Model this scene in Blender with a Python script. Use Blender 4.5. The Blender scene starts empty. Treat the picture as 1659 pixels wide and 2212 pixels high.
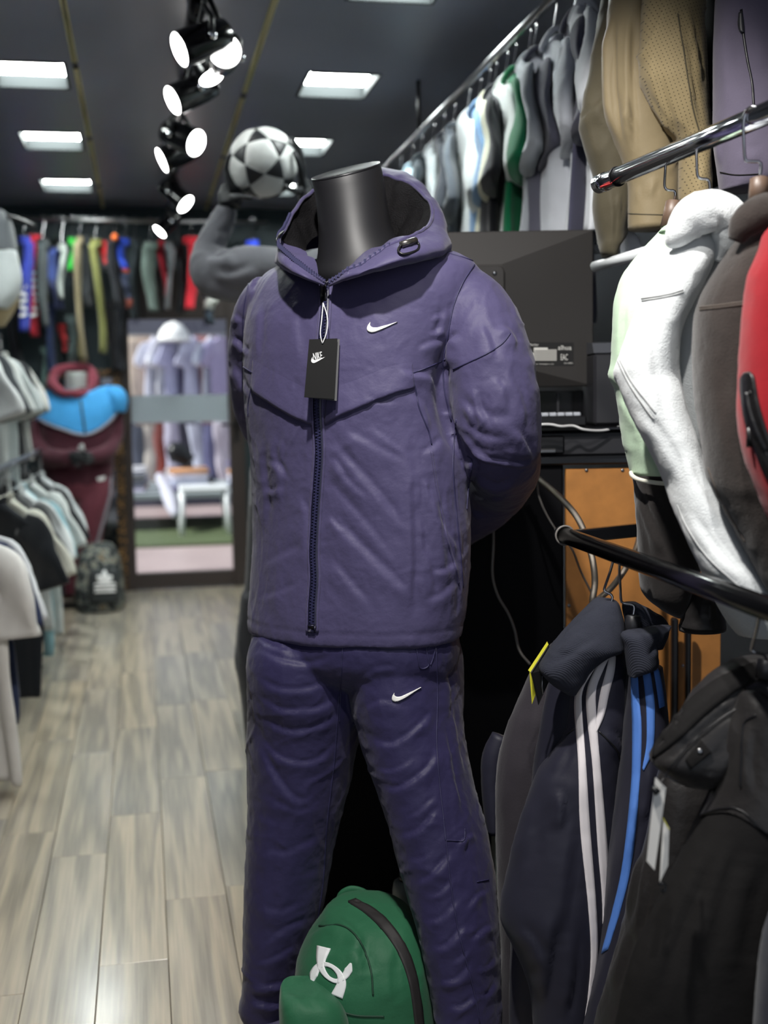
import bpy, math, random
import numpy as np
from mathutils import Vector, Matrix
from mathutils.bvhtree import BVHTree

SC = bpy.context.scene
COL = SC.collection
PI = math.pi

# ------------------------------------------------------------------ camera
PW, PH, FPX = 1659.0, 2212.0, 2600.0
YAW, PITCH, ROLL = 0.19673684, 0.09171076, math.radians(-1.0)
EYE = np.array([0.0, 0.0, 1.17])
_cy, _sy, _cp, _sp = math.cos(YAW), math.sin(YAW), math.cos(PITCH), math.sin(PITCH)
FWD = np.array([_sy*_cp, _cy*_cp, -_sp])
_r0 = np.array([_cy, -_sy, 0.0]); _u0 = np.cross(_r0, FWD)
RGT = math.cos(ROLL)*_r0 + math.sin(ROLL)*_u0
UPV = -math.sin(ROLL)*_r0 + math.cos(ROLL)*_u0
cam_data = bpy.data.cameras.new('camera')
cam_data.sensor_fit = 'VERTICAL'; cam_data.sensor_height = 36.0; cam_data.sensor_width = 27.0
cam_data.lens = FPX/PH*36.0
cam_data.clip_start = 0.05; cam_data.clip_end = 200
cam_data.dof.use_dof = True
cam_data.dof.focus_distance = 1.98
cam_data.dof.aperture_fstop = 2.9
cam = bpy.data.objects.new('camera', cam_data); COL.objects.link(cam)
cam.matrix_world = Matrix(((RGT[0], UPV[0], -FWD[0], EYE[0]), (RGT[1], UPV[1], -FWD[1], EYE[1]),
                           (RGT[2], UPV[2], -FWD[2], EYE[2]), (0, 0, 0, 1)))
SC.camera = cam

# ------------------------------------------------------------------ world, lights, exposure
vs = SC.view_settings
vs.view_transform = 'Standard'; vs.look = 'None'; vs.gamma = 1.0; vs.use_curve_mapping = False
vs.exposure = 0.0
world = bpy.data.worlds.new('sky'); SC.world = world; world.use_nodes = True
_bg = world.node_tree.nodes['Background']
_bg.inputs[0].default_value = (0.80, 0.88, 1.0, 1); _bg.inputs[1].default_value = 0.8

def spot(name, loc, target, watts, angle, radius=0.03, blend=0.4, color=(1, 0.97, 0.93)):
    l = bpy.data.lights.new(name, 'SPOT'); l.energy = watts; l.spot_size = math.radians(angle)
    l.spot_blend = blend; l.shadow_soft_size = radius; l.color = color
    o = bpy.data.objects.new(name, l); COL.objects.link(o); o.location = loc
    o.rotation_euler = (Vector(target)-Vector(loc)).to_track_quat('-Z', 'Y').to_euler()
    return o
# ceiling spots over the entrance behind the photographer, turned on the display and the right racks
spot('display_spot_light', (0.14, 1.30, 2.36), (0.32, 2.12, 1.05), 135, 88)
_sun = bpy.data.lights.new('street_sun', 'SUN'); _sun.energy = 8.0; _sun.angle = math.radians(.6); _sun.color = (1, .97, .93)
_so = bpy.data.objects.new('street_sun', _sun); COL.objects.link(_so); _so.rotation_euler = Vector((.75, .10, -.65)).to_track_quat('-Z', 'Y').to_euler()
spot('rack_spot_light', (0.30, 0.80, 2.36), (0.98, 1.72, .85), 46, 60)

# ------------------------------------------------------------------ pixel -> place helpers (used to take positions and outlines)
def ray(px, py):
    return FWD + RGT*((px-PW/2)/FPX) + UPV*((PH/2-py)/FPX)
def at(px, py, d): return EYE + ray(px, py)*d
def at_z(px, py, z):
    r = ray(px, py); return EYE + r*((z-EYE[2])/r[2])
def at_y(px, py, y):
    r = ray(px, py); return EYE + r*(y/r[1])
def at_x(px, py, x):
    r = ray(px, py); return EYE + r*(x/r[0])
def project(V):
    v = np.asarray(V)-EYE; d = v@FWD
    return np.stack([PW/2+FPX*(v@RGT)/d, PH/2-FPX*(v@UPV)/d, d], -1)
_fh = np.array([FWD[0], FWD[1], 0]); _fh /= np.linalg.norm(_fh)
RH = np.array([_fh[1], -_fh[0], 0.0])

# ------------------------------------------------------------------ object helpers
ORG = {}
def tag(o, label=None, cat=None, group=None, kind=None):
    if label: o['label'] = label
    if cat: o['category'] = cat
    if group: o['group'] = group
    if kind: o['kind'] = kind
    return o
def thing(name, label, cat, loc, group=None):
    o = bpy.data.objects.new(name, None); COL.objects.link(o)
    o.empty_display_size = 0.05
    o.location = [float(c) for c in loc]; ORG[o] = np.array(loc, float)
    return tag(o, label, cat, group)
def mk(name, V, F, mat, parent=None, smooth=True, label=None):
    V = np.asarray(V, float)
    off = ORG[parent] if parent is not None else np.zeros(3)
    me = bpy.data.meshes.new(name)
    me.from_pydata((V-off).tolist(), [], F if isinstance(F, list) else F.tolist())
    if smooth: me.polygons.foreach_set('use_smooth', [True]*len(me.polygons))
    me.update()
    o = bpy.data.objects.new(name, me); COL.objects.link(o)
    if parent is not None: o.parent = parent
    ORG[o] = off.copy()
    if mat is not None: me.materials.append(mat)
    if label: o['label'] = label
    return o
def struct(name, V, F, mat, parent=None, smooth=False):
    o = mk(name, V, F, mat, parent, smooth); o['kind'] = 'structure'; return o

# mesh pieces: each returns (V, F)
def join(*ps):
    V = []; F = []; n = 0
    for v, f in ps:
        V.append(np.asarray(v, float)); F += [[i+n for i in q] for q in (f if isinstance(f, list) else f.tolist())]; n += len(v)
    return np.concatenate(V), F
def box(lo, hi):
    x0, y0, z0 = lo; x1, y1, z1 = hi
    V = np.array([[x0,y0,z0],[x1,y0,z0],[x1,y1,z0],[x0,y1,z0],[x0,y0,z1],[x1,y0,z1],[x1,y1,z1],[x0,y1,z1]], float)
    return V, [[3,2,1,0],[4,5,6,7],[0,1,5,4],[1,2,6,5],[2,3,7,6],[3,0,4,7]]
def bbox(lo, hi, b=0.004):
    """box with all edges chamfered"""
    lo = np.array(lo, float); hi = np.array(hi, float); b = min(b, 0.45*float((hi-lo).min()))
    V = []; idx = {}
    for sx in (0, 1):
        for sy in (0, 1):
            for sz in (0, 1):
                c = np.array([hi[0] if sx else lo[0], hi[1] if sy else lo[1], hi[2] if sz else lo[2]])
                s = np.array([1 if sx else -1, 1 if sy else -1, 1 if sz else -1])*b
                for a in range(3):
                    m = -s.copy(); m[a] = 0
                    idx[(sx, sy, sz, a)] = len(V); V.append(c+m)
    F = []
    g = lambda sx, sy, sz, a: idx[(sx, sy, sz, a)]
    for s in (0, 1):
        q = [g(s,0,0,0), g(s,1,0,0), g(s,1,1,0), g(s,0,1,0)]; F.append(q if s else q[::-1])
        q = [g(0,s,0,1), g(0,s,1,1), g(1,s,1,1), g(1,s,0,1)]; F.append(q if s else q[::-1])
        q = [g(0,0,s,2), g(1,0,s,2), g(1,1,s,2), g(0,1,s,2)]; F.append(q if s else q[::-1])
    for s in (0, 1):
        for t in (0, 1):
            fl = (s == t)
            q = [g(s,t,0,0), g(s,t,1,0), g(s,t,1,1), g(s,t,0,1)]; F.append(q if fl else q[::-1])
            q = [g(s,0,t,2), g(s,1,t,2), g(s,1,t,0), g(s,0,t,0)]; F.append(q if fl else q[::-1])
            q = [g(0,s,t,1), g(1,s,t,1), g(1,s,t,2), g(0,s,t,2)]; F.append(q if fl else q[::-1])
    for sx in (0, 1):
        for sy in (0, 1):
            for sz in (0, 1):
                q = [g(sx,sy,sz,0), g(sx,sy,sz,1), g(sx,sy,sz,2)]; F.append(q if (sx+sy+sz) % 2 else q[::-1])
    return np.array(V), F
def frame_pts(V, o, ax, ay, az):
    """local (x,y,z) -> world with the given axes"""
    V = np.asarray(V, float); return np.asarray(o)+V[:, :1]*ax+V[:, 1:2]*ay+V[:, 2:3]*az
def loft(rings, cap0=True, cap1=True, closed=True):
    R = np.asarray(rings, float); m, n = R.shape[:2]
    V = R.reshape(-1, 3); F = []
    for i in range(m-1):
        for j in range(n if closed else n-1):
            k = (j+1) % n
            F.append([i*n+j, i*n+k, (i+1)*n+k, (i+1)*n+j])
    if closed:
        if cap0: F.append(list(range(n))[::-1])
        if cap1: F.append([(m-1)*n+j for j in range(n)])
        if cap0 and cap1:                                   # keep outsides outside
            q = np.array([f for f in F if len(f) == 4]); c = V.mean(0); a, b, d, e = (V[q[:, k]]-c for k in range(4))
            if ((np.cross(a, b)*d).sum()+(np.cross(a, d)*e).sum()) < 0: F = [f[::-1] for f in F]
    return V, F
def norm(v):
    return v/max(1e-12, np.linalg.norm(v))
def spline(P, n):
    """Catmull-Rom through rows of P, n samples"""
    P = np.asarray(P, float)
    if P.ndim == 1: P = P[:, None]
    m = len(P); Q = np.vstack([2*P[0]-P[1], P, 2*P[-1]-P[-2]])
    t = np.linspace(0, m-1-1e-9, n); i = t.astype(int); f = (t-i)[:, None]
    p0, p1, p2, p3 = Q[i], Q[i+1], Q[i+2], Q[i+3]
    return 0.5*((2*p1)+(-p0+p2)*f+(2*p0-5*p1+4*p2-p3)*f**2+(-p0+3*p1-3*p2+p3)*f**3)
def arcspline(P, n, sub=12):
    S = spline(P, max(n, len(P)*sub)); d = np.r_[0, np.cumsum(np.linalg.norm(np.diff(S[:, :3], axis=0), axis=1))]
    t = np.linspace(0, d[-1], n); return np.stack([np.interp(t, d, S[:, k]) for k in range(S.shape[1])], 1)
def tube(P, r, n=10, cap=True, flat=1.0, up=None, closed=False):
    P = np.asarray(P, float); m = len(P); r = np.broadcast_to(np.asarray(r, float), (m,))
    T = np.gradient(P, axis=0)
    if closed: T = np.roll(P, -1, 0)-np.roll(P, 1, 0)
    T /= np.maximum(1e-9, np.linalg.norm(T, axis=1))[:, None]
    u = np.array([0, 0, 1.0]) if up is None else np.asarray(up, float)
    if abs(u@T[0]) > 0.95: u = np.array([1.0, 0, 0])
    rings = []
    a = np.arange(n)*2*PI/n
    u = norm(u-T[0]*(u@T[0]))
    for i in range(m):
        u = norm(u-T[i]*(u@T[i])); w = np.cross(T[i], u)
        rings.append(P[i]+r[i]*(np.cos(a)[:, None]*u+flat*np.sin(a)[:, None]*w))
    if closed: rings.append(rings[0]); return loft(rings, False, False)
    return loft(rings, cap, cap)
def cyl(p0, p1, r0, r1=None, n=20):
    r1 = r0 if r1 is None else r1
    return tube([p0, p1], [r0, r1], n)
def lathe(o, ax, prof, n=28):
    """profile rows (h along ax, r)"""
    ax = norm(np.asarray(ax, float)); u = np.array([1.0, 0, 0]) if abs(ax[0]) < .9 else np.array([0, 1.0, 0])
    u = norm(u-ax*(u@ax)); w = np.cross(ax, u); a = np.arange(n)*2*PI/n
    return loft([np.asarray(o)+ax*h+r*(np.cos(a)[:, None]*u+np.sin(a)[:, None]*w) for h, r in prof])
def sgn(x, e): return np.sign(x)*np.abs(x)**e
def ring(c, a, b, heading=0.0, n=64, e=1.0, axr=None, axf=None):
    """horizontal super-ellipse: a across, b front to back; heading turns it towards image-left"""
    if axr is None:
        ch, sh = math.cos(heading), math.sin(heading)
        fr = -_fh*ch-RH*sh; sd = RH*ch-_fh*sh
    else: fr, sd = axf, axr
    t = np.arange(n)*2*PI/n
    return np.asarray(c)+a*sgn(np.cos(t), e)[:, None]*sd+b*sgn(np.sin(t), e)[:, None]*(-fr)
def rowloft(rows, m=None, heading=0.0, ratio=0.6, n=64, e=0.92, thick=None, cap=True):
    """rows: (py, xleft, xright, depth[, half thickness]); rings are level, as wide as the outline taken from the photo"""
    Rw = np.array(rows, float); m = m or len(rows)*6
    S = arcspline(np.c_[Rw[:, 0]/100, Rw[:, 1]/100, Rw[:, 2]/100, Rw[:, 3:]], m)
    k = math.sqrt(math.cos(heading)**2+(ratio*math.sin(heading))**2)
    rings = []
    for s in S:
        py, xl, xr, d = s[0]*100, s[1]*100, s[2]*100, s[3]
        c = at((xl+xr)/2, py, d); h = (xr-xl)/2*d/FPX
        a = h/k; b = s[4] if len(s) > 4 else a*ratio
        rings.append(ring(c, a, b, heading, n, e))
    return loft(rings, cap, cap)
def pathtube(pts, m=None, n=32, flat=1.0, up=None, cap=True):
    """pts: (px, py, depth, radius in px)"""
    P = np.array([list(at(p[0], p[1], p[2]))+[p[3]*p[2]/FPX] for p in pts])
    S = arcspline(P, m or len(pts)*6)
    return tube(S[:, :3], S[:, 3], n, cap, flat, up)
def polyP(pts, n=None):
    """(px,py,depth) -> smooth world path"""
    P = np.array([at(*p) for p in pts]); return arcspline(P, n) if n else P

# ------------------------------------------------------------------ noise and sculpting
def _hash(ix, iy, iz, seed):
    h = (ix*374761393+iy*668265263+iz*2147483647+seed*144665) & 0xffffffff
    h = ((h ^ (h >> 13))*1274126177) & 0xffffffff
    return ((h ^ (h >> 16)) & 0xffff)/65535.0
def vnoise(P, seed=0):
    P = np.asarray(P, float); i = np.floor(P).astype(np.int64); f = P-i; f = f*f*f*(f*(f*6-15)+10)
    out = 0
    for dx in (0, 1):
        for dy in (0, 1):
            for dz in (0, 1):
                w = (f[:, 0] if dx else 1-f[:, 0])*(f[:, 1] if dy else 1-f[:, 1])*(f[:, 2] if dz else 1-f[:, 2])
                out = out+w*_hash(i[:, 0]+dx, i[:, 1]+dy, i[:, 2]+dz, seed)
    return out*2-1
def ridge(P, seed=0): return 1-2*np.abs(vnoise(P, seed))
def crease(P, sc, seed, w=.07):
    """sparse long creases where a warped noise crosses zero"""
    P = np.asarray(P, float); q = P*sc; q = q+.5*np.stack([vnoise(q*.8, seed+1), vnoise(q*.8, seed+2), vnoise(q*.8, seed+3)], 1)
    n = vnoise(q, seed); m = np.clip(vnoise(q*.45, seed+5)*1.6+.35, 0, 1)
    return np.exp(-(n/w)**2)*m*np.where(n > 0, 1, .8)
def tri(F):
    return F
def normals(V, F):
    N = np.zeros_like(V); A = {}
    for q in F: A.setdefault(len(q), []).append(q)
    for k, qs in A.items():
        if k > 4: continue
        q = np.array(qs); n = np.cross(V[q[:, 1]]-V[q[:, 0]], V[q[:, 2]]-V[q[:, 0]])
        if k == 4: n = n+np.cross(V[q[:, 2]]-V[q[:, 0]], V[q[:, 3]]-V[q[:, 0]])
        for c in range(k): np.add.at(N, q[:, c], n)
    return N/np.maximum(1e-12, np.linalg.norm(N, axis=1))[:, None]
def relax(V, F, it=3, f=0.5):
    E = set()
    for q in F:
        if len(q) > 4: continue
        for a, b in zip(q, q[1:]+q[:1]): E.add((min(a, b), max(a, b)))
    E = np.array(list(E)); cnt = np.zeros(len(V)); np.add.at(cnt, E[:, 0], 1); np.add.at(cnt, E[:, 1], 1)
    for _ in range(it):
        S = np.zeros_like(V); np.add.at(S, E[:, 0], V[E[:, 1]]); np.add.at(S, E[:, 1], V[E[:, 0]])
        V = V+f*(S/np.maximum(1, cnt)[:, None]-V)
    return V
def strokes(V, N, S, minface=0.02):
    """folds: (polyline px, width px, height m[, lean]) raised on the surface facing the viewer of the photo"""
    p = project(V); view = V-EYE; view /= np.linalg.norm(view, axis=1)[:, None]
    face = np.clip((-(N*view).sum(1)-minface)/0.25, 0, 1)
    D = np.zeros(len(V))
    for s in S:
        L = arcspline(np.array(s[0], float), max(6, 5*len(s[0]))) if len(s[0]) > 2 else np.array(s[0], float)
        w, A = s[1], s[2]; lean = s[3] if len(s) > 3 else 0.5
        lo = L.min(0)-4*w; hi = L.max(0)+4*w
        sel = np.where((p[:, 0] > lo[0]) & (p[:, 0] < hi[0]) & (p[:, 1] > lo[1]) & (p[:, 1] < hi[1]) & (face > 0))[0]
        if len(sel) == 0: continue
        q = p[sel, :2]; best = np.full(len(sel), 1e9); sd = np.zeros(len(sel)); tt = np.zeros(len(sel))
        seg = len(L)-1
        for i in range(seg):
            a, b = L[i], L[i+1]; ab = b-a; l2 = max(1e-9, ab@ab)
            t = np.clip(((q-a)@ab)/l2, 0, 1); dv = q-(a+t[:, None]*ab); dd = np.hypot(dv[:, 0], dv[:, 1])
            c = (ab[0]*dv[:, 1]-ab[1]*dv[:, 0])/math.sqrt(l2)
            u = dd < best; best[u] = dd[u]; sd[u] = np.sign(c[u])*dd[u]; tt[u] = (i+t[u])/seg
        endt = np.clip(np.minimum(tt, 1-tt)*3.2, 0, 1); endt = endt*endt*(3-2*endt)
        x = sd/w
        prof = np.where(x > 0, np.exp(-(x/2.2)**2), np.exp(-(x/.6)**2))
        D[sel] += A*face[sel]*endt*(prof-lean*np.exp(-((x+1.15)/.55)**2))
    return D
def remesh(pieces, voxel, it=4):
    V, F = join(*pieces)
    me = bpy.data.meshes.new('tmp'); me.from_pydata(V.tolist(), [], F); me.update()
    o = bpy.data.objects.new('tmp', me); COL.objects.link(o)
    m = o.modifiers.new('r', 'REMESH'); m.mode = 'VOXEL'; m.voxel_size = voxel
    dg = bpy.context.evaluated_depsgraph_get(); ev = o.evaluated_get(dg); em = ev.to_mesh()
    n = len(em.vertices); A = np.empty(n*3, np.float32); em.vertices.foreach_get('co', A)
    Fq = [list(p.vertices) for p in em.polygons]
    ev.to_mesh_clear(); bpy.data.objects.remove(o); bpy.data.meshes.remove(me)
    V = A.reshape(-1, 3).astype(float)
    return relax(V, Fq, it), Fq
def bvh(*ps):
    V, F = join(*ps); return BVHTree.FromPolygons([tuple(v) for v in V], F)
def cast(tree, px, py):
    r = norm(ray(px, py)); h = tree.ray_cast(Vector(EYE), Vector(r))
    if h[0] is None: return None
    return np.array(h[0]), np.array(h[1]), h[3]
def band(L, R, tree, n=50, m=3, off=0.0015, lip=True, sm=True, dflt=2.0):
    """strip between two outlines (px) laid on a surface"""
    L = arcspline(np.array(L, float), n) if sm else np.array([np.interp(np.linspace(0, 1, n), np.linspace(0, 1, len(L)), np.array(L, float)[:, k]) for k in (0, 1)]).T
    R = arcspline(np.array(R, float), n) if sm else np.array([np.interp(np.linspace(0, 1, n), np.linspace(0, 1, len(R)), np.array(R, float)[:, k]) for k in (0, 1)]).T
    G = np.zeros((n, m+1, 3)); D = np.full((n, m+1), np.nan); NN = np.zeros((n, m+1, 3))
    for i in range(n):
        for j in range(m+1):
            q = L[i]+(R[i]-L[i])*j/m; h = cast(tree, *q)
            G[i, j, :2] = q
            if h is not None:
                D[i, j] = (h[0]-EYE)@FWD; NN[i, j] = h[1] if h[1]@FWD < 0 else -h[1]
    ok = ~np.isnan(D)
    if ok.any():
        ii = np.argwhere(ok)
        for i, j in np.argwhere(~ok):
            k = ii[np.argmin(np.abs(ii[:, 0]-i)*3+np.abs(ii[:, 1]-j))]; D[i, j] = D[k[0], k[1]]; NN[i, j] = NN[k[0], k[1]]
    else: D[:] = dflt; NN[:] = -FWD
    P = np.zeros((n, m+1, 3))
    for i in range(n):
        for j in range(m+1): P[i, j] = at(G[i, j, 0], G[i, j, 1], D[i, j])
    off = off if callable(off) else (lambda i, j, o=off: o)
    O = np.array([[off(i/(n-1), j/m) for j in range(m+1)] for i in range(n)])
    T = P+NN*O[:, :, None]
    if lip:
        T = np.concatenate([P[:, :1]-NN[:, :1]*0.001, T, P[:, -1:]-NN[:, -1:]*0.001], 1)
        T = np.concatenate([T[:1]*0+np.concatenate([P[:1, :1], P[:1], P[:1, -1:]], 1), T, np.concatenate([P[-1:, :1], P[-1:], P[-1:, -1:]], 1)], 0)
    V, F = loft(T, closed=False)
    return V, F
def seam(pts, tree, r=0.0012, n=60, off=0.0005, k=6):
    L = arcspline(np.array(pts, float), n); P = []
    for q in L:
        h = cast(tree, *q)
        if h is not None:
            nn = h[1] if h[1]@FWD < 0 else -h[1]; P.append(h[0]+nn*off)
    if len(P) < 3: return np.zeros((0, 3)), []
    return tube(P, r, k)
def text(body, mat, parent, p0, p1, height, name='lettering', shear=0.0, upv=None, depth=0.0006, width=None):
    """flat raised lettering from p0 (left base) towards p1"""
    cu = bpy.data.curves.new('t', 'FONT'); cu.body = body; cu.size = 1.0; cu.shear = shear; cu.resolution_u = 3
    o = bpy.data.objects.new('t', cu); COL.objects.link(o)
    dg = bpy.context.evaluated_depsgraph_get(); me = o.evaluated_get(dg).to_mesh()
    V = np.array([v.co[:] for v in me.vertices]); F = [list(p.vertices) for p in me.polygons]
    o.evaluated_get(dg).to_mesh_clear(); bpy.data.objects.remove(o); bpy.data.curves.remove(cu)
    V[:, 0] -= V[:, 0].min(); V[:, 1] -= V[:, 1].min()
    ax = norm(np.asarray(p1)-np.asarray(p0)); up = np.array(upv if upv is not None else UPV, float); up = norm(up-ax*(up@ax))
    nn = np.cross(ax, up); L = np.linalg.norm(np.asarray(p1)-np.asarray(p0)) if width is None else width
    V = frame_pts(np.c_[V[:, 0]*L/max(1e-6, V[:, 0].max()), V[:, 1]*height/max(1e-6, V[:, 1].max()), np.full(len(V), depth)], p0, ax, up, nn)
    return mk(name, V, F, mat, parent, False)

# ------------------------------------------------------------------ materials
def C(r, g, b):
    f = lambda c: (c/255/12.92 if c/255 <= .04045 else ((c/255+.055)/1.055)**2.4)
    return (f(r), f(g), f(b), 1)
MATS = {}
def mat(name, col, rough=0.6, metal=0.0, spec=0.5, bump=None, var=None, sheen=0.0, emit=None, coat=0.0, alpha=None, weave=None):
    """bump: (scale, strength, distance); var: (scale, amount) soft tone variation"""
    if name in MATS: return MATS[name]
    m = bpy.data.materials.new(name); m.use_nodes = True; MATS[name] = m
    nt = m.node_tree; b = nt.nodes['Principled BSDF']
    b.inputs['Base Color'].default_value = col; b.inputs['Roughness'].default_value = rough
    b.inputs['Metallic'].default_value = metal; b.inputs['Specular IOR Level'].default_value = spec
    b.inputs['Sheen Weight'].default_value = sheen; b.inputs['Coat Weight'].default_value = coat
    if emit: b.inputs['Emission Color'].default_value = emit[0]; b.inputs['Emission Strength'].default_value = emit[1]
    tc = nt.nodes.new('ShaderNodeTexCoord')
    h = None
    if bump:
        for k, (sc, st, di) in enumerate(bump if isinstance(bump[0], tuple) else (bump,)):
            nz = nt.nodes.new('ShaderNodeTexNoise'); nz.inputs['Scale'].default_value = sc; nz.inputs['Detail'].default_value = 3
            nt.links.new(tc.outputs['Object'], nz.inputs['Vector'])
            bp = nt.nodes.new('ShaderNodeBump'); bp.inputs['Strength'].default_value = st; bp.inputs['Distance'].default_value = di
            nt.links.new(nz.outputs['Fac'], bp.inputs['Height'])
            if h: nt.links.new(h.outputs['Normal'], bp.inputs['Normal'])
            h = bp
    if weave:
        wv = nt.nodes.new('ShaderNodeTexWave'); wv.inputs['Scale'].default_value = weave[0]; wv.bands_direction = weave[2] if len(weave) > 2 else 'Z'
        nt.links.new(tc.outputs['Object'], wv.inputs['Vector'])
        bp = nt.nodes.new('ShaderNodeBump'); bp.inputs['Strength'].default_value = weave[1]; bp.inputs['Distance'].default_value = 0.001
        nt.links.new(wv.outputs['Fac'], bp.inputs['Height'])
        if h: nt.links.new(h.outputs['Normal'], bp.inputs['Normal'])
        h = bp
    if h: nt.links.new(h.outputs['Normal'], b.inputs['Normal'])
    if var:
        nz = nt.nodes.new('ShaderNodeTexNoise'); nz.inputs['Scale'].default_value = var[0]; nz.inputs['Detail'].default_value = 5
        nt.links.new(tc.outputs['Object'], nz.inputs['Vector'])
        mr = nt.nodes.new('ShaderNodeMapRange'); mr.inputs['From Min'].default_value = .3; mr.inputs['From Max'].default_value = .7
        mr.inputs['To Min'].default_value = 1-var[1]; mr.inputs['To Max'].default_value = 1+var[1]
        nt.links.new(nz.outputs['Fac'], mr.inputs['Value'])
        mx = nt.nodes.new('ShaderNodeMix'); mx.data_type = 'RGBA'; mx.blend_type = 'MULTIPLY'; mx.inputs[0].default_value = 1
        mx.inputs[6].default_value = col; nt.links.new(mr.outputs['Result'], mx.inputs[7]); nt.links.new(mx.outputs[2], b.inputs['Base Color'])
    return m
def cloth(name, rgb, rough=0.85, bump=(260, 0.25, 0.0015), var=(14, 0.06), sheen=0.15, spec=0.25):
    return mat(name, C(*rgb), rough, 0, spec, bump, var, sheen)
# ================================================================== ROOM
random.seed(4)
YB = 7.78; ZC = 2.40; XL = -1.30; XR = 1.62; YF = -0.9
m_black_wall = mat('charcoal wall paint', C(52, 55, 64), .75, bump=(30, .1, .002))
m_ceiling = mat('haze lifted satin ceiling', C(116, 119, 133), .38, 0, .35, bump=(3.0, .08, .01), var=(1.2, .12))  # base grey raised to stand in for lens haze over the ceiling
m_under = mat('dark underlay', C(60, 55, 48), .9)
m_gold = mat('pale gold strip', C(232, 222, 162), .5)
m_goldjoint = mat('brown strip joint', C(70, 62, 52), .5)
m_blk = mat('black plastic', C(18, 18, 21), .38, 0, .5)
m_blkgloss = mat('black gloss metal', C(10, 10, 12), .18, 0, .6)
m_chrome = mat('chrome', C(205, 207, 212), .12, 1.0)
m_steel = mat('brushed steel', C(150, 150, 152), .32, 1.0)
m_white_gloss = mat('white gloss', C(220, 224, 226), .3)
m_panel = mat('lit diffuser', C(255, 255, 255), .5, emit=((0.93, 1.0, 0.97, 1), 52.0))
m_recess = mat('grey recess lining', C(40, 43, 44), .7, 0, .1)
m_lens = mat('lit lamp lens', C(255, 255, 255), .4, emit=((1, .99, .97, 1), 22.0))

# ---- floor of separate wood-look planks
def plank_material():
    m = bpy.data.materials.new('grey oak plank'); m.use_nodes = True; nt = m.node_tree; N = nt.nodes; L = nt.links
    b = N['Principled BSDF']; tc = N.new('ShaderNodeTexCoord'); oi = N.new('ShaderNodeObjectInfo')
    cm = N.new('ShaderNodeCombineXYZ'); mu = N.new('ShaderNodeMath'); mu.operation = 'MULTIPLY'; mu.inputs[1].default_value = 37.0
    L.new(oi.outputs['Random'], mu.inputs[0]); L.new(mu.outputs[0], cm.inputs[2]); L.new(mu.outputs[0], cm.inputs[0])
    add = N.new('ShaderNodeVectorMath'); add.operation = 'ADD'; L.new(tc.outputs['Object'], add.inputs[0]); L.new(cm.outputs[0], add.inputs[1])
    mp = N.new('ShaderNodeMapping'); mp.inputs['Scale'].default_value = (12, .7, 1); L.new(add.outputs[0], mp.inputs[0])
    n1 = N.new('ShaderNodeTexNoise'); n1.inputs['Scale'].default_value = 1.0; n1.inputs['Detail'].default_value = 2; n1.inputs['Distortion'].default_value = .25; L.new(mp.outputs[0], n1.inputs[0])
    wv = N.new('ShaderNodeMath'); wv.operation = 'MULTIPLY'; wv.inputs[1].default_value = 26; L.new(n1.outputs['Fac'], wv.inputs[0])
    sn = N.new('ShaderNodeMath'); sn.operation = 'SINE'; L.new(wv.outputs[0], sn.inputs[0])
    mp2 = N.new('ShaderNodeMapping'); mp2.inputs['Scale'].default_value = (150, 4, 1); L.new(add.outputs[0], mp2.inputs[0])
    n2 = N.new('ShaderNodeTexNoise'); n2.inputs['Scale'].default_value = 1.0; n2.inputs['Detail'].default_value = 4; L.new(mp2.outputs[0], n2.inputs[0])
    r1 = N.new('ShaderNodeMapRange'); r1.inputs['From Min'].default_value = -1; r1.inputs['To Min'].default_value = 0; L.new(sn.outputs[0], r1.inputs[0])
    mixf = N.new('ShaderNodeMix'); mixf.inputs[0].default_value = .62; L.new(r1.outputs[0], mixf.inputs[2]); L.new(n2.outputs['Fac'], mixf.inputs[3])
    cr = N.new('ShaderNodeValToRGB'); e = cr.color_ramp.elements
    e[0].position = .22; e[0].color = C(133, 128, 119); e[1].position = .78; e[1].color = C(186, 176, 158)
    L.new(mixf.outputs[0], cr.inputs[0])
    tn = N.new('ShaderNodeValToRGB'); t = tn.color_ramp.elements; tn.color_ramp.interpolation = 'LINEAR'
    t[0].color = (.84, .86, .88, 1); t[1].color = (1.08, 1.02, .92, 1); L.new(oi.outputs['Random'], tn.inputs[0])
    mx = N.new('ShaderNodeMix'); mx.data_type = 'RGBA'; mx.blend_type = 'MULTIPLY'; mx.inputs[0].default_value = 1
    L.new(cr.outputs[0], mx.inputs[6]); L.new(tn.outputs[0], mx.inputs[7]); L.new(mx.outputs[2], b.inputs['Base Color'])
    b.inputs['Roughness'].default_value = .34; b.inputs['Specular IOR Level'].default_value = .5; b.inputs['Coat Weight'].default_value = .55; b.inputs['Coat Roughness'].default_value = .16
    n3 = N.new('ShaderNodeTexNoise'); n3.inputs['Scale'].default_value = 14; L.new(tc.outputs['Object'], n3.inputs[0])
    bp = N.new('ShaderNodeBump'); bp.inputs['Strength'].default_value = .12; bp.inputs['Distance'].default_value = .004; L.new(n3.outputs['Fac'], bp.inputs['Height'])
    b2 = N.new('ShaderNodeBump'); b2.inputs['Strength'].default_value = .12; b2.inputs['Distance'].default_value = .001; L.new(n2.outputs['Fac'], b2.inputs['Height'])
    L.new(bp.outputs[0], b2.inputs['Normal']); L.new(b2.outputs[0], b.inputs['Normal'])
    return m
m_plank = plank_material()
floor = struct('floor', *box((XL, YF, -.06), (XR, YB+.1, -.009)), m_under)
ORG[floor] = np.zeros(3)
PWD, PLN = 0.1435, 0.945
x0 = -0.2715
_jt = {0: 3.158, 1: at_z(300, 1758, 0)[1], 2: at_z(430, 1937, 0)[1], 3: at_z(520, 1660, 0)[1], -1: at_z(60, 1800, 0)[1], -2: 3.5}
_pm = {}
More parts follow.
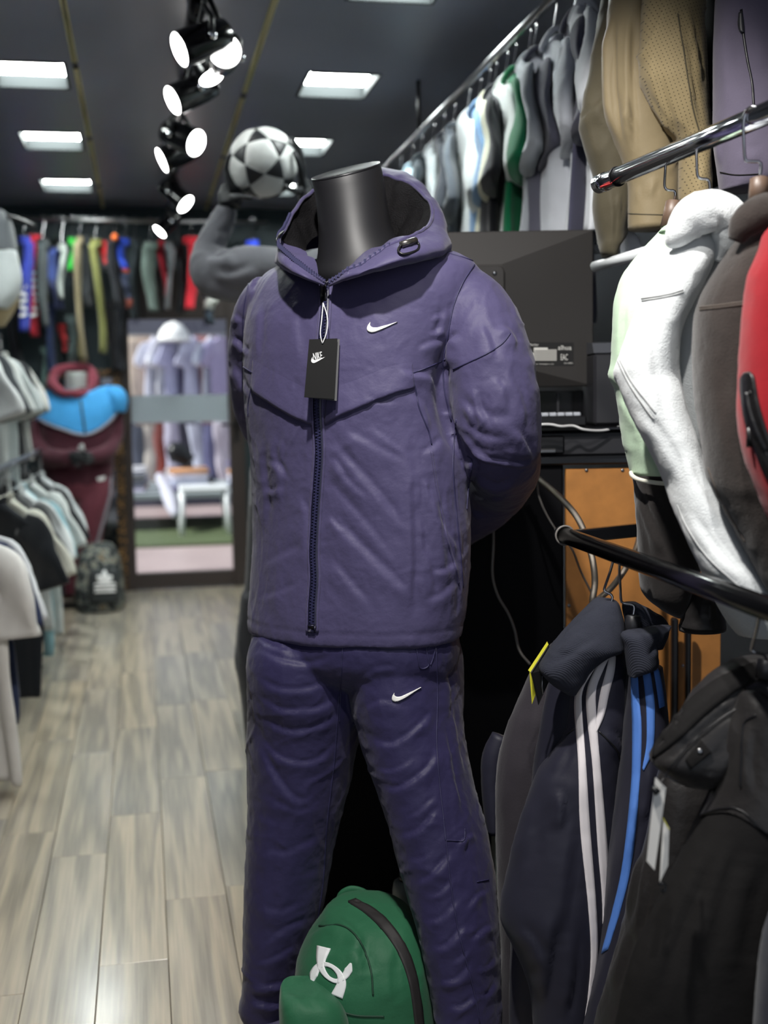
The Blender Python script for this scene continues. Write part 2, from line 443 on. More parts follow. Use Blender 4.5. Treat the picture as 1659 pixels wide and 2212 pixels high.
for k in range(-7, 13):
    xa = x0+k*PWD; ph = (_jt[k] if k in _jt else random.uniform(0, PLN)) % PLN
    y = ph-PLN+1.2 - (1.2 % PLN)
    while y < YB:
        ya, yb = max(y, 1.55), min(y+PLN, YB-.03)
        if yb-ya > .05:
            key = round(yb-ya, 3)
            if key not in _pm:
                V, F = bbox((-PWD/2+.0006, -(yb-ya)/2+.0006, -.009), (PWD/2-.0006, (yb-ya)/2-.0006, 0), .0012)
                me = bpy.data.meshes.new('plank'); me.from_pydata(V.tolist(), [], F); me.materials.append(m_plank); _pm[key] = me
            o = bpy.data.objects.new('plank', _pm[key]); COL.objects.link(o); o.parent = floor
            o.location = (xa+PWD/2, (ya+yb)/2, random.uniform(-.0004, .0004))
        y += PLN

# ---- ceiling with recessed square light panels
PANX = [(-.505, -.222), (.652, .938)]
PANY = [(3.40, 3.77), (4.58, 4.95), (5.72, 6.10), (6.88, 7.26)]
xs = [XL-.1, *PANX[0], *PANX[1], XR+.1]; ys = [YF-.5]+[v for p in PANY for v in p]+[YB+.1]
cp = []
for i in range(len(xs)-1):
    for j in range(len(ys)-1):
        if (i in (1, 3)) and (j in (1, 3, 5, 7)): continue
        cp.append(box((xs[i], ys[j], ZC), (xs[i+1], ys[j+1], ZC+.09)))
struct('ceiling', *join(*cp), m_ceiling)
_rown = ['nearest', 'second', 'third', 'farthest']
for i, (xa, xb) in enumerate(PANX):
    for j, (ya, yb) in enumerate(PANY):
        side = 'left' if i == 0 else 'right'
        t = thing('ceiling_light', f'square recessed ceiling light panel, {_rown[j]} of the four on the {side} side', 'light', ((xa+xb)/2, (ya+yb)/2, ZC), 'recessed ceiling lights')
        w = .012; z0 = ZC-.003; z1 = ZC+.062
        mk('frame', *join(bbox((xa+.001, ya+.001, z0-.003), (xa+w, yb-.001, z1)), bbox((xb-w, ya+.001, z0-.003), (xb-.001, yb-.001, z1)),
                          bbox((xa+w, ya+.001, z0-.003), (xb-w, ya+w, z1)), bbox((xa+w, yb-w, z0-.003), (xb-w, yb-.001, z1))), m_recess, t, False)
        mk('diffuser', *box((xa+w, ya+w, ZC+.045), (xb-w, yb-w, ZC+.058)), m_panel, t, False)
for n, X in ((1, -.190), (2, .445)):
    g = bpy.data.objects.new(f'trim_{n}', None); COL.objects.link(g); g['kind'] = 'structure'; ORG[g] = np.zeros(3)
    g['label'] = ('left' if n == 1 else 'right')+' thin gold strip running along the dark ceiling towards the back'
    y = 2.2 if n == 1 else 2.55
    while y < YB:
        ye = min(y+1.13, YB); mk('strip', *bbox((X-.010, y, ZC-.008), (X+.010, ye, ZC+.004), .003), m_gold, g)
        if ye < YB: mk('joint', *bbox((X-.009, ye, ZC-.006), (X+.009, ye+.09, ZC+.003), .002), m_goldjoint, g)
        y = ye+.09

# ---- walls
DX0, DX1 = at_y(287, 1000, YB)[0], at_y(497, 1000, YB)[0]        # glass opening
DXa, DXb = DX0-.085, DX1+.095
DZ = 2.03; GZ0 = .105
struct('wall_left', *box((XL-.1, YF, -.06), (XL, YB+.1, ZC)), m_black_wall)
struct('wall_right', *box((XR, YF, -.06), (XR+.1, YB+.1, ZC)), m_black_wall)
m_teal = mat('dark teal paint', C(30, 48, 54), .6)
struct('wall_back', *join(box((XL, YB, 0), (DXa, YB+.1, ZC)), box((DXb, YB, 0), (XR, YB+.1, ZC)), box((DXa, YB, DZ), (DXb, YB+.1, ZC))), m_teal)
m_brown = mat('dark brown door frame', C(52, 43, 40), .45)
g = thing('door_1', 'brown framed glass door in the back wall looking out on a stall', 'door', (DXa, YB, 0)); g['kind'] = 'structure'
mk('stile', *bbox((DXa, YB-.05, 0), (DX0, YB+.03, DZ)), m_brown, g, False)
mk('stile', *bbox((DX1, YB-.05, 0), (DXb, YB+.03, DZ)), m_brown, g, False)
mk('bottom_rail', *bbox((DX0, YB-.045, 0.012), (DX1, YB+.025, GZ0)), m_brown, g, False)
ZG = at_y(390, 690, YB)[2]
mk('transom', *bbox((DX0, YB-.045, ZG), (DX1, YB+.025, DZ)), m_brown, g, False)
def glass_mat():
    m = bpy.data.materials.new('clear pane'); m.use_nodes = True; nt = m.node_tree; nt.nodes.remove(nt.nodes['Principled BSDF'])
    tr = nt.nodes.new('ShaderNodeBsdfTransparent'); tr.inputs[0].default_value = (.93, .95, .95, 1)
    gl = nt.nodes.new('ShaderNodeBsdfGlossy'); gl.inputs['Roughness'].default_value = .02; fr = nt.nodes.new('ShaderNodeFresnel'); fr.inputs[0].default_value = 1.45
    mx = nt.nodes.new('ShaderNodeMixShader'); nt.links.new(fr.outputs[0], mx.inputs[0]); nt.links.new(tr.outputs[0], mx.inputs[1]); nt.links.new(gl.outputs[0], mx.inputs[2])
    nt.links.new(mx.outputs[0], nt.nodes['Material Output'].inputs[0]); return m
m_glass = glass_mat()
mk('pane', *box((DX0, YB-.012, GZ0), (DX1, YB-.006, ZG)), m_glass, g, False)
hx = DX1+.045
hn = mk('handle', *join(bbox((hx-.014, YB-.062, .93), (hx+.014, YB-.05, 1.14), .004), tube([(hx, YB-.06, 1.04), (hx, YB-.10, 1.04), (hx-.10, YB-.10, 1.04)], .009, 10)), m_blk, g)
# frosted grey band fixed across the glass
m_band = mat('grey film', C(150, 160, 168), .5)
zb0, zb1 = at_y(390, 912, YB)[2], at_y(390, 853, YB)[2]
mk('film_band', *box((DX0+.002, YB-.015, zb0), (DX1-.002, YB-.012, zb1)), m_band, g, False)

# ---- spot lamps on the track
XT = at_z(420, 60, ZC-.05)[0]
t = thing('lamp_track', 'black ceiling track carrying the cluster of spot lamps', 'lamp track', (XT, 5, ZC))
mk('rail', *bbox((XT-.018, 2.2, ZC-.035), (XT+.018, 7.3, ZC-.001)), m_blkgloss, t, False)
def spotlamp(px, py, d, axis, L, r, label, lit=True):
    c = at(px, py, d); ax = norm(axis[0]*RGT+axis[1]*UPV-axis[2]*FWD)
    t = thing('spot_lamp', label, 'lamp', c, 'track spot lamps')
    mk('housing', *lathe(c, -ax, [(.012, r*.80), (.0, r*.97), (-.004, r), (.002, r*1.03), (.02, r*1.04), (L*.75, r*1.0), (L, r*.86), (L+.012, r*.5)], 28), m_blkgloss, t)
    mk('lens', *lathe(c, ax, [(-.006, r*.9), (.0, r*.93), (.003, r*.6), (.004, r*.05)], 28), m_lens if lit else m_recess, t)
    b = c-ax*L*.55; top = np.array([XT, b[1], ZC-.035]); k = norm(np.cross(ax, [0, 0, 1.0]))
    mid = b+np.array([0, 0, r*1.3])
    mk('bracket', *join(tube([b+k*r*1.05, b+k*r*1.1+np.array([0, 0, r]), mid+k*.0+np.array([0, 0, .03]), top+np.array([0, 0, .004])], .009, 8),
                        tube([b-k*r*1.05, b-k*r*1.1+np.array([0, 0, r]), mid+np.array([0, 0, .03])], .009, 8),
                        cyl(top-np.array([0, .05, .012]), top+np.array([0, .05, -.012]), .02)), m_blk, t)
    for sg in (1, -1): mk('knob', *lathe(b+sg*k*r*1.04, sg*k, [(0, .011), (.012, .012), (.016, .006)], 12), m_chrome, t)
spotlamp(388, 107, 3.30, (-.80, -.46, .40), .15, .048, 'black spot lamp highest left in the cluster, lit face turned down left')
spotlamp(486, 110, 3.36, (.22, -.15, .96), .15, .047, 'black spot lamp facing the viewer, brightest round disc of the cluster')
spotlamp(457, 168, 3.62, (.42, -.88, .20), .14, .040, 'black spot lamp pointing steeply down below the brightest disc')
spotlamp(373, 217, 3.75, (-.76, -.50, .42), .15, .046, 'black spot lamp second from top on the left, bronze knob above its lens')
spotlamp(424, 309, 4.45, (.80, -.42, .43), .15, .050, 'black spot lamp turned right, halfway down the row, beside the ball')
spotlamp(350, 346, 4.70, (-.84, -.46, .28), .15, .050, 'black spot lamp turned left, halfway down the row')
spotlamp(401, 441, 6.10, (.72, -.66, .20), .16, .050, 'black spot lamp turned right, near the far end of the row')
spotlamp(345, 500, 6.9, (-.60, -.74, .30), .14, .042, 'small black spot lamp at the far end of the row above the hanging trousers')
# ================================================================== FRONT MANNEQUIN, JACKET, TRACK PANTS
HD = math.radians(27)
FR = -_fh*math.cos(HD)-RH*math.sin(HD)          # where the chest faces
SD = RH*math.cos(HD)-_fh*math.sin(HD)
D0 = 2.20
MB = at(760, 1500, D0); MB = np.array([MB[0], MB[1], 0.0])

def fabric_nylon(name, rgb, rough=.42):
    m = mat(name, C(*rgb), rough, 0, .24, ((34, .22, .006), (130, .20, .0025), (700, .12, .0006)), (9, .05), .10)
    return m
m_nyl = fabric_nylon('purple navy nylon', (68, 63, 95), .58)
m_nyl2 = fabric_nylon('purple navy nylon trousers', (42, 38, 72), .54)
m_nyl_seam = mat('navy seam thread', C(40, 37, 72), .6)
m_zip = mat('dark navy zip', C(24, 24, 48), .45)
m_mesh_lin = mat('black mesh lining', C(16, 15, 17), .7, 0, .15, (420, .9, .003), (60, .3))
m_manq = mat('satin black mannequin', C(26, 26, 29), .48, 0, .4, (900, .05, .0005))
m_white_emb = mat('white embroidery', C(238, 236, 228), .55, bump=(600, .3, .0008))

# ---- mannequin: torso core, neck with slanted cap, feet
mq = thing('display_mannequin', 'headless glossy black display mannequin wearing the purple navy tracksuit', 'mannequin', MB)
def neckring(L, R, d, dep, rise, n=48):
    l, r = at(*L, d), at(*R, d); c = (l+r)/2; a = (r-l)/2
    bv = _fh*dep+np.array([0, 0, rise]); t = np.arange(n)*2*PI/n
    return c+np.cos(t)[:, None]*a+np.sin(t)[:, None]*bv
nr = [neckring((690, 640), (1000, 640), 2.24, .12, .0), neckring((672, 600), (930, 590), 2.22, .095, .004), neckring((683, 565), (880, 545), 2.22, .08, .006), neckring((688, 520), (850, 500), 2.22, .070, .008),
      neckring((686, 470), (838, 448), 2.22, .064, .012), neckring((681, 425), (831, 398), 2.22, .061, .015), neckring((675, 396), (824, 362), 2.22, .060, .017),
      neckring((673.5, 390), (822, 355), 2.22, .0595, .0175)]
S = [arcspline(np.array([q[k] for q in nr[:-1]]), 26) for k in range(48)]
rings = [[S[k][i] for k in range(48)] for i in range(26)]+[nr[-1]]
V, F = loft(rings, True, False); mk('neck', V, F, m_manq, mq)
cap = [neckring((673.5, 390), (822, 355), 2.22, .0595, .0175), neckring((672, 387.5), (821.5, 352), 2.22, .0605, .0178), neckring((672.5, 385.5), (821, 350), 2.22, .060, .0178), neckring((675, 385), (818.5, 350.5), 2.22, .058, .017)]
mk('neck_cap', *loft(cap), mat('black cap', C(30, 30, 33), .3, bump=(40, .12, .002), var=(25, .15)), mq)
for nm, cx, d in (('foot', 588, 2.25), ('foot', 1018, 2.07)):
    b = at(cx, 2240, d); b[2] = 0
    rows = []
    for s, w, h in ((-.07, .028, .03), (-.05, .036, .05), (0, .04, .06), (.04, .04, .045), (.08, .042, .034), (.12, .038, .026), (.14, .02, .018)):
        c = b+FR*(s*.55-.015); t = np.arange(24)*2*PI/24
        rows.append(c+np.cos(t)[:, None]*w*SD+np.array([0, 0, 1])*(h/2+.001+np.sin(t)[:, None]*h/2))
    mk(nm, *loft(rows), m_manq, mq)
    mk('ankle', *cyl(b+[0, 0, .04], b+[0, 0, .11], .036, .036), m_manq, mq)

# ---- jacket body and sleeves grown as one cloth surface
torso = rowloft([(536, 700, 900, 2.24, .06), (548, 655, 950, 2.23, .085), (566, 600, 1000, 2.22, .10), (590, 558, 1026, 2.21, .112), (640, 538, 1020, 2.2, .125),
                 (700, 527, 1000, 2.2, .138), (800, 526, 984, 2.2, .145), (900, 533, 984, 2.2, .143), (1000, 541, 1002, 2.2, .14), (1100, 545, 1008, 2.2, .138),
                 (1200, 541, 1008, 2.2, .138), (1300, 536, 1001, 2.2, .14), (1345, 535, 993, 2.2, .14), (1366, 536, 990, 2.2, .139)], 70, HD, .6, 96, .95)
armR = pathtube([(965, 622, 2.19, 62), (1012, 662, 2.14, 80), (1048, 740, 2.11, 91), (1066, 830, 2.09, 94), (1072, 905, 2.09, 94), (1080, 965, 2.11, 87), (1090, 1004, 2.17, 76),
                 (1078, 1040, 2.28, 72), (1020, 1090, 2.37, 72), (940, 1140, 2.42, 64), (880, 1170, 2.45, 56)], 60, 48)
armL = pathtube([(592, 640, 2.27, 58), (558, 690, 2.31, 56), (545, 760, 2.35, 53), (548, 830, 2.38, 50), (560, 890, 2.42, 50), (600, 960, 2.46, 50), (680, 1040, 2.47, 48)], 36, 40)
JV, JF = remesh([torso, armR, armL], .0042, 5)
JN = normals(JV, JF)
J_folds = [
    ([(985, 925), (1015, 980), (1055, 1002), (1110, 1012), (1160, 1012)], 9, -.010, .2), ([(970, 735), (962, 800), (962, 860), (975, 920), (1000, 985)], 10, -.016, .1), ([(1012, 985), (1022, 1010), (1014, 1050)], 7, .008),
    # left chest to hem, long soft diagonals
    ([(700, 945), (760, 1015), (820, 1085), (880, 1170)], 14, .0042), ([(706, 985), (742, 1035), (800, 1090)], 9, .003), ([(720, 990), (735, 1010), (748, 1030)], 5, .003),
    ([(700, 1105), (760, 1175), (830, 1245), (900, 1310)], 16, .0042), ([(708, 1205), (750, 1262), (800, 1320)], 12, .003), ([(710, 1115), (730, 1140), (745, 1150)], 6, .003),
    ([(725, 930), (830, 985), (890, 1020)], 14, .003), ([(790, 920), (850, 965), (885, 995)], 8, .002), ([(700, 1040), (780, 1130), (860, 1230)], 11, .0022),
    ([(892, 970), (884, 1080), (886, 1200), (880, 1350)], 11, .005), ([(905, 985), (935, 975), (965, 945)], 10, .004),
    ([(905, 1000), (930, 1080), (950, 1180), (965, 1290)], 12, .004), ([(940, 1050), (950, 1130), (990, 1200)], 9, .005), ([(925, 1240), (965, 1235), (992, 1212)], 8, .004),
    ([(915, 1305), (955, 1290), (988, 1255)], 9, .003), ([(900, 1150), (925, 1230), (930, 1310)], 9, .003), ([(895, 1010), (905, 1060), (900, 1110)], 5, .003), ([(905, 1110), (912, 1160), (908, 1200)], 5, .003), ([(920, 1030), (925, 1090)], 4, .003),
    # right chest crumples (image left)
    ([(600, 925), (590, 980), (605, 1025), (600, 1090)], 9, .0035), ([(575, 1000), (600, 1010), (622, 1045)], 8, .003), ([(612, 950), (604, 1000)], 7, .0025),
    ([(570, 1060), (596, 1065), (612, 1050)], 7, .004), ([(560, 1240), (600, 1215), (650, 1190), (670, 1165)], 13, .002), ([(550, 1300), (610, 1285), (660, 1260)], 10, .0018),
    ([(640, 1060), (660, 1120), (655, 1200)], 10, .0025), ([(570, 930), (565, 1000), (572, 1080), (565, 1160)], 10, .004),
    # chest upper
    ([(850, 800), (885, 812), (930, 820), (950, 850)], 9, .004), ([(870, 850), (910, 880), (930, 940)], 11, .004), ([(940, 740), (955, 700), (965, 660)], 8, .004),
    ([(900, 760), (935, 745), (962, 742)], 8, .004), ([(930, 690), (958, 680)], 5, .004), ([(925, 725), (958, 712)], 5, .004), ([(780, 850), (800, 870), (870, 880)], 9, .002),
    ([(560, 640), (556, 720), (552, 780)], 10, .003), ([(620, 660), (640, 740), (640, 800)], 16, .002),
    # raised arm sleeve: elbow fan and armpit pull
    ([(965, 800), (975, 745), (1000, 722)], 9, .010), ([(975, 850), (1010, 885), (1075, 915), (1125, 905)], 13, .003), ([(980, 895), (1030, 945), (1100, 960)], 11, .003),
    ([(985, 930), (1030, 975), (1080, 985)], 10, .0025), ([(1000, 965), (1060, 1000), (1120, 1010), (1155, 990)], 10, .007), ([(1035, 700), (1055, 740), (1062, 790)], 10, .004),
    ([(1080, 700), (1105, 730), (1110, 760)], 11, .005), ([(1060, 810), (1085, 850), (1090, 900)], 12, .004), ([(1020, 830), (1030, 880), (1060, 935)], 9, .004),
    ([(1090, 800), (1120, 860), (1130, 930)], 10, .003), ([(1100, 920), (1130, 960), (1145, 1000)], 9, .005), ([(1000, 870), (1020, 900), (1022, 930)], 7, .004),
    ([(1020, 1030), (1070, 1055), (1120, 1040)], 9, .006), ([(1012, 1075), (1060, 1080), (1105, 1065)], 8, .004), ([(1015, 1110), (1050, 1120)], 8, .004),
    # far sleeve
    ([(495, 735), (515, 745), (535, 770)], 8, .006), ([(500, 790), (520, 830), (533, 860)], 9, .006), ([(505, 680), (520, 700)], 8, .004),
]
_tw = np.array([[1, .0, .35], [0, 1, 0], [-.45, 0, .55]])
_q = JV*np.array([1, 1, .55])
D = strokes(JV, JN, J_folds)
D += .0020*vnoise(JV*np.array([11, 11, 7]), 3)+.0009*ridge(_q*24, 5)+.0006*ridge(JV*46+vnoise(JV*20, 8)[:, None], 6)+.0003*ridge(JV*95, 9)+.0014*crease(JV@_tw, 9, 301)+.0008*crease(JV@_tw, 19, 331, .09)
_p = project(JV)
_ss = lambda x: np.clip(x, 0, 1)**2*(3-2*np.clip(x, 0, 1))
_arm = _ss((_p[:, 0]-975)/40)*_ss((1010-_p[:, 1])/40)*_ss((_p[:, 1]-640)/80); _side = _ss((_p[:, 0]-870)/25)*_ss((_p[:, 1]-960)/60)*_ss((1010-_p[:, 0])/10)*_ss((1340-_p[:, 1])/40)
_w3 = .5*np.stack([vnoise(JV*9, 401), vnoise(JV*9, 402), vnoise(JV*9, 403)], 1)
D += _arm*(.0022*ridge(JV*np.array([20, 20, 11])+_w3, 404)+.0011*ridge(JV*np.array([44, 44, 24])+_w3, 405))+_side*(.0018*ridge(JV*np.array([34, 34, 7])+_w3, 406)+.0010*ridge(JV*np.array([70, 70, 16])+_w3, 407))
# stitched hem band: pressed in along the stitch line
_hz = np.abs((JV[:, 2]-at(760, 1338, D0)[2]))
D -= .0012*np.exp(-(_hz/.0032)**2)
_low = JV[:, 2] < at(760, 1330, D0)[2]
JV = JV+JN*D[:, None]; JV = relax(JV, JF, 1, .25)
def inpoly(p, poly):
    c = np.zeros(len(p), bool); poly = np.array(poly, float)
    for a, b in zip(poly, np.roll(poly, -1, 0)):
        k = (a[1] > p[:, 1]) != (b[1] > p[:, 1]); c ^= k & (p[:, 0] < (b[0]-a[0])*(p[:, 1]-a[1])/(b[1]-a[1]+1e-9)+a[0])
    return c
_kill = inpoly(_p, [(625, 556), (665, 590), (702, 618), (712, 618), (745, 600), (812, 580), (870, 560), (930, 542), (900, 470), (700, 470), (610, 530)]) & (_p[:, 2] < 2.3) & (JN[:, 2] > -.2)
JF = [q for q in JF if not _kill[q].any()]
jk = thing('windbreaker_jacket', 'purple navy hooded zip windbreaker with white tick logo on the front mannequin', 'jacket', MB+[0, 0, .75])
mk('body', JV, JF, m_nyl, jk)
JT = bvh((JV, JF))

# chest flaps along the V shaped yoke
def flap(edge, top, nm):
    n = 60
    V, F = band(edge, top, JT, n, 14, lambda u, v: ((.0080*(1-v)**1.3-.0012*v) if v > 0 else .0062)*min(1, .35+u*7, .35+(1-u)*7), lip=True)
    mk(nm, V, F, m_nyl, jk)
flap([(543, 838), (560, 853), (600, 880), (640, 903), (676, 918)], [(546, 760), (580, 780), (620, 800), (650, 815), (679, 825)], 'chest_flap')
flap([(702, 918), (730, 901), (770, 884), (830, 858), (865, 846), (895, 838)], [(706, 825), (740, 815), (780, 800), (830, 780), (860, 772), (890, 768)], 'chest_flap')
# seams
for pts in ([(526, 793), (538, 801), (549, 809), (545, 825), (543, 838)], [(543, 838), (537, 870), (536, 900)], [(962, 776), (925, 793), (886, 808)], [(886, 806), (890, 822), (897, 838), (905, 880), (925, 930), (932, 960)],
            [(1028, 567), (1000, 610), (980, 660), (968, 720), (957, 790), (962, 850), (975, 910)], [(944, 541), (990, 553), (1028, 567), (1042, 580)],
            [(540, 600), (526, 680), (524, 790)], [(979, 798), (1010, 784), (1050, 765), (1085, 742), (1102, 720)], [(986, 905), (978, 1000), (985, 1100), (995, 1200), (1000, 1270)],
            [(1010, 985), (1020, 1000), (1012, 1050), (1008, 1100)]):
    V, F = seam(pts, JT, .0013)
    if len(V): mk('seam', V, F, m_nyl_seam, jk)
V, F = seam([(932, 975), (945, 1060), (965, 1160), (985, 1230), (990, 1262)], JT, .0022); mk('pocket_edge', V, F, m_nyl, jk)

# zip: tape, two piped edges, teeth, slider
ZC_ = [(704, 612), (702, 680), (697, 735), (690, 800), (686, 880), (689, 940), (690, 990), (684, 1080), (680, 1150), (678, 1200), (680, 1250), (676, 1310), (675, 1366)]
V, F = band([(x-9, y) for x, y in ZC_], [(x+9, y) for x, y in ZC_], JT, 90, 3, .0022); mk('zip_tape', V, F, m_zip, jk)
for s in (-1, 1):
    V, F = seam([(x+s*11, y) for x, y in ZC_], JT, .0026, 120, .0008, 8); mk('zip_piping', V, F, m_nyl, jk)
L = arcspline(np.array(ZC_, float), 230); tv = []
for i, q in enumerate(L):
    h = cast(JT, q[0]+(1.6 if i % 2 else -1.6), q[1])
    if h is None: continue
    n_ = h[1] if h[1]@FWD < 0 else -h[1]; c = h[0]+n_*.003
    V, F = box((-.0030, -.0011, -.0014), (.0030, .0011, .0014)); tv.append((frame_pts(V, c, SD, np.array([0, 0, 1.0]), n_), F))
o = mk('zip_teeth', *join(*tv), mat('zip teeth', C(52, 52, 84), .3, 0, .6), jk, False); o['kind'] = 'stuff'
h = cast(JT, 676, 1358); c = h[0]; V, F = bbox((-.008, -.006, 0), (.008, .008, .007), .002)
mk('zip_stop', frame_pts(V, c, SD, np.array([0, 0, 1.0]), FR), F, m_zip, jk)
h = cast(JT, 703, 640); c = h[0]+FR*.004; V, F = bbox((-.006, -.022, 0), (.006, .022, .006), .002)
mk('zip_slider', frame_pts(V, c, SD, np.array([0, 0, 1.0]), FR), F, m_blk, jk)

# ---- tick logos
TU = [(760, 868), (757, 879), (761, 889), (772, 895), (792, 896), (815, 890), (855, 879), (897, 866)]
TL = [(760, 868), (747, 885), (742, 903), (750, 916), (770, 920), (800, 911), (850, 889), (897, 866)]
def tick(src, dst):
    A = np.c_[np.array(src, float), np.ones(3)]; M = np.linalg.solve(A, np.array(dst, float))
    f = lambda P: (np.c_[np.array(P, float), np.ones(len(P))]@M)
    return f(TU), f(TL)
cr1 = lambda x, y: (480+.42194*x, 330+.42194*y)
_src = [(760, 868), (897, 866), (750, 916)]
U, Lw = tick(_src, [cr1(*q) for q in _src]); V, F = band(Lw, U, JT, 60, 5, .0026)
mk('tick_logo', V, F, m_white_emb, jk)

# ---- hood lying open behind the neck, stand collar joined to the zip
# control points around the rim: (rim px,py,d), (outer bulge), (base on shoulders), (inner wall), (inner bottom)
HC = [  # start left of zip, round the back, to right of zip
    ((702, 612, 2.065), (700, 616, 2.058), (700, 619, 2.066), (701, 612, 2.075), (702, 605, 2.09)),
    ((668, 588, 2.045), (662, 602, 2.03), (672, 606, 2.08), (676, 588, 2.10), (690, 575, 2.12)),
    ((630, 558, 2.075), (622, 582, 2.06), (636, 592, 2.11), (642, 560, 2.125), (676, 552, 2.15)),
    ((603, 527, 2.115), (601, 564, 2.11), (606, 578, 2.16), (620, 535, 2.16), (662, 540, 2.18)),
    ((614, 500, 2.18), (600, 545, 2.20), (596, 568, 2.21), (634, 515, 2.20), (670, 530, 2.21)),
    ((636, 455, 2.24), (618, 500, 2.27), (605, 560, 2.27), (652, 478, 2.25), (680, 515, 2.25)),
    ((672, 415, 2.31), (655, 445, 2.36), (640, 545, 2.36), (686, 450, 2.30), (700, 500, 2.29)),
    ((740, 386, 2.36), (735, 400, 2.43), (730, 530, 2.42), (745, 425, 2.34), (750, 490, 2.33)),
    ((820, 380, 2.36), (835, 384, 2.44), (830, 525, 2.44), (815, 420, 2.345), (800, 490, 2.33)),
    ((880, 392, 2.31), (905, 404, 2.37), (900, 530, 2.38), (868, 430, 2.31), (840, 500, 2.29)),
    ((920, 425, 2.25), (948, 455, 2.27), (945, 540, 2.28), (905, 455, 2.26), (852, 520, 2.24)),
    ((934, 465, 2.19), (965, 510, 2.15), (968, 546, 2.20), (918, 490, 2.21), (850, 535, 2.19)),
    ((915, 500, 2.10), (955, 537, 2.06), (945, 556, 2.13), (895, 510, 2.16), (830, 545, 2.16)),
    ((868, 520, 2.045), (890, 557, 1.995), (880, 566, 2.09), (845, 522, 2.11), (795, 550, 2.13)),
    ((800, 553, 2.01), (815, 581, 1.985), (812, 585, 2.06), (790, 552, 2.08), (755, 560, 2.11)),
    ((748, 586, 2.015), (757, 600, 2.00), (752, 603, 2.05), (742, 584, 2.065), (726, 582, 2.09)),
    ((708, 612, 2.06), (710, 617, 2.052), (711, 620, 2.062), (709, 612, 2.072), (709, 605, 2.09))]
nu = 110
def hoodline(k): return arcspline(np.array([at(*c[k]) for c in HC]), nu)
rim, outb, base, inw, inb = [hoodline(k) for k in range(5)]
def between(A, B, Cc, n):  # quadratic through three loops
    return [(2*(t-.5)*(t-1))*A+(4*t*(1-t))*B+(2*t*(t-.5))*Cc for t in np.linspace(0, 1, n)]
rr = between(base, outb, rim, 16)
V, F = loft(rr, closed=False)
N = normals(V, F)
if (N*(V-V.mean(0))).sum() < 0: F = [q[::-1] for q in F]; N = -N
D = .004*vnoise(V*np.array([16, 16, 12]), 21)+.0022*ridge(V*30, 22)+.0009*ridge(V*60, 23)
Dm = np.tile(np.minimum(np.arange(nu), np.arange(nu)[::-1])/8, 16).clip(0, 1)
V = V+N*(D*Dm)[:, None]
mk('hood', V, F, m_nyl, jk)
HT = bvh((V, F))
edge = V.reshape(16, nu, 3)[-1]
# inside: collar facing (nylon) near the zip, mesh lining elsewhere
ri = between(edge, (edge*.45+inw*.55), inb, 12)
G = np.array(ri)
def innerpart(a, b, m_, nm):
    V, F = loft(G[:, a:b], closed=False); N = normals(V, F); V = V+N*(.013*vnoise(V*12, 31)+.009*ridge(V*20, 32))[:, None]*np.repeat(np.linspace(0, 1, 12), b-a)[:, None]
    mk(nm, V, F[::-1], m_, jk)
innerpart(0, 20, m_nyl, 'collar_facing'); innerpart(19, 88, m_mesh_lin, 'hood_lining'); innerpart(87, nu, m_nyl, 'collar_facing')
mk('hood_rim', *tube(edge, .0035, 10), m_nyl, jk)
# open zip teeth along both lapels
tv = []
for i in range(0, 27):
    for h2 in (0, .5):
        e = edge[i]*(1-h2)+edge[i+1]*h2; V, F = box((-.0020, -.0018, -.0042), (.0020, .0018, .0042)); tv.append((frame_pts(V, e+[0, 0, .003]+FR*.003, SD, FR, np.array([0, 0, 1.])), F))
for i in range(95, nu-1):
    e = edge[i]; V, F = box((-.0018, -.0016, -.0036), (.0018, .0016, .0036)); tv.append((frame_pts(V, e+[0, 0, .0]+FR*.003, SD, FR, np.array([0, 0, 1.])), F))
o = mk('open_zip_teeth', *join(*tv), mat('pale navy teeth', C(66, 66, 96), .4), jk, False); o['kind'] = 'stuff'
# cord lock at the right of the hood opening
c = at(880, 523, 2.055); cl = mk('cord_lock', *tube(polyP([(866, 529, 2.0), (882, 524, 2.005), (897, 519, 2.02)]), .0058, 12), mat('grey metal lock', C(120, 116, 112), .3, .9), jk)
mk('drawcord', *tube(polyP([(866, 529, 2.0), (860, 541, 1.99), (872, 549, 1.985), (900, 541, 2.0), (905, 529, 2.02), (897, 519, 2.02)], 30), .0022, 8), m_blk, jk)
mk('drawcord', *tube(polyP([(606, 530, 2.12), (598, 522, 2.11), (603, 508, 2.13), (612, 500, 2.16)], 20), .002, 8), m_blk, jk)

# ---- hang tag on its string
h = cast(JT, 694, 800); dT = (h[0]-EYE)@FWD-.030
T0, T1, T2, T3 = at(668, 733, dT+.006), at(729, 731, dT+.006), at(722, 862, dT-.006), at(657, 858, dT-.006)
ax = norm(T1-T0); dn = norm(T3-T0); nn = np.cross(dn, ax); nn = -nn if nn@FWD > 0 else nn
def card(name, q, th, m_, par): 
    q = np.array(q); V = np.r_[q, q-nn*th]; return mk(name, V, [[0, 1, 2, 3], [7, 6, 5, 4], [0, 4, 5, 1], [1, 5, 6, 2], [2, 6, 7, 3], [3, 7, 4, 0]], m_, par, False)
m_card = mat('black tag card', C(8, 8, 9), .6, 0, .15)
tg = card('hang_tag', [T0, T1, T2, T3], .0012, m_card, jk)
card('back_card', [T0+ax*.004-nn*.004, T1+ax*.0035-nn*.006, T2+ax*.004-nn*.006+dn*.002, T3+ax*.006-nn*.004], .001, mat('grey card edge', C(60, 60, 62), .5), tg)
m_wprint = mat('white print', C(235, 235, 235), .5)
def tagpt(px, py, o_=.0004): 
    r = ray(px, py); return EYE+r*(((T0-EYE)@nn)/(r@nn))+nn*o_
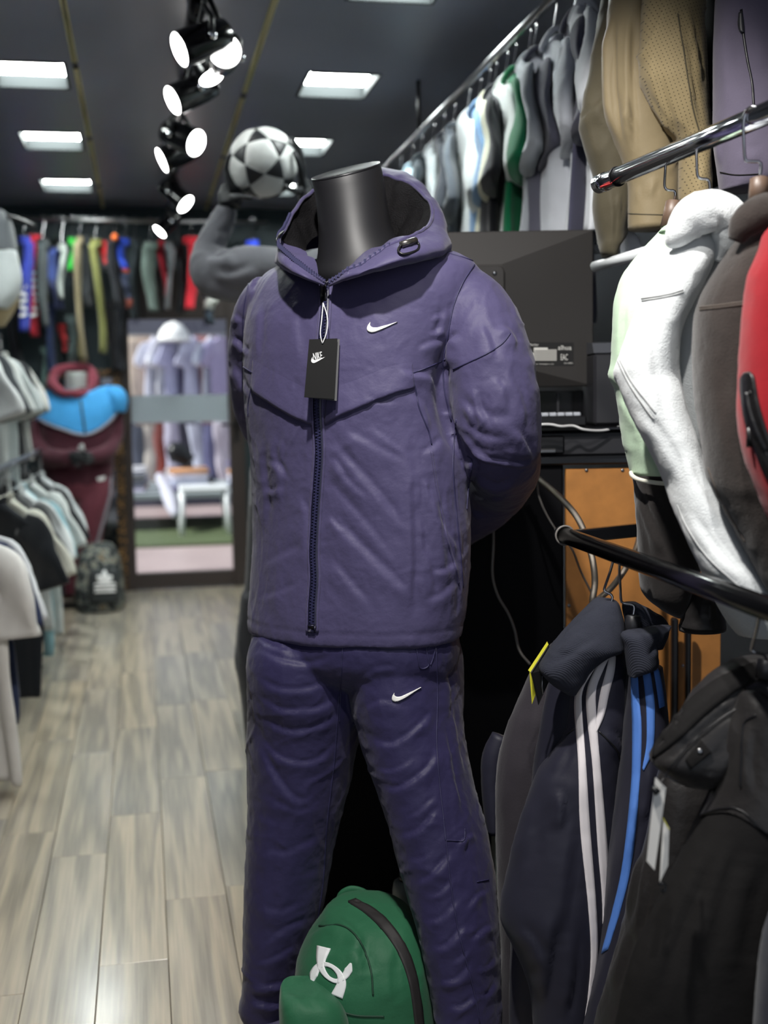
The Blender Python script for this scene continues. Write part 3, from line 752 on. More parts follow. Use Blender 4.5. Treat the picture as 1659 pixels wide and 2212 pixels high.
text('NIKE', m_wprint, tg, tagpt(677.5, 779), tagpt(698, 775), .0125, shear=.25, upv=-dn)
U, Lw = tick(_src, [(675.5, 770.5), (702.5, 771), (674, 783)])
U = arcspline(np.array(U), 40); Lw = arcspline(np.array(Lw), 40)
V, F = loft([[tagpt(*q, .0006) for q in Lw], [tagpt(*q, .0008) for q in (U+Lw)/2], [tagpt(*q, .0006) for q in U]], closed=False); mk('tick_mark', V, F, m_wprint, tg)
z0 = cast(JT, 703, 655)[0]+FR*.008
mk('string', *tube(arcspline(np.array([z0, at(695, 690, dT+.01), at(692, 720, dT+.003), at(696, 742, dT+.004)]), 24), .0009, 6), m_wprint, tg)
mk('string', *tube(arcspline(np.array([z0, at(707, 685, dT+.01), at(706, 715, dT+.003), at(697, 742, dT+.004)]), 24), .0009, 6), m_wprint, tg)

# ---- track pants
pel = rowloft([(1335, 552, 975, 2.2, .125), (1380, 541, 985, 2.2, .132), (1420, 545, 982, 2.2, .125), (1450, 560, 968, 2.2, .105), (1475, 590, 940, 2.2, .07)], 30, HD, .6, 80, .95)
legL = rowloft([(1340, 566, 770, 2.22, .085), (1375, 552, 774, 2.215, .11), (1420, 546, 778, 2.21, .125), (1480, 545, 782, 2.21, .122), (1530, 544, 784, 2.215, .118), (1560, 543, 778, 2.22, .115), (1600, 543, 768, 2.22, .112), (1700, 546, 746, 2.22, .104), (1800, 541, 722, 2.22, .095),
                (1900, 538, 702, 2.22, .09), (2000, 537, 682, 2.22, .086), (2080, 541, 660, 2.22, .083), (2130, 537, 650, 2.22, .08), (2162, 529, 642, 2.22, .078), (2190, 545, 638, 2.22, .07), (2212, 566, 636, 2.22, .05)], 60, HD, .8, 56, 1)
legR = rowloft([(1340, 766, 962, 2.20, .085), (1375, 768, 976, 2.19, .11), (1420, 770, 986, 2.18, .128), (1480, 770, 989, 2.17, .128), (1530, 772, 990, 2.16, .12), (1560, 777, 992, 2.15, .108), (1600, 787, 997, 2.14, .105), (1700, 820, 1018, 2.12, .098), (1800, 852, 1045, 2.1, .094),
                (1900, 880, 1062, 2.08, .09), (2000, 908, 1072, 2.06, .086), (2100, 933, 1076, 2.05, .083), (2200, 952, 1080, 2.04, .08), (2262, 958, 1076, 2.04, .075), (2295, 975, 1066, 2.04, .06)], 60, HD, .8, 56, 1)
PV, PF = remesh([pel, legL, legR], .0042, 5); PN = normals(PV, PF)
P_folds = [
    # upper left thigh: drag lines from the crotch outwards
    ([(542, 1400), (600, 1430), (670, 1440), (735, 1420)], 11, .005), ([(540, 1455), (590, 1490), (660, 1495), (725, 1470)], 11, .005), ([(545, 1500), (610, 1540), (690, 1535), (745, 1500)], 11, .005),
    ([(548, 1550), (620, 1585), (690, 1575), (752, 1535)], 11, .005), ([(552, 1600), (590, 1680), (640, 1735), (690, 1720)], 13, .006), ([(548, 1580), (600, 1640), (680, 1650), (740, 1600)], 11, .005),
    ([(545, 1370), (580, 1400), (640, 1410)], 8, .004), ([(560, 1720), (640, 1760), (700, 1740)], 14, .003), ([(548, 1840), (620, 1850), (700, 1810)], 14, .003), ([(545, 1960), (610, 1975), (680, 1940)], 13, .003),
    ([(560, 2060), (620, 2010), (675, 1990)], 11, .004), ([(545, 2090), (600, 2070), (650, 2040)], 9, .004), ([(533, 2125), (570, 2135), (640, 2120)], 8, .006), ([(532, 2165), (580, 2175), (635, 2165)], 8, .007), ([(540, 2148), (600, 2153)], 6, -.004),
    ([(600, 1600), (585, 1760), (570, 1900), (575, 2050)], 18, .003),
    # right leg: irregular diagonals falling from the outer seam to the inner
    ([(790, 1600), (850, 1612), (910, 1570), (945, 1530)], 10, .006), ([(805, 1662), (850, 1668), (900, 1640)], 8, .004), ([(818, 1712), (870, 1705), (930, 1660), (950, 1610)], 11, .007),
    ([(870, 1772), (905, 1758), (950, 1712)], 7, .004), ([(850, 1812), (905, 1800), (955, 1742)], 11, .006), ([(875, 1862), (915, 1858), (945, 1835)], 7, .003),
    ([(890, 1912), (930, 1900), (985, 1838)], 11, .006), ([(930, 1945), (960, 1925), (985, 1895)], 6, .004), ([(912, 1995), (955, 1988), (1000, 1940)], 9, .005),
    ([(925, 2052), (965, 2048), (1015, 1995)], 10, .006), ([(975, 2085), (1000, 2070), (1018, 2045)], 6, .004), ([(942, 2128), (990, 2118), (1025, 2080)], 9, .005), ([(960, 2180), (1000, 2178), (1035, 2150)], 8, .005),
    ([(1010, 1968), (1035, 1935), (1060, 1925)], 7, .005), ([(1018, 2040), (1045, 2012), (1070, 1998)], 8, .006), ([(1026, 2095), (1052, 2092), (1074, 2070)], 6, .004), ([(1032, 2160), (1058, 2148), (1074, 2120)], 7, .005),
    ([(955, 1560), (970, 1640), (985, 1720), (1000, 1780)], 8, .005), ([(975, 1520), (985, 1600), (1005, 1690)], 8, .004), ([(780, 1540), (830, 1520), (880, 1540)], 10, .003), ([(770, 1480), (820, 1450), (870, 1450)], 12, .003),
    ([(985, 1830), (1010, 1810), (1030, 1800)], 6, .005), ([(990, 1790), (1005, 1810), (1000, 1850)], 6, .004), ([(960, 1440), (970, 1500), (966, 1560)], 7, .004),
]
D = strokes(PV, PN, [(a, b*.8, c*.68)+tuple(d) for a, b, c, *d in P_folds])
D += .0018*vnoise(PV*np.array([10, 10, 8]), 43)+.0007*ridge(PV*np.array([20, 20, 30])+.6*vnoise(PV*12, 48)[:, None], 45)+0.0008*ridge(PV*46+vnoise(PV*20, 58)[:, None], 46)+.0004*ridge(PV*90, 49)+.0030*crease(PV@np.array([[.6, 0, .5], [0, .7, 0], [.2, 0, 1.2]]), 9, 351)+.0016*crease(PV@np.array([[.6, 0, -.5], [0, .7, 0], [.2, 0, 1.2]]), 18, 371, .09)
PV = PV+PN*D[:, None]; PV = relax(PV, PF, 1, .25)
tp = thing('track_pants', 'purple navy nylon track pants with white tick logo on the front mannequin', 'trousers', MB+[0, 0, .05])
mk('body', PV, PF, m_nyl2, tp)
PT = bvh((PV, PF))
for pts in ([(741, 1385), (738, 1440), (735, 1500), (733, 1560)], [(732, 1500), (722, 1640), (706, 1780), (698, 1900), (684, 2000)], [(942, 1400), (945, 1500), (943, 1600), (950, 1700), (962, 1800), (972, 1900), (988, 2000), (1008, 2080), (1028, 2160), (1036, 2212)],
            [(898, 1395), (903, 1420), (908, 1443), (925, 1438), (922, 1410), (920, 1388)], [(925, 1400), (932, 1395), (940, 1398), (936, 1420), (930, 1436)],
            [(963, 1815), (985, 1816), (1002, 1815), (1004, 1790)], [(958, 1768), (960, 1800), (963, 1815)], [(1030, 1905), (1055, 1900)]):
    V, F = seam(pts, PT, .0013)
    if len(V): mk('seam', V, F, m_nyl_seam, tp)
cr3 = lambda x, y: (480+.42194*x, 1340+.42194*y)
U, Lw = tick(_src, [cr3(882, 370), cr3(1015, 342), cr3(880, 414)]); V, F = band(Lw, U, PT, 60, 5, .0028)
mk('tick_logo', V, F, mat('white raised print', C(240, 238, 232), .35), tp)
for px, d, py in ((600, 2.2, 2206), (1020, 2.04, 2290)):
    c = at(px, py, d); t = np.arange(40)*2*PI/40
    mk('elastic_cuff', *loft([ring([c[0], c[1], z], r, r, HD, 40, 1) for z, r in ((c[2]-.03, .046), (c[2]-.02, .05), (c[2], .052), (c[2]+.02, .05))], True, True), m_nyl2, tp)
# ================================================================== GARMENT BUILDERS
m_hook = mat('hanger hook steel', C(190, 190, 194), .22, 1.0)
m_woodneck = mat('dark hanger wood', C(92, 74, 62), .45, var=(30, .2))
m_blkhang = mat('black hanger plastic', C(24, 24, 26), .4)
def wavy(V, F, amp, sc, seed, fine=0.0):
    N = normals(V, F); V = V+N*(amp*vnoise(V*np.array([sc, sc, sc*.35]), seed)+amp*.7*ridge(V*np.array([sc*2.2, sc*2.2, sc*.6]), seed+1))[:, None]
    return V
def brief(lab):
    w = lab.replace('the high right rail', 'high right rail').replace('the lower left rack', 'lower left rack').replace('the upper left rack', 'upper left rack').replace('the back rail', 'back rail').split()
    return ' '.join(w[:16])
def hanger(P, yaw, top, what, group, wood=True, half=.19, plain=False):
    """P: base of the neck (inside the collar); top: centre of the rail it hangs on"""
    P = np.asarray(P, float); top = np.asarray(top, float)
    t = thing('clothes_hanger', brief(what), 'hanger', P, group)
    ax = np.array([math.cos(yaw), math.sin(yaw), 0]); m1 = m_woodneck if wood else m_blkhang
    s = np.linspace(-1, 1, 13)
    arms = np.array([P+ax*half*k-np.array([0, 0, .065*abs(k)**1.3]) for k in s])
    mk('shoulder_bar', *tube(arms, .011, 10, True, .6), m1, t)
    mk('neck', *lathe(P, [0, 0, 1], [(-.005, .014), (.02, .0135), (.045, .0115), (.05, .009)], 16), m1, t)
    r = .022; pts = [P+[0, 0, .048]]
    k = np.linspace(-.5*PI, 1.15*PI, 14); sd = np.array([ax[0], ax[1], 0.0])
    h = top[2]+.012-r
    pts += [np.array([P[0], P[1], P[2]+.065])+(top-P)*[.2, .2, 0]]
    for a in np.linspace(-.75, 1.12, 14)*PI*.9:
        pts.append(np.array([top[0], top[1], h])+sd*(r*math.cos(a))+np.array([0, 0, r*math.sin(a)]))
    mk('hook', *tube(arcspline(np.array(pts), 40), .0021, 8), m_hook, t)
    return t
def shirt(P, yaw, m, label, cat='t-shirt', L=.66, w=.235, seed=0, sleeve='short', m_sl=None, m_col=None, group=None, name='t_shirt', th=.021, drop=0.3, sides=(-1, 1), collar=True, neck=.075):
    """garment hanging from P (neck point); its width runs along the yaw direction"""
    P = np.asarray(P, float); t = thing(name, label, cat, P, group)
    ax = np.array([math.cos(yaw), math.sin(yaw), 0]); ay = np.array([-ax[1], ax[0], 0]); az = np.array([0, 0, 1.0])
    rnd = np.random.RandomState(seed+11); ph = rnd.rand(4)*6.28
    prof = [(.004, neck, .016), (-.012, neck+.012, .026), (-.03, neck+.05, .024), (-.05, neck+.095, .020), (-.075, w*.93, .017), (-.10, w, .016), (-.16, w*.99, .016), (-.25, w*.95, .018), (-.4, w*.97, th), (-.55, w, th), (-L+.012, w*1.01, th), (-L, w*1.0, th*.93)]
    S = arcspline(np.array(prof), 30); rings = []
    n = 44; a = np.arange(n)*2*PI/n
    for z, hw, t_ in S:
        q = min(1, max(0, (-z-.08)/.45)); u = hw*sgn(np.cos(a), .75); v = t_*sgn(np.sin(a), .75)
        wv = q*.022*np.sin(u*26+ph[0]+z*2)+q*.012*np.sin(u*55+ph[1]+z*4)+.008*np.sin(z*9+u*6+ph[2])
        rings.append(frame_pts(np.c_[u, v+wv, np.full(n, z)+(.012*q*np.sin(u*9+ph[3]))], P, ax, ay, az))
    V, F = loft(rings); V = wavy(V, F, .004, 9, seed+3); mk('body', V, F, m, t)
    for s in sides:
        if sleeve == 'short': pts = [(w*.72, -.085, .048, .014), (w*.98, -.12, .070, .018), (w+.03, -.19, .080, .020), (w+.05+.1*drop, -.27, .086, .022), (w+.06+.12*drop, -.315, .088, .024)]
        else: pts = [(w*.72, -.085, .05, .03), (w*.98, -.13, .075, .036), (w+.03, -.25, .07, .04), (w+.04, -.4, .062, .04), (w+.03, -.54, .052, .036), (w+.025, -.60, .042, .032), (w+.025, -.63, .036, .03)]
        S = arcspline(np.array(pts), 18); T = np.gradient(S[:, :2], axis=0); T /= np.linalg.norm(T, axis=1)[:, None]; rings = []
        for (x, z, wd, t_), (tx, tz) in zip(S, T):
            c = np.cos(a[::2]); d = np.sin(a[::2]); nx, nz = -tz, tx
            u = x+wd*sgn(c, .8)*nx; zz = z+wd*sgn(c, .8)*nz; v = t_*sgn(d, .8)+.010*np.sin(z*22+c*2.2+ph[1]+s)
            rings.append(frame_pts(np.c_[s*u, v, zz], P, ax, ay, az))
        V, F = loft(rings)
        if s < 0: F = [q[::-1] for q in F]
        V = wavy(V, F, .004, 12, seed+7+s); mk('sleeve', V, F, m_sl or m, t)
    if collar:
        a2 = np.linspace(0, 2*PI, 33)[:-1]
        ringp = np.c_[neck*1.02*np.cos(a2), .034*np.sin(a2)-.004, .004+.012*np.cos(2*a2)-.012*np.maximum(0, -np.sin(a2))]
        mk('collar', *tube(frame_pts(ringp, P, ax, ay, az), .008, 8, closed=True), m_col or m, t)
    return t
def trousers(P, yaw, m, label, L=.9, w=.085, seed=0, m2=None, split=None, group=None, name='trousers', cat='trousers', letters=None):
    """folded trousers hanging from P, legs close together; m2 takes over below the share 'split'"""
    P = np.asarray(P, float); t = thing(name, label, cat, P, group)
    ax = np.array([math.cos(yaw), math.sin(yaw), 0]); ay = np.array([-ax[1], ax[0], 0]); az = np.array([0, 0, 1.0])
    rnd = np.random.RandomState(seed); ph = rnd.rand(4)*6.28; n = 24; a = np.arange(n)*2*PI/n
    mk('waistband', *loft([frame_pts(np.c_[w*.95*np.cos(a), .03*np.sin(a), np.full(n, z)], P, ax, ay, az) for z in (0, -.004, -.035, -.04)]), m, t)
    for s in (-1, 1):
        def leg(z0, z1, k):
            rings = []
            for z in np.linspace(z0, z1, k):
                q = -z/L; hw = w*(.92-.34*q)*(.72); cx = s*w*(.18+.06*math.sin(q*5+ph[0]))+.02*math.sin(q*3+ph[1])
                rings.append(frame_pts(np.c_[cx+hw*sgn(np.cos(a), .8), s*.018+.024*sgn(np.sin(a), .8)+.008*np.sin(q*12+ph[2]), np.full(n, z)], P, ax, ay, az))
            V, F = loft(rings); return wavy(V, F, .005, 12, seed+s), F
        if m2 is None: mk('leg', *leg(-.03, -L, 20), m, t)
        else: mk('leg', *leg(-.03, -L*split, 12), m, t); mk('leg', *leg(-L*split+.003, -L, 12), m2, t, label='lower leg in a second colour')
    return t
def sculpt(VF, folds=(), amp=.003, sc=12, seed=0, fine=.0005):
    V, F = VF; N = normals(V, F)
    _w = V@np.array([[1, 0, .3], [0, 1, 0], [-.3, 0, .45]])
    D = strokes(V, N, folds)+amp*1.2*vnoise(V*np.array([sc, sc, sc*.4]), seed)+fine*ridge(V*60, seed+4)+amp*.9*crease(_w, 8, seed+9, .09)+amp*.5*crease(_w, 17, seed+17, .1)
    return V+N*D[:, None], F
def hook_px(pts, m=None, r=.0021):
    return tube(polyP(pts, 40), r, 8)
# ================================================================== RIGHT SIDE: counter, monitor, racks
# ---- counter
m_pit = mat('deep black laminate', C(7, 7, 11), .65, 0, .15)
m_ply = mat('orange chipboard', C(176, 118, 58), .55, bump=(60, .1, .001), var=(26, .14))
DC = 2.52
ct = at(1225, 1000, DC); zt = ct[2]
cl_, cr_ = at(690, 1000, 2.62), at(1560, 1000, DC)
ctr = thing('shop_counter', 'black shop counter with a bare chipboard end behind the mannequin', 'counter', [ct[0], ct[1], 0])
U_ = norm(cr_*[1, 1, 0]-at(1225, 1000, DC)*[1, 1, 0]); UB = np.array([-U_[1], U_[0], 0])
def slab(o, w, dep, z0, z1, b=.004): 
    V, F = bbox((0, 0, z0), (w, dep, z1), b); return frame_pts(V, [o[0], o[1], 0], U_, UB, np.array([0, 0, 1.])), F
pL = at(1222, 1000, DC); wr = np.linalg.norm((at(1560, 1000, DC)-pL)[:2])
lft = pL-U_*.62
mk('front_panel', *slab(lft, .615, .03, .0, zt-.002), m_pit, ctr, False)
mk('side_panel', *slab(lft, .02, .45, .0, zt-.002), m_pit, ctr, False)
zp = at(1300, 1012, DC)[2]
mk('chipboard_panel', *slab(pL, wr, .018, .0, zp, .001), m_ply, ctr, False)
mk('worktop', *slab(lft-UB*.012, .62+wr, .50, zt-.004, zt+.012), mat('black counter top', C(22, 24, 28), .3), ctr, False)
for px, py in ((1267, 1016), (1345, 1016), (1233, 1102), (1229, 1308), (1476, 1438)):
    c = at(px, py, DC); r = ray(px, py); c = EYE+r*(((pL-EYE)@UB)/(r@UB))
    mk('screw', *lathe(c, -UB, [(-.001, .004), (.001, .0038), (.0018, .002)], 12), m_steel, ctr)
mk('upright', *slab(at(1452, 1350, DC-.03), .014, .02, 0, at(1452, 1330, DC)[2]), m_blk, ctr, False)
mk('upright', *slab(at(1482, 1350, DC-.03), .012, .02, 0, at(1482, 1330, DC)[2]), m_blk, ctr, False)
c = at(1008, 1224, 2.6); r = ray(1008, 1224); c = EYE+r*(((lft-EYE)@UB)/(r@UB)); mk('lock', *lathe(c, -UB, [(-.002, .009), (.006, .009), (.008, .007), (.009, .001)], 14), m_steel, ctr)
# ---- things on the counter
def onbox(pxl, pxr, pyt, pyb, d, dep, b=.004):
    a, c = at(pxl, pyb, d), at(pxr, pyb, d); z1 = at((pxl+pxr)/2, pyt, d)[2]
    u = norm((c-a)*[1, 1, 0]); v = np.array([-u[1], u[0], 0]); V, F = bbox((0, 0, 0), (np.linalg.norm((c-a)[:2]), dep, z1-a[2]), b)
    return frame_pts(V, a, u, v, np.array([0, 0, 1.])), F
m_dk = mat('dark grey plastic', C(38, 38, 42), .45)
zc = zt+.013
def rest(px, d): p = at(px, 990, d); p[2] = zc; return p
def cbox(pxl, pxr, d, z0, z1, dep, b=.004):
    a, c = at(pxl, 990, d), at(pxr, 990, d); a[2] = 0; c[2] = 0; u = norm(c-a); v = np.array([-u[1], u[0], 0])
    V, F = bbox((0, 0, z0), (np.linalg.norm(c-a), dep, z1), b); return frame_pts(V, a, u, v, np.array([0, 0, 1.])), F, a, u, v
zz = lambda py, d: at(1250, py, d)[2]
dd = 2.56
dr = thing('cash_drawer', 'black cash drawer with small silver pull on the counter under the keyboard shelf', 'cash drawer', rest(1250, dd))
V, F, a, u, v = cbox(1090, 1362, dd, zc, zz(932, dd), .30); mk('body', V, F, m_dk, dr, False)
V, F, *_ = cbox(1125, 1220, dd-.006, zc+.004, zz(940, dd), .02); mk('drawer_front', V, F, m_blk, dr, False)
V, F, *_ = cbox(1163, 1202, dd-.016, zz(977, dd), zz(968, dd), .014, .002); mk('pull', V, F, m_steel, dr, False)
sh = thing('keyboard_shelf', 'thin black shelf over the cash drawer carrying the keyboard', 'shelf', rest(1250, dd)+[0, 0, .08])
V, F, *_ = cbox(1080, 1362, dd-.02, zz(930, dd), zz(922, dd), .36, .002); mk('shelf_board', V, F, m_blkgloss, sh, False)
kb = thing('keyboard', 'black keyboard with pale key edges on the shelf below the monitor', 'keyboard', rest(1210, dd)+[0, 0, .1])
V, F, a, u, v = cbox(1060, 1267, dd+.03, zz(921, dd), zz(899, dd), .13, .003); mk('body', V, F, m_blk, kb, False)
m_key = mat('pale grey key', C(178, 182, 190), .4)
W_ = np.linalg.norm(at(1267, 990, dd+.03)[:2]-at(1060, 990, dd+.03)[:2])
for r_ in range(4):
    for k in range(11):
        V, F = bbox((.008+k*(W_-.016)/11, .010+r_*.028, zz(899, dd)-.0005), (.008+(k+.86)*(W_-.016)/11, .032+r_*.028, zz(899, dd)+.008), .002)
        mk('key', frame_pts(V, a, u, v, np.array([0, 0, 1.])), F, m_key if r_ == 0 else m_dk, kb, False)
pr = thing('receipt_printer', 'dark grey receipt printer with sloped lid between monitor and green jacket', 'printer', rest(1320, dd)+[0, 0, .085])
V, F, a, u, v = cbox(1283, 1372, dd+.05, zz(921, dd), zz(762, dd), .16, .006); mk('body', V, F, m_dk, pr, False)
q = [(0, 0), (.02, .022), (.16, .03), (.16, 0)]; wv_ = np.linalg.norm((at(1372, 990, dd+.05)-at(1283, 990, dd+.05))[:2])
V = np.array([[x, y, z+zz(762, dd)] for x in (0, wv_) for y, z in q]); F = [[0, 1, 2, 3], [7, 6, 5, 4], [0, 4, 5, 1], [1, 5, 6, 2], [2, 6, 7, 3], [3, 7, 4, 0]]
mk('lid', frame_pts(V, a, u, v, np.array([0, 0, 1.])), F, mat('mid grey plastic', C(70, 72, 78), .4), pr, False)
gb = thing('glass_riser', 'smoked black glass box standing under the monitor behind the keyboard', 'riser', rest(1200, dd)+[0, 0, .1])
V, F, *_ = cbox(1010, 1275, dd+.19, zz(921, dd), zz(842, dd), .1, .003); mk('body', V, F, m_blkgloss, gb, False)
V, F, *_ = cbox(1203, 1209, dd+.186, zz(918, dd), zz(845, dd), .01, .001); mk('divider', V, F, m_dk, gb, False)

# ---- monitor seen from the back
DM = 2.66
mo = thing('computer_monitor', 'black computer monitor seen from behind with a maker label at lower right', 'monitor', rest(1010, DM+.05))
A, B = at(738, 512, DM), at(1281, 496, DM); zb = at(1281, 834, DM)[2]
u = norm((B-A)*[1, 1, 0]); v = np.array([-u[1], u[0], 0]); Wm = np.linalg.norm((B-A)[:2]); Hm = B[2]-zb
m_mon = mat('matte black monitor', C(50, 48, 47), .55, 0, .3, (700, .12, .0005))
def MP(x, y, z): return frame_pts(np.array([[x, y, z]]), [B[0], B[1], zb], -u, v, np.array([0, 0, 1.]))[0]   # x from right edge, y away from viewer
o4 = lambda x0, x1, z0, z1, y: [MP(x0, y, z0), MP(x1, y, z0), MP(x1, y, z1), MP(x0, y, z1)]
V, F = loft([o4(0, Wm, 0, Hm, .012), o4(0, Wm, 0, Hm, .0), o4(.002, Wm-.002, .002, Hm-.002, -.002), o4(.205, Wm-.205, .055, Hm-.075, -.03)], True, True)
mk('back_shell', V, F, m_mon, mo, False)
V, F = loft([o4(.004, Wm-.004, .004, Hm-.004, .012), o4(.004, Wm-.004, .004, Hm-.004, .016)]); mk('screen', V, F, m_blkgloss, mo, False)
def rrect(x0, x1, z0, z1, r, y, n=6):
    P = []
    for cx, cz, a0 in ((x0+r, z0+r, PI), (x1-r, z0+r, 1.5*PI), (x1-r, z1-r, 0), (x0+r, z1-r, .5*PI)):
        for k in range(n+1): a_ = a0+k*PI/2/n; P.append(MP(cx+r*math.cos(a_), y, cz+r*math.sin(a_)))
    return P
xi0, xi1 = .20, Wm-.20
V, F = loft([rrect(xi0, xi1, .0, Hm-.078, .014, -.022), rrect(xi0, xi1, .0, Hm-.078, .014, -.036), rrect(xi0+.003, xi1-.003, .003, Hm-.081, .012, -.038)]); mk('mount_cover', V, F, m_mon, mo, False)
mk('screw', *lathe(MP(xi0+.022, -.0385, Hm-.095), -v, [(0, .005), (.002, .0045), (.003, .001)], 12), m_chrome, mo)
cx = MP(Wm/2, .0, 0); st = np.array([cx[0], cx[1], 0])
mk('stand_neck', *join((frame_pts(bbox((-.03, -.03, zc+.012), (.03, -.005, zb+.1))[0], st, u, v, np.array([0, 0, 1.])), bbox((0, 0, 0), (1, 1, 1))[1])), m_blk, mo, False)
mk('stand_base', frame_pts(bbox((-.12, -.09, zc), (.12, .09, zc+.012))[0], st, u, v, np.array([0, 0, 1.])), bbox((0, 0, 0), (1, 1, 1))[1], m_blk, mo, False)
# label
def onmon(px, py, off=.0006):
    r = ray(px, py); n0 = np.cross(MP(.205, -.03, .055)-MP(0.002, -.002, 0.002), np.array([0, 0, 1.])); n0 = norm(n0)
    if n0@FWD > 0: n0 = -n0
    return EYE+r*(((MP(.002, -.002, .1)-EYE)@n0)/(r@n0))+n0*off
def mcard(name, q, th, m_, par=mo):
    P = np.array([onmon(x, y, th) for x, y in q]); Q = np.array([onmon(x, y, 0) for x, y in q]); V = np.r_[P, Q]
    return mk(name, V, [[0, 1, 2, 3], [7, 6, 5, 4], [0, 4, 5, 1], [1, 5, 6, 2], [2, 6, 7, 3], [3, 7, 4, 0]], m_, par, False)
lb = mcard('maker_label', [(1140, 739), (1239, 740), (1239, 790), (1140, 789)], .0006, mat('black label', C(24, 23, 23), .5), mo)
m_wlab = mat('white label print', C(215, 214, 208), .6)
mcard('label_print', [(1143, 762), (1153, 762), (1153, 784), (1143, 784)], .0009, m_wlab, lb)
mcard('label_print', [(1153, 751), (1183, 751), (1183, 760), (1153, 760)], .0009, m_wlab, lb)
mcard('label_print', [(1154, 755), (1202, 755), (1202, 779), (1154, 779)], .0010, mat('grey label print', C(176, 174, 168), .6), lb)
for k in range(5): mcard('label_line', [(1156, 758+k*4.2), (1201, 758+k*4.2), (1201, 759.2+k*4.2), (1156, 759.2+k*4.2)], .0012, mat('dark label line', C(90, 90, 90), .6), lb)
def mtext(s, x0, x1, y, h): text(s, m_wlab, lb, onmon(x0, y, .0009), onmon(x1, y, .0009), h*DM/FPX, upv=(0, 0, 1.))
mtext('Monitor', 1143, 1163, 747, 5); mtext('alhua', 1205, 1234, 756, 10); mtext('EAC', 1211, 1226, 778, 13)
mtext('Manufacturer Technology Co., Ltd', 1143, 1195, 788, 3); mtext('01.01.000000', 1218, 1237, 786, 3)

# ---- cables
m_cab = mat('grey cable', C(120, 116, 112), .45); m_wcab = mat('white cable', C(200, 200, 200), .45)
m_flex = mat('steel braid', C(150, 142, 132), .32, .85, bump=(1500, .6, .001))
tag(mk('power_cable', *tube(polyP([(1150, 928, 2.5), (1165, 918, 2.5), (1190, 917, 2.5), (1212, 921, 2.5), (1238, 920, 2.51), (1262, 928, 2.51), (1300, 930, 2.53), (1345, 921, 2.55), (1390, 915, 2.56)], 60), .0028, 8), m_wcab), 'white cable looped along the edge of the keyboard shelf', 'cable')
tag(mk('braided_hose', *tube(polyP([(1140, 1012, 2.42), (1158, 1030, 2.40), (1205, 1070, 2.34), (1245, 1115, 2.28), (1268, 1165, 2.24), (1281, 1215, 2.22), (1285, 1260, 2.22), (1280, 1302, 2.22), (1290, 1320, 2.25)], 80), .0062, 12), m_flex), 'thick braided steel hose curving down in front of the chipboard', 'hose')
tag(mk('braided_hose', *tube(polyP([(1385, 1140, 2.40), (1374, 1185, 2.36), (1350, 1230, 2.32), (1322, 1268, 2.30), (1292, 1295, 2.28), (1275, 1310, 2.27)], 50), .0060, 12), m_flex), 'braided steel hose rising behind the black bar towards the dark jacket', 'hose')
tag(mk('thin_cable', *tube(polyP([(1160, 1030, 2.42), (1164, 1070, 2.42), (1180, 1110, 2.40), (1205, 1150, 2.36), (1235, 1185, 2.36), (1255, 1235, 2.40), (1280, 1285, 2.42)], 60), .0022, 8), m_cab), 'thin grey cable dropping past the end of the black bar', 'cable')
tag(mk('thin_cable', *tube(polyP([(1066, 1130, 2.48), (1066, 1180, 2.48), (1064, 1240, 2.48), (1075, 1285, 2.48), (1098, 1325, 2.47), (1112, 1362, 2.46), (1122, 1405, 2.45), (1145, 1435, 2.43)], 60), .0028, 8), m_cab), 'grey cable hanging down the black counter front beside the sleeve', 'cable')

# ---- racks: upper chrome bar, lower black bar, cross bar
E1, E2 = at(1294, 398, 2.05), at(1668, 240, 1.53); bd = norm(E2-E1); E2 = E2+bd*.35
up_bar = thing('chrome_rail', 'thick chrome display rail with red sticker in its open end', 'rail', E1)
mk('bar', *tube([E1+bd*.02, E2], [.0148, .0148], 24), m_chrome, up_bar)
mk('end_cap', *lathe(E1, bd, [(0, .0125), (.001, .0158), (.03, .0158), (.032, .015)], 24), m_chrome, up_bar)
c = at(1303, 396, 2.0); mk('sticker', *band([(1297, 402), (1310, 398), (1322, 394)], [(1296, 407), (1310, 403), (1322, 399)], bvh(tube([E1, E1+bd*.1], [.016, .016], 24)), 12, 2, .0006), mat('red sticker', C(190, 50, 50), .5), up_bar)
mk('ring', *tube(np.array([E1+bd*.075+.0156*(math.cos(k)*norm(np.cross(bd, [0, 0, 1.]))+math.sin(k)*np.array([0, 0, 1.])) for k in np.linspace(0, 2*PI, 25)[:-1]]), .0012, 6, closed=True), m_blk, up_bar)
G1_, G2_ = at(1216, 1155, 2.12), at(1668, 1318, 1.36); gd = norm(G2_-G1_); G2_ = G2_+gd*.35
lo_bar = thing('black_rail', 'glossy black clothes rail running towards the viewer at waist height', 'rail', G1_)
mk('bar', *tube([G1_, G2_], [.0145, .0145], 24), m_blkgloss, lo_bar)
mk('end_plug', *lathe(G1_, -gd, [(-.002, .0155), (.006, .0155), (.010, .011), (.012, .002)], 20), m_blk, lo_bar)
mk('tie', *tube(np.array([G1_+gd*.012+.0165*(math.cos(k)*norm(np.cross(gd, [0, 0, 1.]))+math.sin(k)*np.array([0, 0, 1.])) for k in np.linspace(0, 2*PI, 25)[:-1]]), .002, 6, closed=True), m_cab, lo_bar)
xb = thing('cross_bar', 'flat black bar crossing in front of the chipboard behind the rail', 'bar', at(1220, 1160, 2.2))
a_, b_ = at(1218, 1163, 2.20), at(1460, 1138, 2.24); uu = norm((b_-a_)*[1, 1, 0]); V, F = bbox((0, 0, -.012), (np.linalg.norm((b_-a_)[:2]), .02, .012), .003)
mk('bar', frame_pts(V, a_, norm(b_-a_), np.array([-uu[1], uu[0], 0]), np.array([0, 0, 1.])), F, m_blkgloss, xb, False)
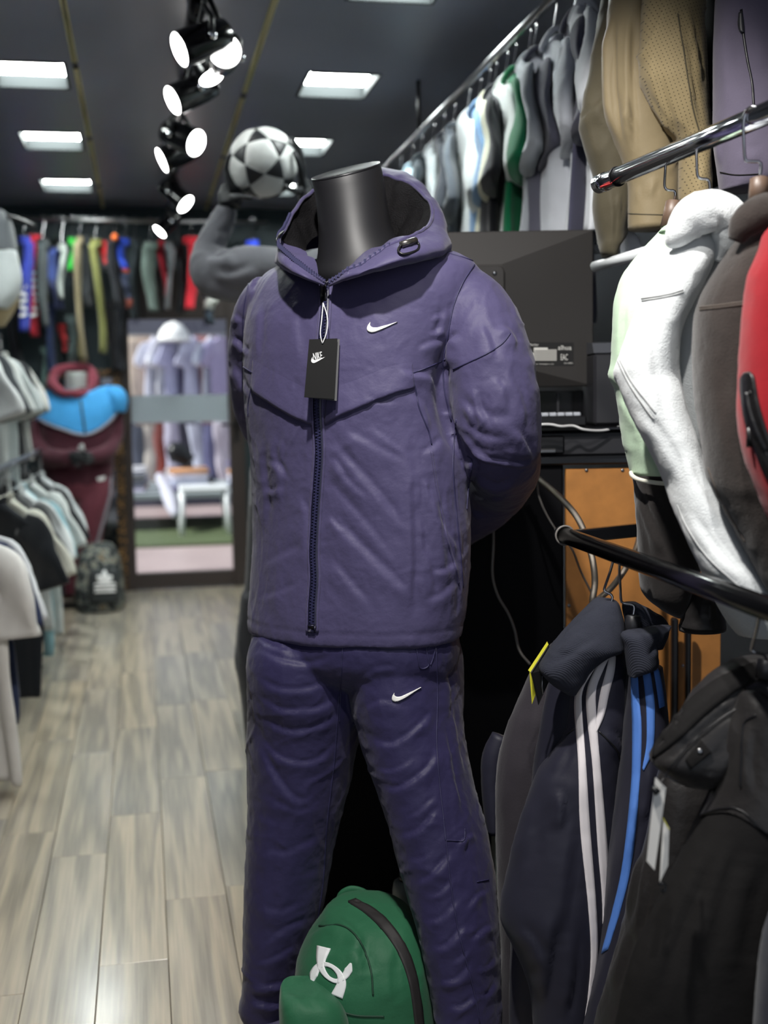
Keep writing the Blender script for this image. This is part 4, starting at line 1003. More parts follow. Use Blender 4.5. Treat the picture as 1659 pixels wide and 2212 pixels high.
wt = thing('white_shelf_rail', 'white tube rail sloping up behind the khaki jackets and green jacket', 'rail', at(1285, 575, 2.44))
mk('tube', *tube(polyP([(1284, 576, 2.46), (1340, 560, 2.38), (1400, 542, 2.30)]), .0105, 16), m_white_gloss, wt)
pk = thing('white_packet', 'white folded packet standing on the white rail below the khaki hems', 'packet', at(1360, 555, 2.46))
mk('packet', *sculpt(rowloft([(500, 1342, 1356, 2.5, .02), (515, 1342, 1376, 2.5, .03), (545, 1345, 1383, 2.5, .03), (562, 1338, 1386, 2.5, .03)], 10, 0, .6, 24, .5), amp=.002), mat('white paper', C(214, 216, 224), .7), pk)

# ---- cloth colours of the right racks
f_mint = cloth('mint nylon', (190, 214, 186), .6); f_white = cloth('white fleece', (216, 220, 221), .95, ((420, .5, .002), (90, .25, .003)), (16, .03), .4)
f_brown = cloth('brown black fleece', (48, 42, 39), .95, ((420, .5, .002), (90, .2, .003)), (60, .12), .25)
f_red = cloth('red jersey', (150, 9, 25), .8); f_blkc = cloth('black tracksuit cloth', (42, 38, 37), .8, sheen=.2); f_wpipe = mat('white piping', C(232, 230, 214), .6)
f_navy = cloth('dark navy tricot', (34, 34, 48), .55, ((300, .1, .001),), (10, .06), .05, .35); f_rib = mat('navy rib knit', C(38, 41, 54), .9, bump=(900, .5, .002), weave=(160, .5, 'DIAGONAL'))
f_plum = cloth('dark plum cloth', (46, 42, 48), .75); f_black = cloth('black cloth', (28, 27, 27), .8, sheen=.0, spec=.12); f_blkny = cloth('shiny black nylon', (34, 32, 32), .46, ((90, .3, .003), (500, .1, .001)), (12, .1), .05, .4)
f_ol1 = cloth('dark olive cloth', (78, 72, 56), .7); f_ol2 = cloth('khaki cloth', (134, 120, 92), .6)
f_purp = cloth('dusty purple cloth', (88, 82, 98), .85)
def perf():
    m = cloth('perforated khaki', (146, 130, 96), .75); nt = m.node_tree; N = nt.nodes; L = nt.links
    b = N['Principled BSDF']; src = b.inputs['Base Color'].links[0].from_socket
    tc = N.new('ShaderNodeTexCoord'); mp = N.new('ShaderNodeMapping'); mp.inputs['Rotation'].default_value = (0, .35, .2); mp.inputs['Scale'].default_value = (150, 150, 150); L.new(tc.outputs['Object'], mp.inputs[0])
    fr = N.new('ShaderNodeVectorMath'); fr.operation = 'FRACTION'; L.new(mp.outputs[0], fr.inputs[0]); sb = N.new('ShaderNodeVectorMath'); sb.operation = 'SUBTRACT'; sb.inputs[1].default_value = (.5, .5, .5); L.new(fr.outputs[0], sb.inputs[0])
    ml = N.new('ShaderNodeVectorMath'); ml.operation = 'MULTIPLY'; ml.inputs[1].default_value = (1, 0, 1); L.new(sb.outputs[0], ml.inputs[0])
    ln = N.new('ShaderNodeVectorMath'); ln.operation = 'LENGTH'; L.new(ml.outputs[0], ln.inputs[0]); lt = N.new('ShaderNodeMath'); lt.operation = 'LESS_THAN'; lt.inputs[1].default_value = .14; L.new(ln.outputs['Value'], lt.inputs[0])
    mx = N.new('ShaderNodeMix'); mx.data_type = 'RGBA'; mx.inputs[7].default_value = C(60, 52, 38); L.new(lt.outputs[0], mx.inputs[0]); L.new(src, mx.inputs[6]); L.new(mx.outputs[2], b.inputs['Base Color'])
    return m
f_perf = perf()
def gm(name, label, cat, px, py, d, group=None): return thing(name, label, cat, at(px, py, d), group)
def hang(P0, hook, neckpts, r, label, m_neck=m_woodneck, half=None):
    """hanger whose hook is traced over its rail; neckpts: top and bottom of the neck"""
    t = thing('clothes_hanger', label, 'hanger', at(*P0))
    mk('hook', *hook_px(hook), m_hook, t)
    a, b = at(*neckpts[0]), at(*neckpts[1]); mk('neck', *tube([a-(b-a)*.04, a, b], [r*.7, r*.86, r], 16), m_neck, t)
    ax = norm(RH*.5-_fh*.85) if half is None else half
    mk('shoulder_bar', *tube(np.array([b+ax*.04*k-np.array([0, 0, .012+.02*abs(k)**1.3]) for k in np.linspace(-1, 1, 9)]), .009, 10), m_neck, t)

for r_, b_, q_ in ((up_bar, E2, m_chrome), (lo_bar, G2_, m_blkgloss)):
    mk('upright', *cyl([b_[0], b_[1], 0], [b_[0], b_[1], b_[2]+.012], .016, n=16), q_, r_)
    mk('foot', *bbox([b_[0]-.12, b_[1]-.02, 0], [b_[0]+.12, b_[1]+.02, .025], .005), q_, r_, False)
# mint green jacket (farthest on the chrome rail)
g = gm('track_jacket', 'mint green jacket with white piping and black lower half, farthest on the chrome rail', 'jacket', 1440, 800, 1.85)
VF = sculpt(rowloft([(486, 1436, 1475, 1.86, .02), (510, 1415, 1500, 1.86, .035), (540, 1386, 1510, 1.86, .045), (570, 1362, 1515, 1.86, .05), (600, 1342, 1520, 1.86, .055), (650, 1326, 1520, 1.86, .06), (720, 1320, 1520, 1.86, .06), (780, 1317, 1520, 1.86, .06),
     (812, 1313, 1520, 1.86, .06), (840, 1327, 1520, 1.86, .06), (880, 1337, 1520, 1.86, .06), (930, 1347, 1520, 1.86, .06), (980, 1356, 1520, 1.86, .06), (1024, 1365, 1520, 1.86, .06)], 80, 0, .5, 64, .9),
     [([(1345, 620), (1340, 720), (1345, 820)], 7, .003), ([(1362, 640), (1366, 700), (1360, 760)], 5, .004), ([(1390, 900), (1400, 960), (1420, 1020)], 6, .004), ([(1375, 880), (1380, 960)], 6, .003), ([(1336, 850), (1362, 900), (1385, 930)], 6, .003)], .003, 14, 61)
mk('body', *VF, f_mint, g)
mk('stand_collar', *rowloft([(478, 1438, 1470, 1.84, .02), (486, 1434, 1474, 1.84, .022), (500, 1424, 1480, 1.84, .025)], 8, 0, .6, 32), f_mint, g)
pip = [at(x, y, d) for x, y, d in ((1363, 1021, 1.86), (1366, 1028, 1.83), (1380, 1036, 1.81), (1410, 1042, 1.80), (1450, 1045, 1.80), (1500, 1042, 1.81), (1522, 1030, 1.85))]
mk('piping', *tube(arcspline(np.array(pip), 40), .0034, 10), f_wpipe, g)
VF = sculpt(rowloft([(1024, 1366, 1520, 1.86, .058), (1060, 1372, 1520, 1.86, .057), (1120, 1376, 1520, 1.86, .055), (1200, 1381, 1515, 1.86, .052), (1245, 1384, 1505, 1.86, .05), (1285, 1394, 1490, 1.86, .045), (1315, 1430, 1482, 1.86, .035), (1330, 1456, 1474, 1.86, .02)], 60, 0, .5, 64, .9),
     [([(1378, 1060), (1405, 1130), (1440, 1210)], 7, .007), ([(1385, 1040), (1425, 1110), (1480, 1200)], 7, .006), ([(1420, 1050), (1450, 1090), (1500, 1160)], 8, .005), ([(1378, 1080), (1390, 1150), (1398, 1210)], 5, .003)], .003, 14, 62)
mk('lower_panel', *VF, f_blkc, g, label='black lower half')
VF = sculpt(rowloft([(1262, 1496, 1540, 1.84, .03), (1290, 1486, 1552, 1.84, .034), (1325, 1474, 1562, 1.84, .04), (1340, 1470, 1565, 1.84, .042), (1352, 1467, 1567, 1.84, .043)], 30, 0, .8, 64, 1), [([(1490+k*9, 1300), (1482+k*11, 1340)], 3, .002) for k in range(7)], .001, 20, 63)
mk('sleeve', *VF, f_blkny, g)
mk('elastic_cuff', *loft([ring(at(1517, y, 1.84), s*.0354, s*.030, 0, 48) for y, s in ((1349, 1), (1354, 1.02), (1362, 1.0), (1364, .9), (1352, .85))], False, True), f_blkc, g)
hang((1450, 440, 1.84), [(1458, 330, 1.80), (1462, 318, 1.785), (1455, 311, 1.79), (1443, 316, 1.80), (1439, 335, 1.81), (1437, 370, 1.82), (1436, 403, 1.83), (1444, 411, 1.83), (1456, 412, 1.83), (1459, 420, 1.83), (1457, 434, 1.84)],
     ((1457, 437, 1.84), (1448, 492, 1.84)), .0155, 'hanger with brown neck carrying the mint green jacket')

# white hoodie
g = gm('hoodie', 'thick white fleece hoodie hanging on the chrome rail, its hood bunched up', 'hoodie', 1500, 800, 1.70)
VF = sculpt(rowloft([(520, 1480, 1610, 1.745, .03), (600, 1450, 1650, 1.745, .045), (700, 1440, 1660, 1.745, .05), (900, 1448, 1670, 1.745, .05), (1100, 1480, 1690, 1.745, .05), (1250, 1525, 1700, 1.745, .05), (1340, 1572, 1720, 1.745, .045), (1368, 1592, 1720, 1.745, .04)], 60, 0, .5, 64, .9), amp=.004, sc=8, seed=65)
mk('body', *VF, f_white, g)
VF = sculpt(rowloft([(498, 1480, 1535, 1.72, .03), (515, 1455, 1545, 1.71, .045), (540, 1447, 1545, 1.71, .055), (580, 1416, 1530, 1.70, .06), (620, 1397, 1512, 1.70, .064), (660, 1380, 1490, 1.70, .066), (720, 1356, 1468, 1.70, .066), (790, 1331, 1464, 1.70, .066), (815, 1331, 1466, 1.70, .066), (850, 1344, 1472, 1.69, .066),
     (900, 1366, 1484, 1.68, .064), (960, 1400, 1503, 1.67, .062), (1020, 1432, 1524, 1.66, .06), (1060, 1447, 1544, 1.65, .06), (1100, 1460, 1565, 1.64, .06), (1170, 1490, 1606, 1.62, .058), (1230, 1520, 1642, 1.60, .056), (1275, 1556, 1668, 1.59, .05), (1320, 1600, 1700, 1.58, .045)], 110, 0, .6, 72, .95),
     [([(1365, 880), (1430, 960), (1470, 1050)], 14, .004), ([(1400, 690), (1395, 760), (1412, 860), (1440, 960)], 16, .004), ([(1345, 720), (1375, 715), (1392, 690)], 8, .003), ([(1480, 1100), (1530, 1180), (1600, 1260)], 12, .004), ([(1475, 980), (1510, 1060), (1560, 1140)], 12, .003)], .003, 10, 66)
mk('sleeve', *VF, f_white, g); HTs = bvh(VF)
for pts in ([(1386, 645), (1420, 640), (1450, 634), (1475, 626)], [(1387, 650), (1420, 645), (1450, 639), (1476, 631)], [(1335, 780), (1360, 830), (1390, 875), (1412, 905)], [(1340, 778), (1366, 826), (1398, 868), (1416, 892)], [(1463, 1090), (1485, 1140), (1530, 1205), (1600, 1270)]):
    V, F = seam(pts, HTs, .0011)
    if len(V): mk('seam', V, F, mat('grey stitch', C(170, 172, 172), .9), g)
VF = sculpt(pathtube([(1444, 528, 1.68, 14), (1462, 505, 1.665, 34), (1495, 468, 1.655, 47), (1540, 454, 1.655, 45), (1578, 474, 1.66, 44), (1572, 525, 1.67, 32), (1556, 562, 1.68, 12)], 60, 40, .8), [([(1470, 480), (1500, 440), (1550, 430)], 12, .004), ([(1540, 470), (1560, 520)], 12, .004)], .003, 14, 67)
mk('hood', *VF, f_white, g)
hang((1530, 420, 1.69), [(1540, 303, 1.70), (1538, 290, 1.69), (1528, 281, 1.69), (1512, 287, 1.70), (1505, 310, 1.705), (1505, 350, 1.705), (1507, 380, 1.705), (1516, 386, 1.705), (1529, 388, 1.705), (1533, 398, 1.705), (1534, 425, 1.705)],
     ((1534, 424, 1.705), (1532, 460, 1.705)), .013, 'hanger on the chrome rail carrying the white hoodie')
# brown hoodie
g = gm('hoodie', 'dark brown fleece hoodie between the white hoodie and the red jacket', 'hoodie', 1600, 800, 1.56)
VF = sculpt(rowloft([(490, 1620, 1700, 1.57, .03), (510, 1604, 1710, 1.565, .045), (545, 1577, 1715, 1.56, .055), (582, 1549, 1715, 1.56, .06), (647, 1513, 1715, 1.56, .064), (707, 1500, 1715, 1.56, .066), (828, 1501, 1720, 1.56, .066), (900, 1509, 1725, 1.555, .066), (974, 1520, 1735, 1.55, .064), (1024, 1528, 1745, 1.545, .062),
     (1052, 1540, 1750, 1.54, .062), (1088, 1558, 1760, 1.54, .06), (1176, 1613, 1790, 1.53, .056), (1255, 1655, 1825, 1.52, .05), (1320, 1700, 1850, 1.51, .045)], 90, 0, .6, 72, .9), [([(1540, 740), (1550, 850), (1570, 960), (1600, 1050)], 20, .004), ([(1580, 800), (1590, 950), (1630, 1080)], 16, .004)], .003, 10, 68)
mk('sleeve', *VF, f_brown, g); HTs = bvh(VF)
for pts in ([(1512, 664), (1550, 660), (1580, 656), (1612, 652)], [(1512, 669), (1550, 665), (1580, 661), (1612, 657)], [(1530, 1010), (1545, 1050), (1560, 1085), (1610, 1170)]):
    V, F = seam(pts, HTs, .0012)
    if len(V): mk('seam', V, F, mat('brown stitch', C(84, 76, 70), .9), g)
VF = sculpt(pathtube([(1590, 520, 1.525, 14), (1606, 488, 1.52, 30), (1640, 462, 1.515, 36), (1690, 455, 1.515, 40), (1740, 480, 1.52, 40)], 40, 36, .8), amp=.002, seed=69); mk('hood', *VF, f_brown, g)
VF = sculpt(rowloft([(470, 1640, 1780, 1.60, .04), (700, 1600, 1830, 1.62, .06), (1000, 1610, 1850, 1.62, .06), (1340, 1660, 1880, 1.62, .06)], 40, 0, .5, 56, .9), amp=.004, seed=70); mk('body', *VF, f_brown, g)
hang((1640, 385, 1.57), [(1640, 255, 1.56), (1640, 240, 1.55), (1628, 230, 1.55), (1612, 240, 1.56), (1606, 265, 1.565), (1607, 310, 1.57), (1610, 345, 1.57), (1620, 349, 1.57), (1640, 350, 1.57), (1644, 360, 1.57), (1641, 382, 1.57)],
     ((1641, 386, 1.575), (1640, 440, 1.575)), .0145, 'hanger with brown wooden neck in the brown hoodie')
# red jacket
g = gm('track_jacket', 'bright red jacket with black zip pocket, nearest on the chrome rail at the right edge', 'jacket', 1680, 800, 1.44)
VF = sculpt(rowloft([(470, 1690, 1760, 1.45, .03), (500, 1658, 1775, 1.45, .045), (540, 1645, 1780, 1.44, .055), (600, 1621, 1785, 1.44, .06), (680, 1610, 1790, 1.44, .062), (750, 1604, 1790, 1.44, .062), (830, 1600, 1790, 1.44, .062), (900, 1599, 1790, 1.44, .062), (980, 1611, 1800, 1.44, .06), (1060, 1641, 1810, 1.43, .056), (1110, 1660, 1820, 1.43, .05), (1180, 1700, 1840, 1.43, .04)], 70, 0, .6, 64, .9), [([(1640, 930), (1650, 980), (1670, 1020)], 6, .003)], .002, 10, 71)
mk('sleeve', *VF, f_red, g); HTs = bvh(VF)
m_blkzip = mat('black rubber zip pocket', C(22, 21, 22), .35, bump=(120, .3, .002))
V, F = band([(1612, 806), (1604, 822), (1606, 860), (1613, 905), (1628, 955), (1652, 1015), (1670, 1050)], [(1622, 803), (1631, 816), (1640, 866), (1653, 915), (1668, 955), (1682, 985), (1692, 1000)], HTs, 40, 6, .004); mk('zip_pocket', V, F, m_blkzip, g)
V, F = band([(1616, 850), (1622, 890), (1640, 945), (1668, 1005)], [(1622, 848), (1629, 888), (1648, 942), (1674, 1000)], HTs, 40, 3, .007); mk('zip_teeth', V, F, m_blk, g)
q = [(1617, 848), (1608, 868), (1606, 882), (1610, 900), (1613, 925), (1614, 945)]
P = [];
for x, y in q:
    h = cast(HTs, x, y); P.append(h[0]-FWD*.010 if h else at(x, y, 1.38))
mk('zip_pull', *tube(arcspline(np.array(P), 30), .0022, 8), m_blkzip, g); mk('pull_tab', *tube([P[-2], P[-1]-[0, 0, .012]], [.0036, .0042], 10), m_blkzip, g)

# ---- jackets higher up at the right
g = gm('jacket', 'dark olive jacket with folded sleeve, left of the khaki jackets at top right', 'jacket', 1310, 200, 2.42, 'olive and khaki jackets at top right')
VF = sculpt(rowloft([(-215, 1338, 1368, 2.42, .02), (-190, 1318, 1388, 2.42, .035), (-130, 1306, 1398, 2.42, .05), (-40, 1300, 1400, 2.42, .05), (28, 1289, 1400, 2.42, .055), (100, 1281, 1400, 2.42, .06), (168, 1272, 1400, 2.42, .06), (230, 1258, 1400, 2.42, .06), (272, 1249, 1390, 2.42, .058), (290, 1252, 1385, 2.42, .056), (340, 1268, 1375, 2.42, .054), (389, 1284, 1368, 2.42, .05), (448, 1282, 1360, 2.42, .048), (500, 1290, 1350, 2.42, .042), (530, 1299, 1338, 2.42, .034), (552, 1302, 1334, 2.42, .03)], 80, 0, .6, 64, .9),
     [([(1255, 272), (1290, 240), (1315, 205)], 7, .008), ([(1315, 200), (1296, 172)], 6, .005), ([(1318, 400), (1325, 470), (1322, 525)], 4, .004), ([(1335, 420), (1340, 470)], 5, .004), ([(1315, 440), (1345, 425)], 4, .003)], .0065, 10, 72)
mk('body', *VF, f_ol1, g); JTn = bvh(VF)
mk('elastic_cuff', *loft([ring(at(1318, y, 2.42), s*.0165, s*.028, 0, 40) for y, s in ((528, 1.1), (534, 1.0), (546, 1.0), (553, 1.04), (554, .9))]), f_ol1, g)
g = gm('jacket', 'plain khaki jacket with shiny folds, between the dark olive and the perforated jacket', 'jacket', 1370, 200, 2.36, 'olive and khaki jackets at top right')
VF = sculpt(rowloft([(-215, 1362, 1392, 2.36, .02), (-190, 1338, 1415, 2.36, .035), (-130, 1326, 1426, 2.36, .05), (-40, 1320, 1430, 2.36, .05), (56, 1313, 1430, 2.36, .056), (168, 1305, 1440, 2.36, .06), (252, 1309, 1450, 2.36, .06), (300, 1322, 1460, 2.36, .056), (359, 1347, 1470, 2.36, .05), (400, 1356, 1470, 2.36, .048), (440, 1356, 1466, 2.36, .046), (495, 1356, 1450, 2.36, .044)], 80, 0, .6, 64, .9),
     [([(1322, 20), (1318, 120), (1322, 230), (1340, 320)], 8, .014), ([(1360, 20), (1358, 150), (1360, 280), (1365, 350)], 8, .016), ([(1340, 30), (1338, 150), (1336, 240)], 8, .004), ([(1345, 250), (1360, 240)], 5, .004), ([(1380, 400), (1376, 440)], 4, .003), ([(1420, 380), (1405, 430)], 5, .005), ([(1375, 90), (1380, 160), (1386, 200)], 6, .005)], .0065, 10, 73)
mk('body', *VF, f_ol2, g); T_ = bvh(VF)
V, F = seam([(1357, 461), (1390, 463), (1440, 464)], T_, .001); mk('seam', V, F, f_ol1, g)
g = gm('jacket', 'perforated khaki jacket with small holes, left of the purple jacket', 'jacket', 1460, 150, 2.28, 'olive and khaki jackets at top right')
VF = sculpt(rowloft([(-235, 1440, 1470, 2.28, .02), (-205, 1410, 1500, 2.28, .035), (-130, 1394, 1516, 2.28, .05), (-40, 1388, 1520, 2.28, .05), (60, 1386, 1522, 2.28, .056), (165, 1386, 1525, 2.28, .06), (185, 1391, 1526, 2.28, .06), (210, 1403, 1528, 2.28, .058), (260, 1436, 1530, 2.28, .054), (300, 1466, 1531, 2.28, .05), (340, 1474, 1531, 2.28, .048), (420, 1476, 1530, 2.28, .046), (440, 1480, 1528, 2.28, .04)], 80, 0, .6, 64, .9),
     [([(1410, 90), (1418, 170), (1440, 240), (1470, 300)], 9, .006), ([(1455, 0), (1472, 80), (1490, 200), (1510, 290)], 7, .008), ([(1482, 0), (1496, 90), (1515, 200)], 6, .006), ([(1395, 190), (1430, 240), (1476, 306)], 5, .004)], .0065, 10, 74)
mk('body', *VF, f_perf, g); T_ = bvh(VF)
V, F = seam([(1464, 30), (1480, 130), (1496, 230), (1512, 290)], T_, .0014); mk('seam', V, F, f_ol1, g)
g = gm('jacket', 'dusty purple jacket with black zip at the top right corner', 'jacket', 1600, 200, 2.1)
VF = sculpt(rowloft([(-300, 1640, 1680, 2.1, .02), (-260, 1590, 1730, 2.1, .035), (-150, 1560, 1755, 2.1, .05), (-40, 1552, 1760, 2.1, .06), (60, 1548, 1760, 2.1, .065), (200, 1546, 1760, 2.1, .07), (300, 1544, 1760, 2.1, .07), (360, 1550, 1720, 2.1, .066), (395, 1554, 1680, 2.1, .06), (412, 1556, 1640, 2.1, .05)], 60, 0, .6, 72, .85), [([(1562, 60), (1570, 150), (1590, 250)], 14, .004), ([(1556, 290), (1553, 360)], 6, .004), ([(1590, 340), (1620, 330), (1650, 345)], 8, .004), ([(1640, 40), (1650, 160)], 14, .003)], .003, 10, 75)
mk('body', *VF, f_purp, g); T_ = bvh(VF)
V, F = band([(1599, 22), (1603, 70), (1612, 130), (1622, 180), (1626, 235)], [(1604, 20), (1608, 68), (1617, 128), (1627, 180), (1631, 235)], T_, 40, 2, .0018); mk('zip', V, F, m_blk, g)
V, F = band([(1598, 30), (1596, 55), (1600, 72)], [(1604, 28), (1607, 50), (1608, 72)], T_, 12, 2, .006); mk('zip_pull', V, F, m_dk, g)
V, F = seam([(1556, 372), (1590, 378), (1640, 376)], T_, .001); mk('seam', V, F, f_black, g)
g = gm('jacket', 'added dark strip standing in for the shade between the khaki and purple jackets', 'jacket', 1538, 150, 2.3)  # added dark strip: shade of the gap built as a black cloth shape
mk('body', *sculpt(rowloft([(-225, 1534, 1550, 2.32, .02), (-180, 1526, 1558, 2.32, .04), (-40, 1522, 1560, 2.32, .05), (200, 1524, 1562, 2.32, .05), (330, 1528, 1562, 2.32, .05), (400, 1530, 1556, 2.32, .04)], 30, 0, .6, 40), amp=.002), f_black, g)

pa, pb_ = at(1330, -262, 2.44), at(1700, -345, 2.06); zr_ = (pa[2]+pb_[2])/2; pa[2] = pb_[2] = zr_
tr = thing('clothes_rail', 'rail above the picture edge carrying the khaki and purple jackets', 'rail', pa)
e_ = norm(pb_-pa); mk('bar', *tube([pa-e_*.08, pb_+e_*.15], .013, 14), m_chrome, tr)
for p_ in (pa-e_*.05, pb_+e_*.12): mk('hanger_rod', *cyl(p_, [p_[0], p_[1], ZC+.004], .007, n=10), m_steel, tr)
for px, py, d, lab in ((1353, -205, 2.42, 'dark olive jacket'), (1377, -205, 2.36, 'plain khaki jacket'), (1455, -222, 2.28, 'perforated khaki jacket'), (1660, -285, 2.1, 'dusty purple jacket'), (1542, -212, 2.32, 'dark shade strip between khaki and purple')):
    p_ = at(px, py, d); top = pa+e_*((p_-pa)@e_); hanger(p_-[0, 0, .03], .9, top, 'hanger of the '+lab+' above the picture edge', None, half=.03)
# ---- lower rack
g = gm('track_jacket', 'dark plum black jacket, farthest on the black rail, yellow edged tag at its collar', 'jacket', 1180, 1800, 2.06)
VF = sculpt(rowloft([(1395, 1190, 1260, 2.06, .03), (1430, 1160, 1290, 2.06, .045), (1461, 1140, 1305, 2.06, .055), (1533, 1108, 1310, 2.06, .06), (1613, 1080, 1305, 2.06, .064), (1680, 1070, 1300, 2.06, .066), (1760, 1069, 1300, 2.06, .066), (1830, 1070, 1300, 2.06, .066), (1975, 1077, 1300, 2.06, .066), (2080, 1080, 1300, 2.06, .066), (2212, 1068, 1300, 2.06, .066), (2330, 1066, 1300, 2.06, .06)], 90, 0, .6, 64, .9),
     [([(1130, 1500), (1112, 1600), (1095, 1700), (1090, 1800)], 14, .005), ([(1165, 1500), (1150, 1600), (1120, 1720)], 12, .005), ([(1190, 1520), (1170, 1640), (1145, 1720)], 8, .004), ([(1095, 2050), (1120, 2120), (1130, 2212)], 10, .005)], .003, 10, 76)
mk('body', *VF, f_plum, g)
mk('sleeve', *sculpt(pathtube([(1084, 1590, 2.14, 22), (1066, 1640, 2.14, 26), (1064, 1720, 2.14, 24), (1072, 1800, 2.14, 22)], 24, 28), amp=.002), f_navy, g)
def flatquad(name, q, m_, par, th=.0008):
    P = np.array([at(*k) for k in q]); n = norm(np.cross(P[1]-P[0], P[3]-P[0])); n = -n if n@FWD > 0 else n; V = np.r_[P, P-n*th]
    return mk(name, V, [[0, 1, 2, 3], [7, 6, 5, 4], [0, 4, 5, 1], [1, 5, 6, 2], [2, 6, 7, 3], [3, 7, 4, 0]], m_, par, False)
tg = thing('price_tag', 'black and yellow folded price tag at the collar of the navy white striped jacket', 'tag', at(1165, 1450, 1.9))
m_yel = mat('yellow tag edge', C(228, 222, 60), .6)
flatquad('yellow_card', [(1182, 1386, 1.90), (1185, 1392, 1.90), (1146, 1452, 1.89), (1141, 1448, 1.89)], m_yel, tg)
flatquad('yellow_card', [(1143, 1446, 1.89), (1149, 1462, 1.89), (1157, 1500, 1.90), (1149, 1521, 1.90)], m_yel, tg)
flatquad('black_card', [(1186, 1394, 1.895), (1200, 1440, 1.885), (1163, 1524, 1.885), (1147, 1455, 1.885)], m_card, tg)
mk('pin', *tube(polyP([(1172, 1460, 1.88), (1171, 1480, 1.88), (1173, 1500, 1.88)]), .0012, 6), m_steel, tg)

g = gm('track_jacket', 'navy tracksuit jacket with three white stripes down the sleeve and ribbed collar', 'jacket', 1250, 1800, 1.93)
VF = sculpt(rowloft([(1440, 1190, 1348, 1.99, .04), (1520, 1180, 1348, 1.99, .05), (1700, 1150, 1340, 1.99, .055), (1950, 1110, 1330, 1.99, .055), (2330, 1100, 1310, 1.99, .055)], 50, 0, .5, 56, .9), amp=.004, seed=77); mk('body', *VF, f_navy, g)
VF = sculpt(rowloft([(1400, 1290, 1346, 1.93, .03), (1430, 1255, 1352, 1.92, .042), (1480, 1240, 1354, 1.92, .05), (1540, 1232, 1354, 1.92, .054), (1590, 1220, 1350, 1.92, .056), (1642, 1187, 1345, 1.92, .058), (1680, 1161, 1342, 1.92, .06), (1765, 1131, 1340, 1.92, .06), (1870, 1101, 1327, 1.915, .06), (1945, 1082, 1320, 1.91, .06), (1988, 1081, 1318, 1.91, .06),
     (2030, 1100, 1314, 1.91, .058), (2089, 1126, 1306, 1.91, .055), (2144, 1143, 1296, 1.91, .052), (2212, 1150, 1275, 1.91, .05), (2330, 1165, 1245, 1.91, .045)], 110, 0, .6, 80, .9),
     [([(1205, 1700), (1215, 1745), (1210, 1800)], 8, .006), ([(1238, 1770), (1225, 1850), (1215, 1950), (1190, 2060)], 16, .005), ([(1195, 1960), (1185, 2060), (1170, 2180)], 12, .006), ([(1110, 2000), (1150, 2040), (1180, 2100)], 14, .004), ([(1160, 1720), (1140, 1800), (1115, 1880)], 22, .004), ([(1230, 1600), (1215, 1640), (1190, 1680)], 10, .003), ([(1300, 1580), (1330, 1600), (1345, 1640)], 10, .004), ([(1240, 2000), (1235, 2100), (1215, 2212)], 10, .005)], .0022, 10, 78)
mk('sleeve', *VF, f_navy, g); NT = bvh(VF)
m_wst = mat('white stripe tape', C(240, 234, 236), .65, weave=(500, .25, 'Z'))
m_bst = mat('blue stripe tape', C(84, 134, 218), .65, weave=(500, .25, 'Z'))
for L_, R_ in (([(1289, 1418), (1262, 1455), (1246, 1492), (1242, 1530), (1249, 1638), (1253, 1786), (1270, 1954), (1276, 2060), (1270, 2150), (1262, 2205)], [(1304, 1416), (1275, 1460), (1259, 1492), (1257, 1530), (1265, 1638), (1274, 1786), (1287, 1954), (1290, 2060), (1278, 2150), (1266, 2205)]),
               ([(1306, 1412), (1284, 1450), (1269, 1490), (1268, 1540), (1280, 1660), (1291, 1828), (1301, 1954), (1298, 2060), (1280, 2140), (1268, 2200)], [(1322, 1408), (1300, 1455), (1288, 1490), (1288, 1540), (1297, 1660), (1311, 1828), (1316, 1954), (1311, 2060), (1289, 2140), (1272, 2200)]),
               ([(1318, 1408), (1309, 1450), (1297, 1495), (1290, 1540), (1287, 1578)], [(1331, 1405), (1327, 1450), (1316, 1495), (1305, 1545), (1289, 1582)])):
    V, F = band(L_, R_, NT, 80, 3, .0016); mk('white_stripe', V, F, m_wst, g)
for pts in ([(1223, 1588), (1240, 1575)], [(1294, 1580), (1315, 1600), (1335, 1625), (1339, 1660), (1339, 1740), (1325, 1820)]):
    V, F = seam(pts, NT, .0012)
    if len(V): mk('seam', V, F, m_blk, g)
VF = sculpt(rowloft([(1297, 1296, 1318, 1.90, .02), (1303, 1282, 1334, 1.90, .035), (1342, 1243, 1346, 1.89, .045), (1387, 1201, 1350, 1.88, .05), (1402, 1188, 1351, 1.88, .05), (1415, 1180, 1318, 1.88, .048), (1444, 1166, 1278, 1.88, .045), (1470, 1188, 1260, 1.88, .038), (1496, 1224, 1243, 1.88, .02)], 60, 0, .6, 64, .9), [([(1200, 1400), (1250, 1350), (1300, 1310)], 8, .004), ([(1190, 1450), (1240, 1420), (1300, 1380)], 10, .003), ([(1205, 1410), (1235, 1385), (1262, 1366)], 6, .003)], .0015, 14, 79)
mk('rib_collar', *VF, f_rib, g)
hang((1322, 1300, 1.9), [(1352, 1212, 1.86), (1350, 1198, 1.84), (1338, 1194, 1.84), (1328, 1202, 1.86), (1318, 1235, 1.88), (1306, 1270, 1.89), (1306, 1277, 1.89), (1318, 1283, 1.89), (1323, 1290, 1.89), (1319, 1305, 1.89)], ((1319, 1306, 1.92), (1312, 1340, 1.92)), .012, 'hanger whose hook leans left on the black rail, in the white striped jacket', m_dk)
g = gm('track_jacket', 'navy tracksuit jacket with three blue stripes behind the white striped one', 'jacket', 1390, 1700, 1.86)
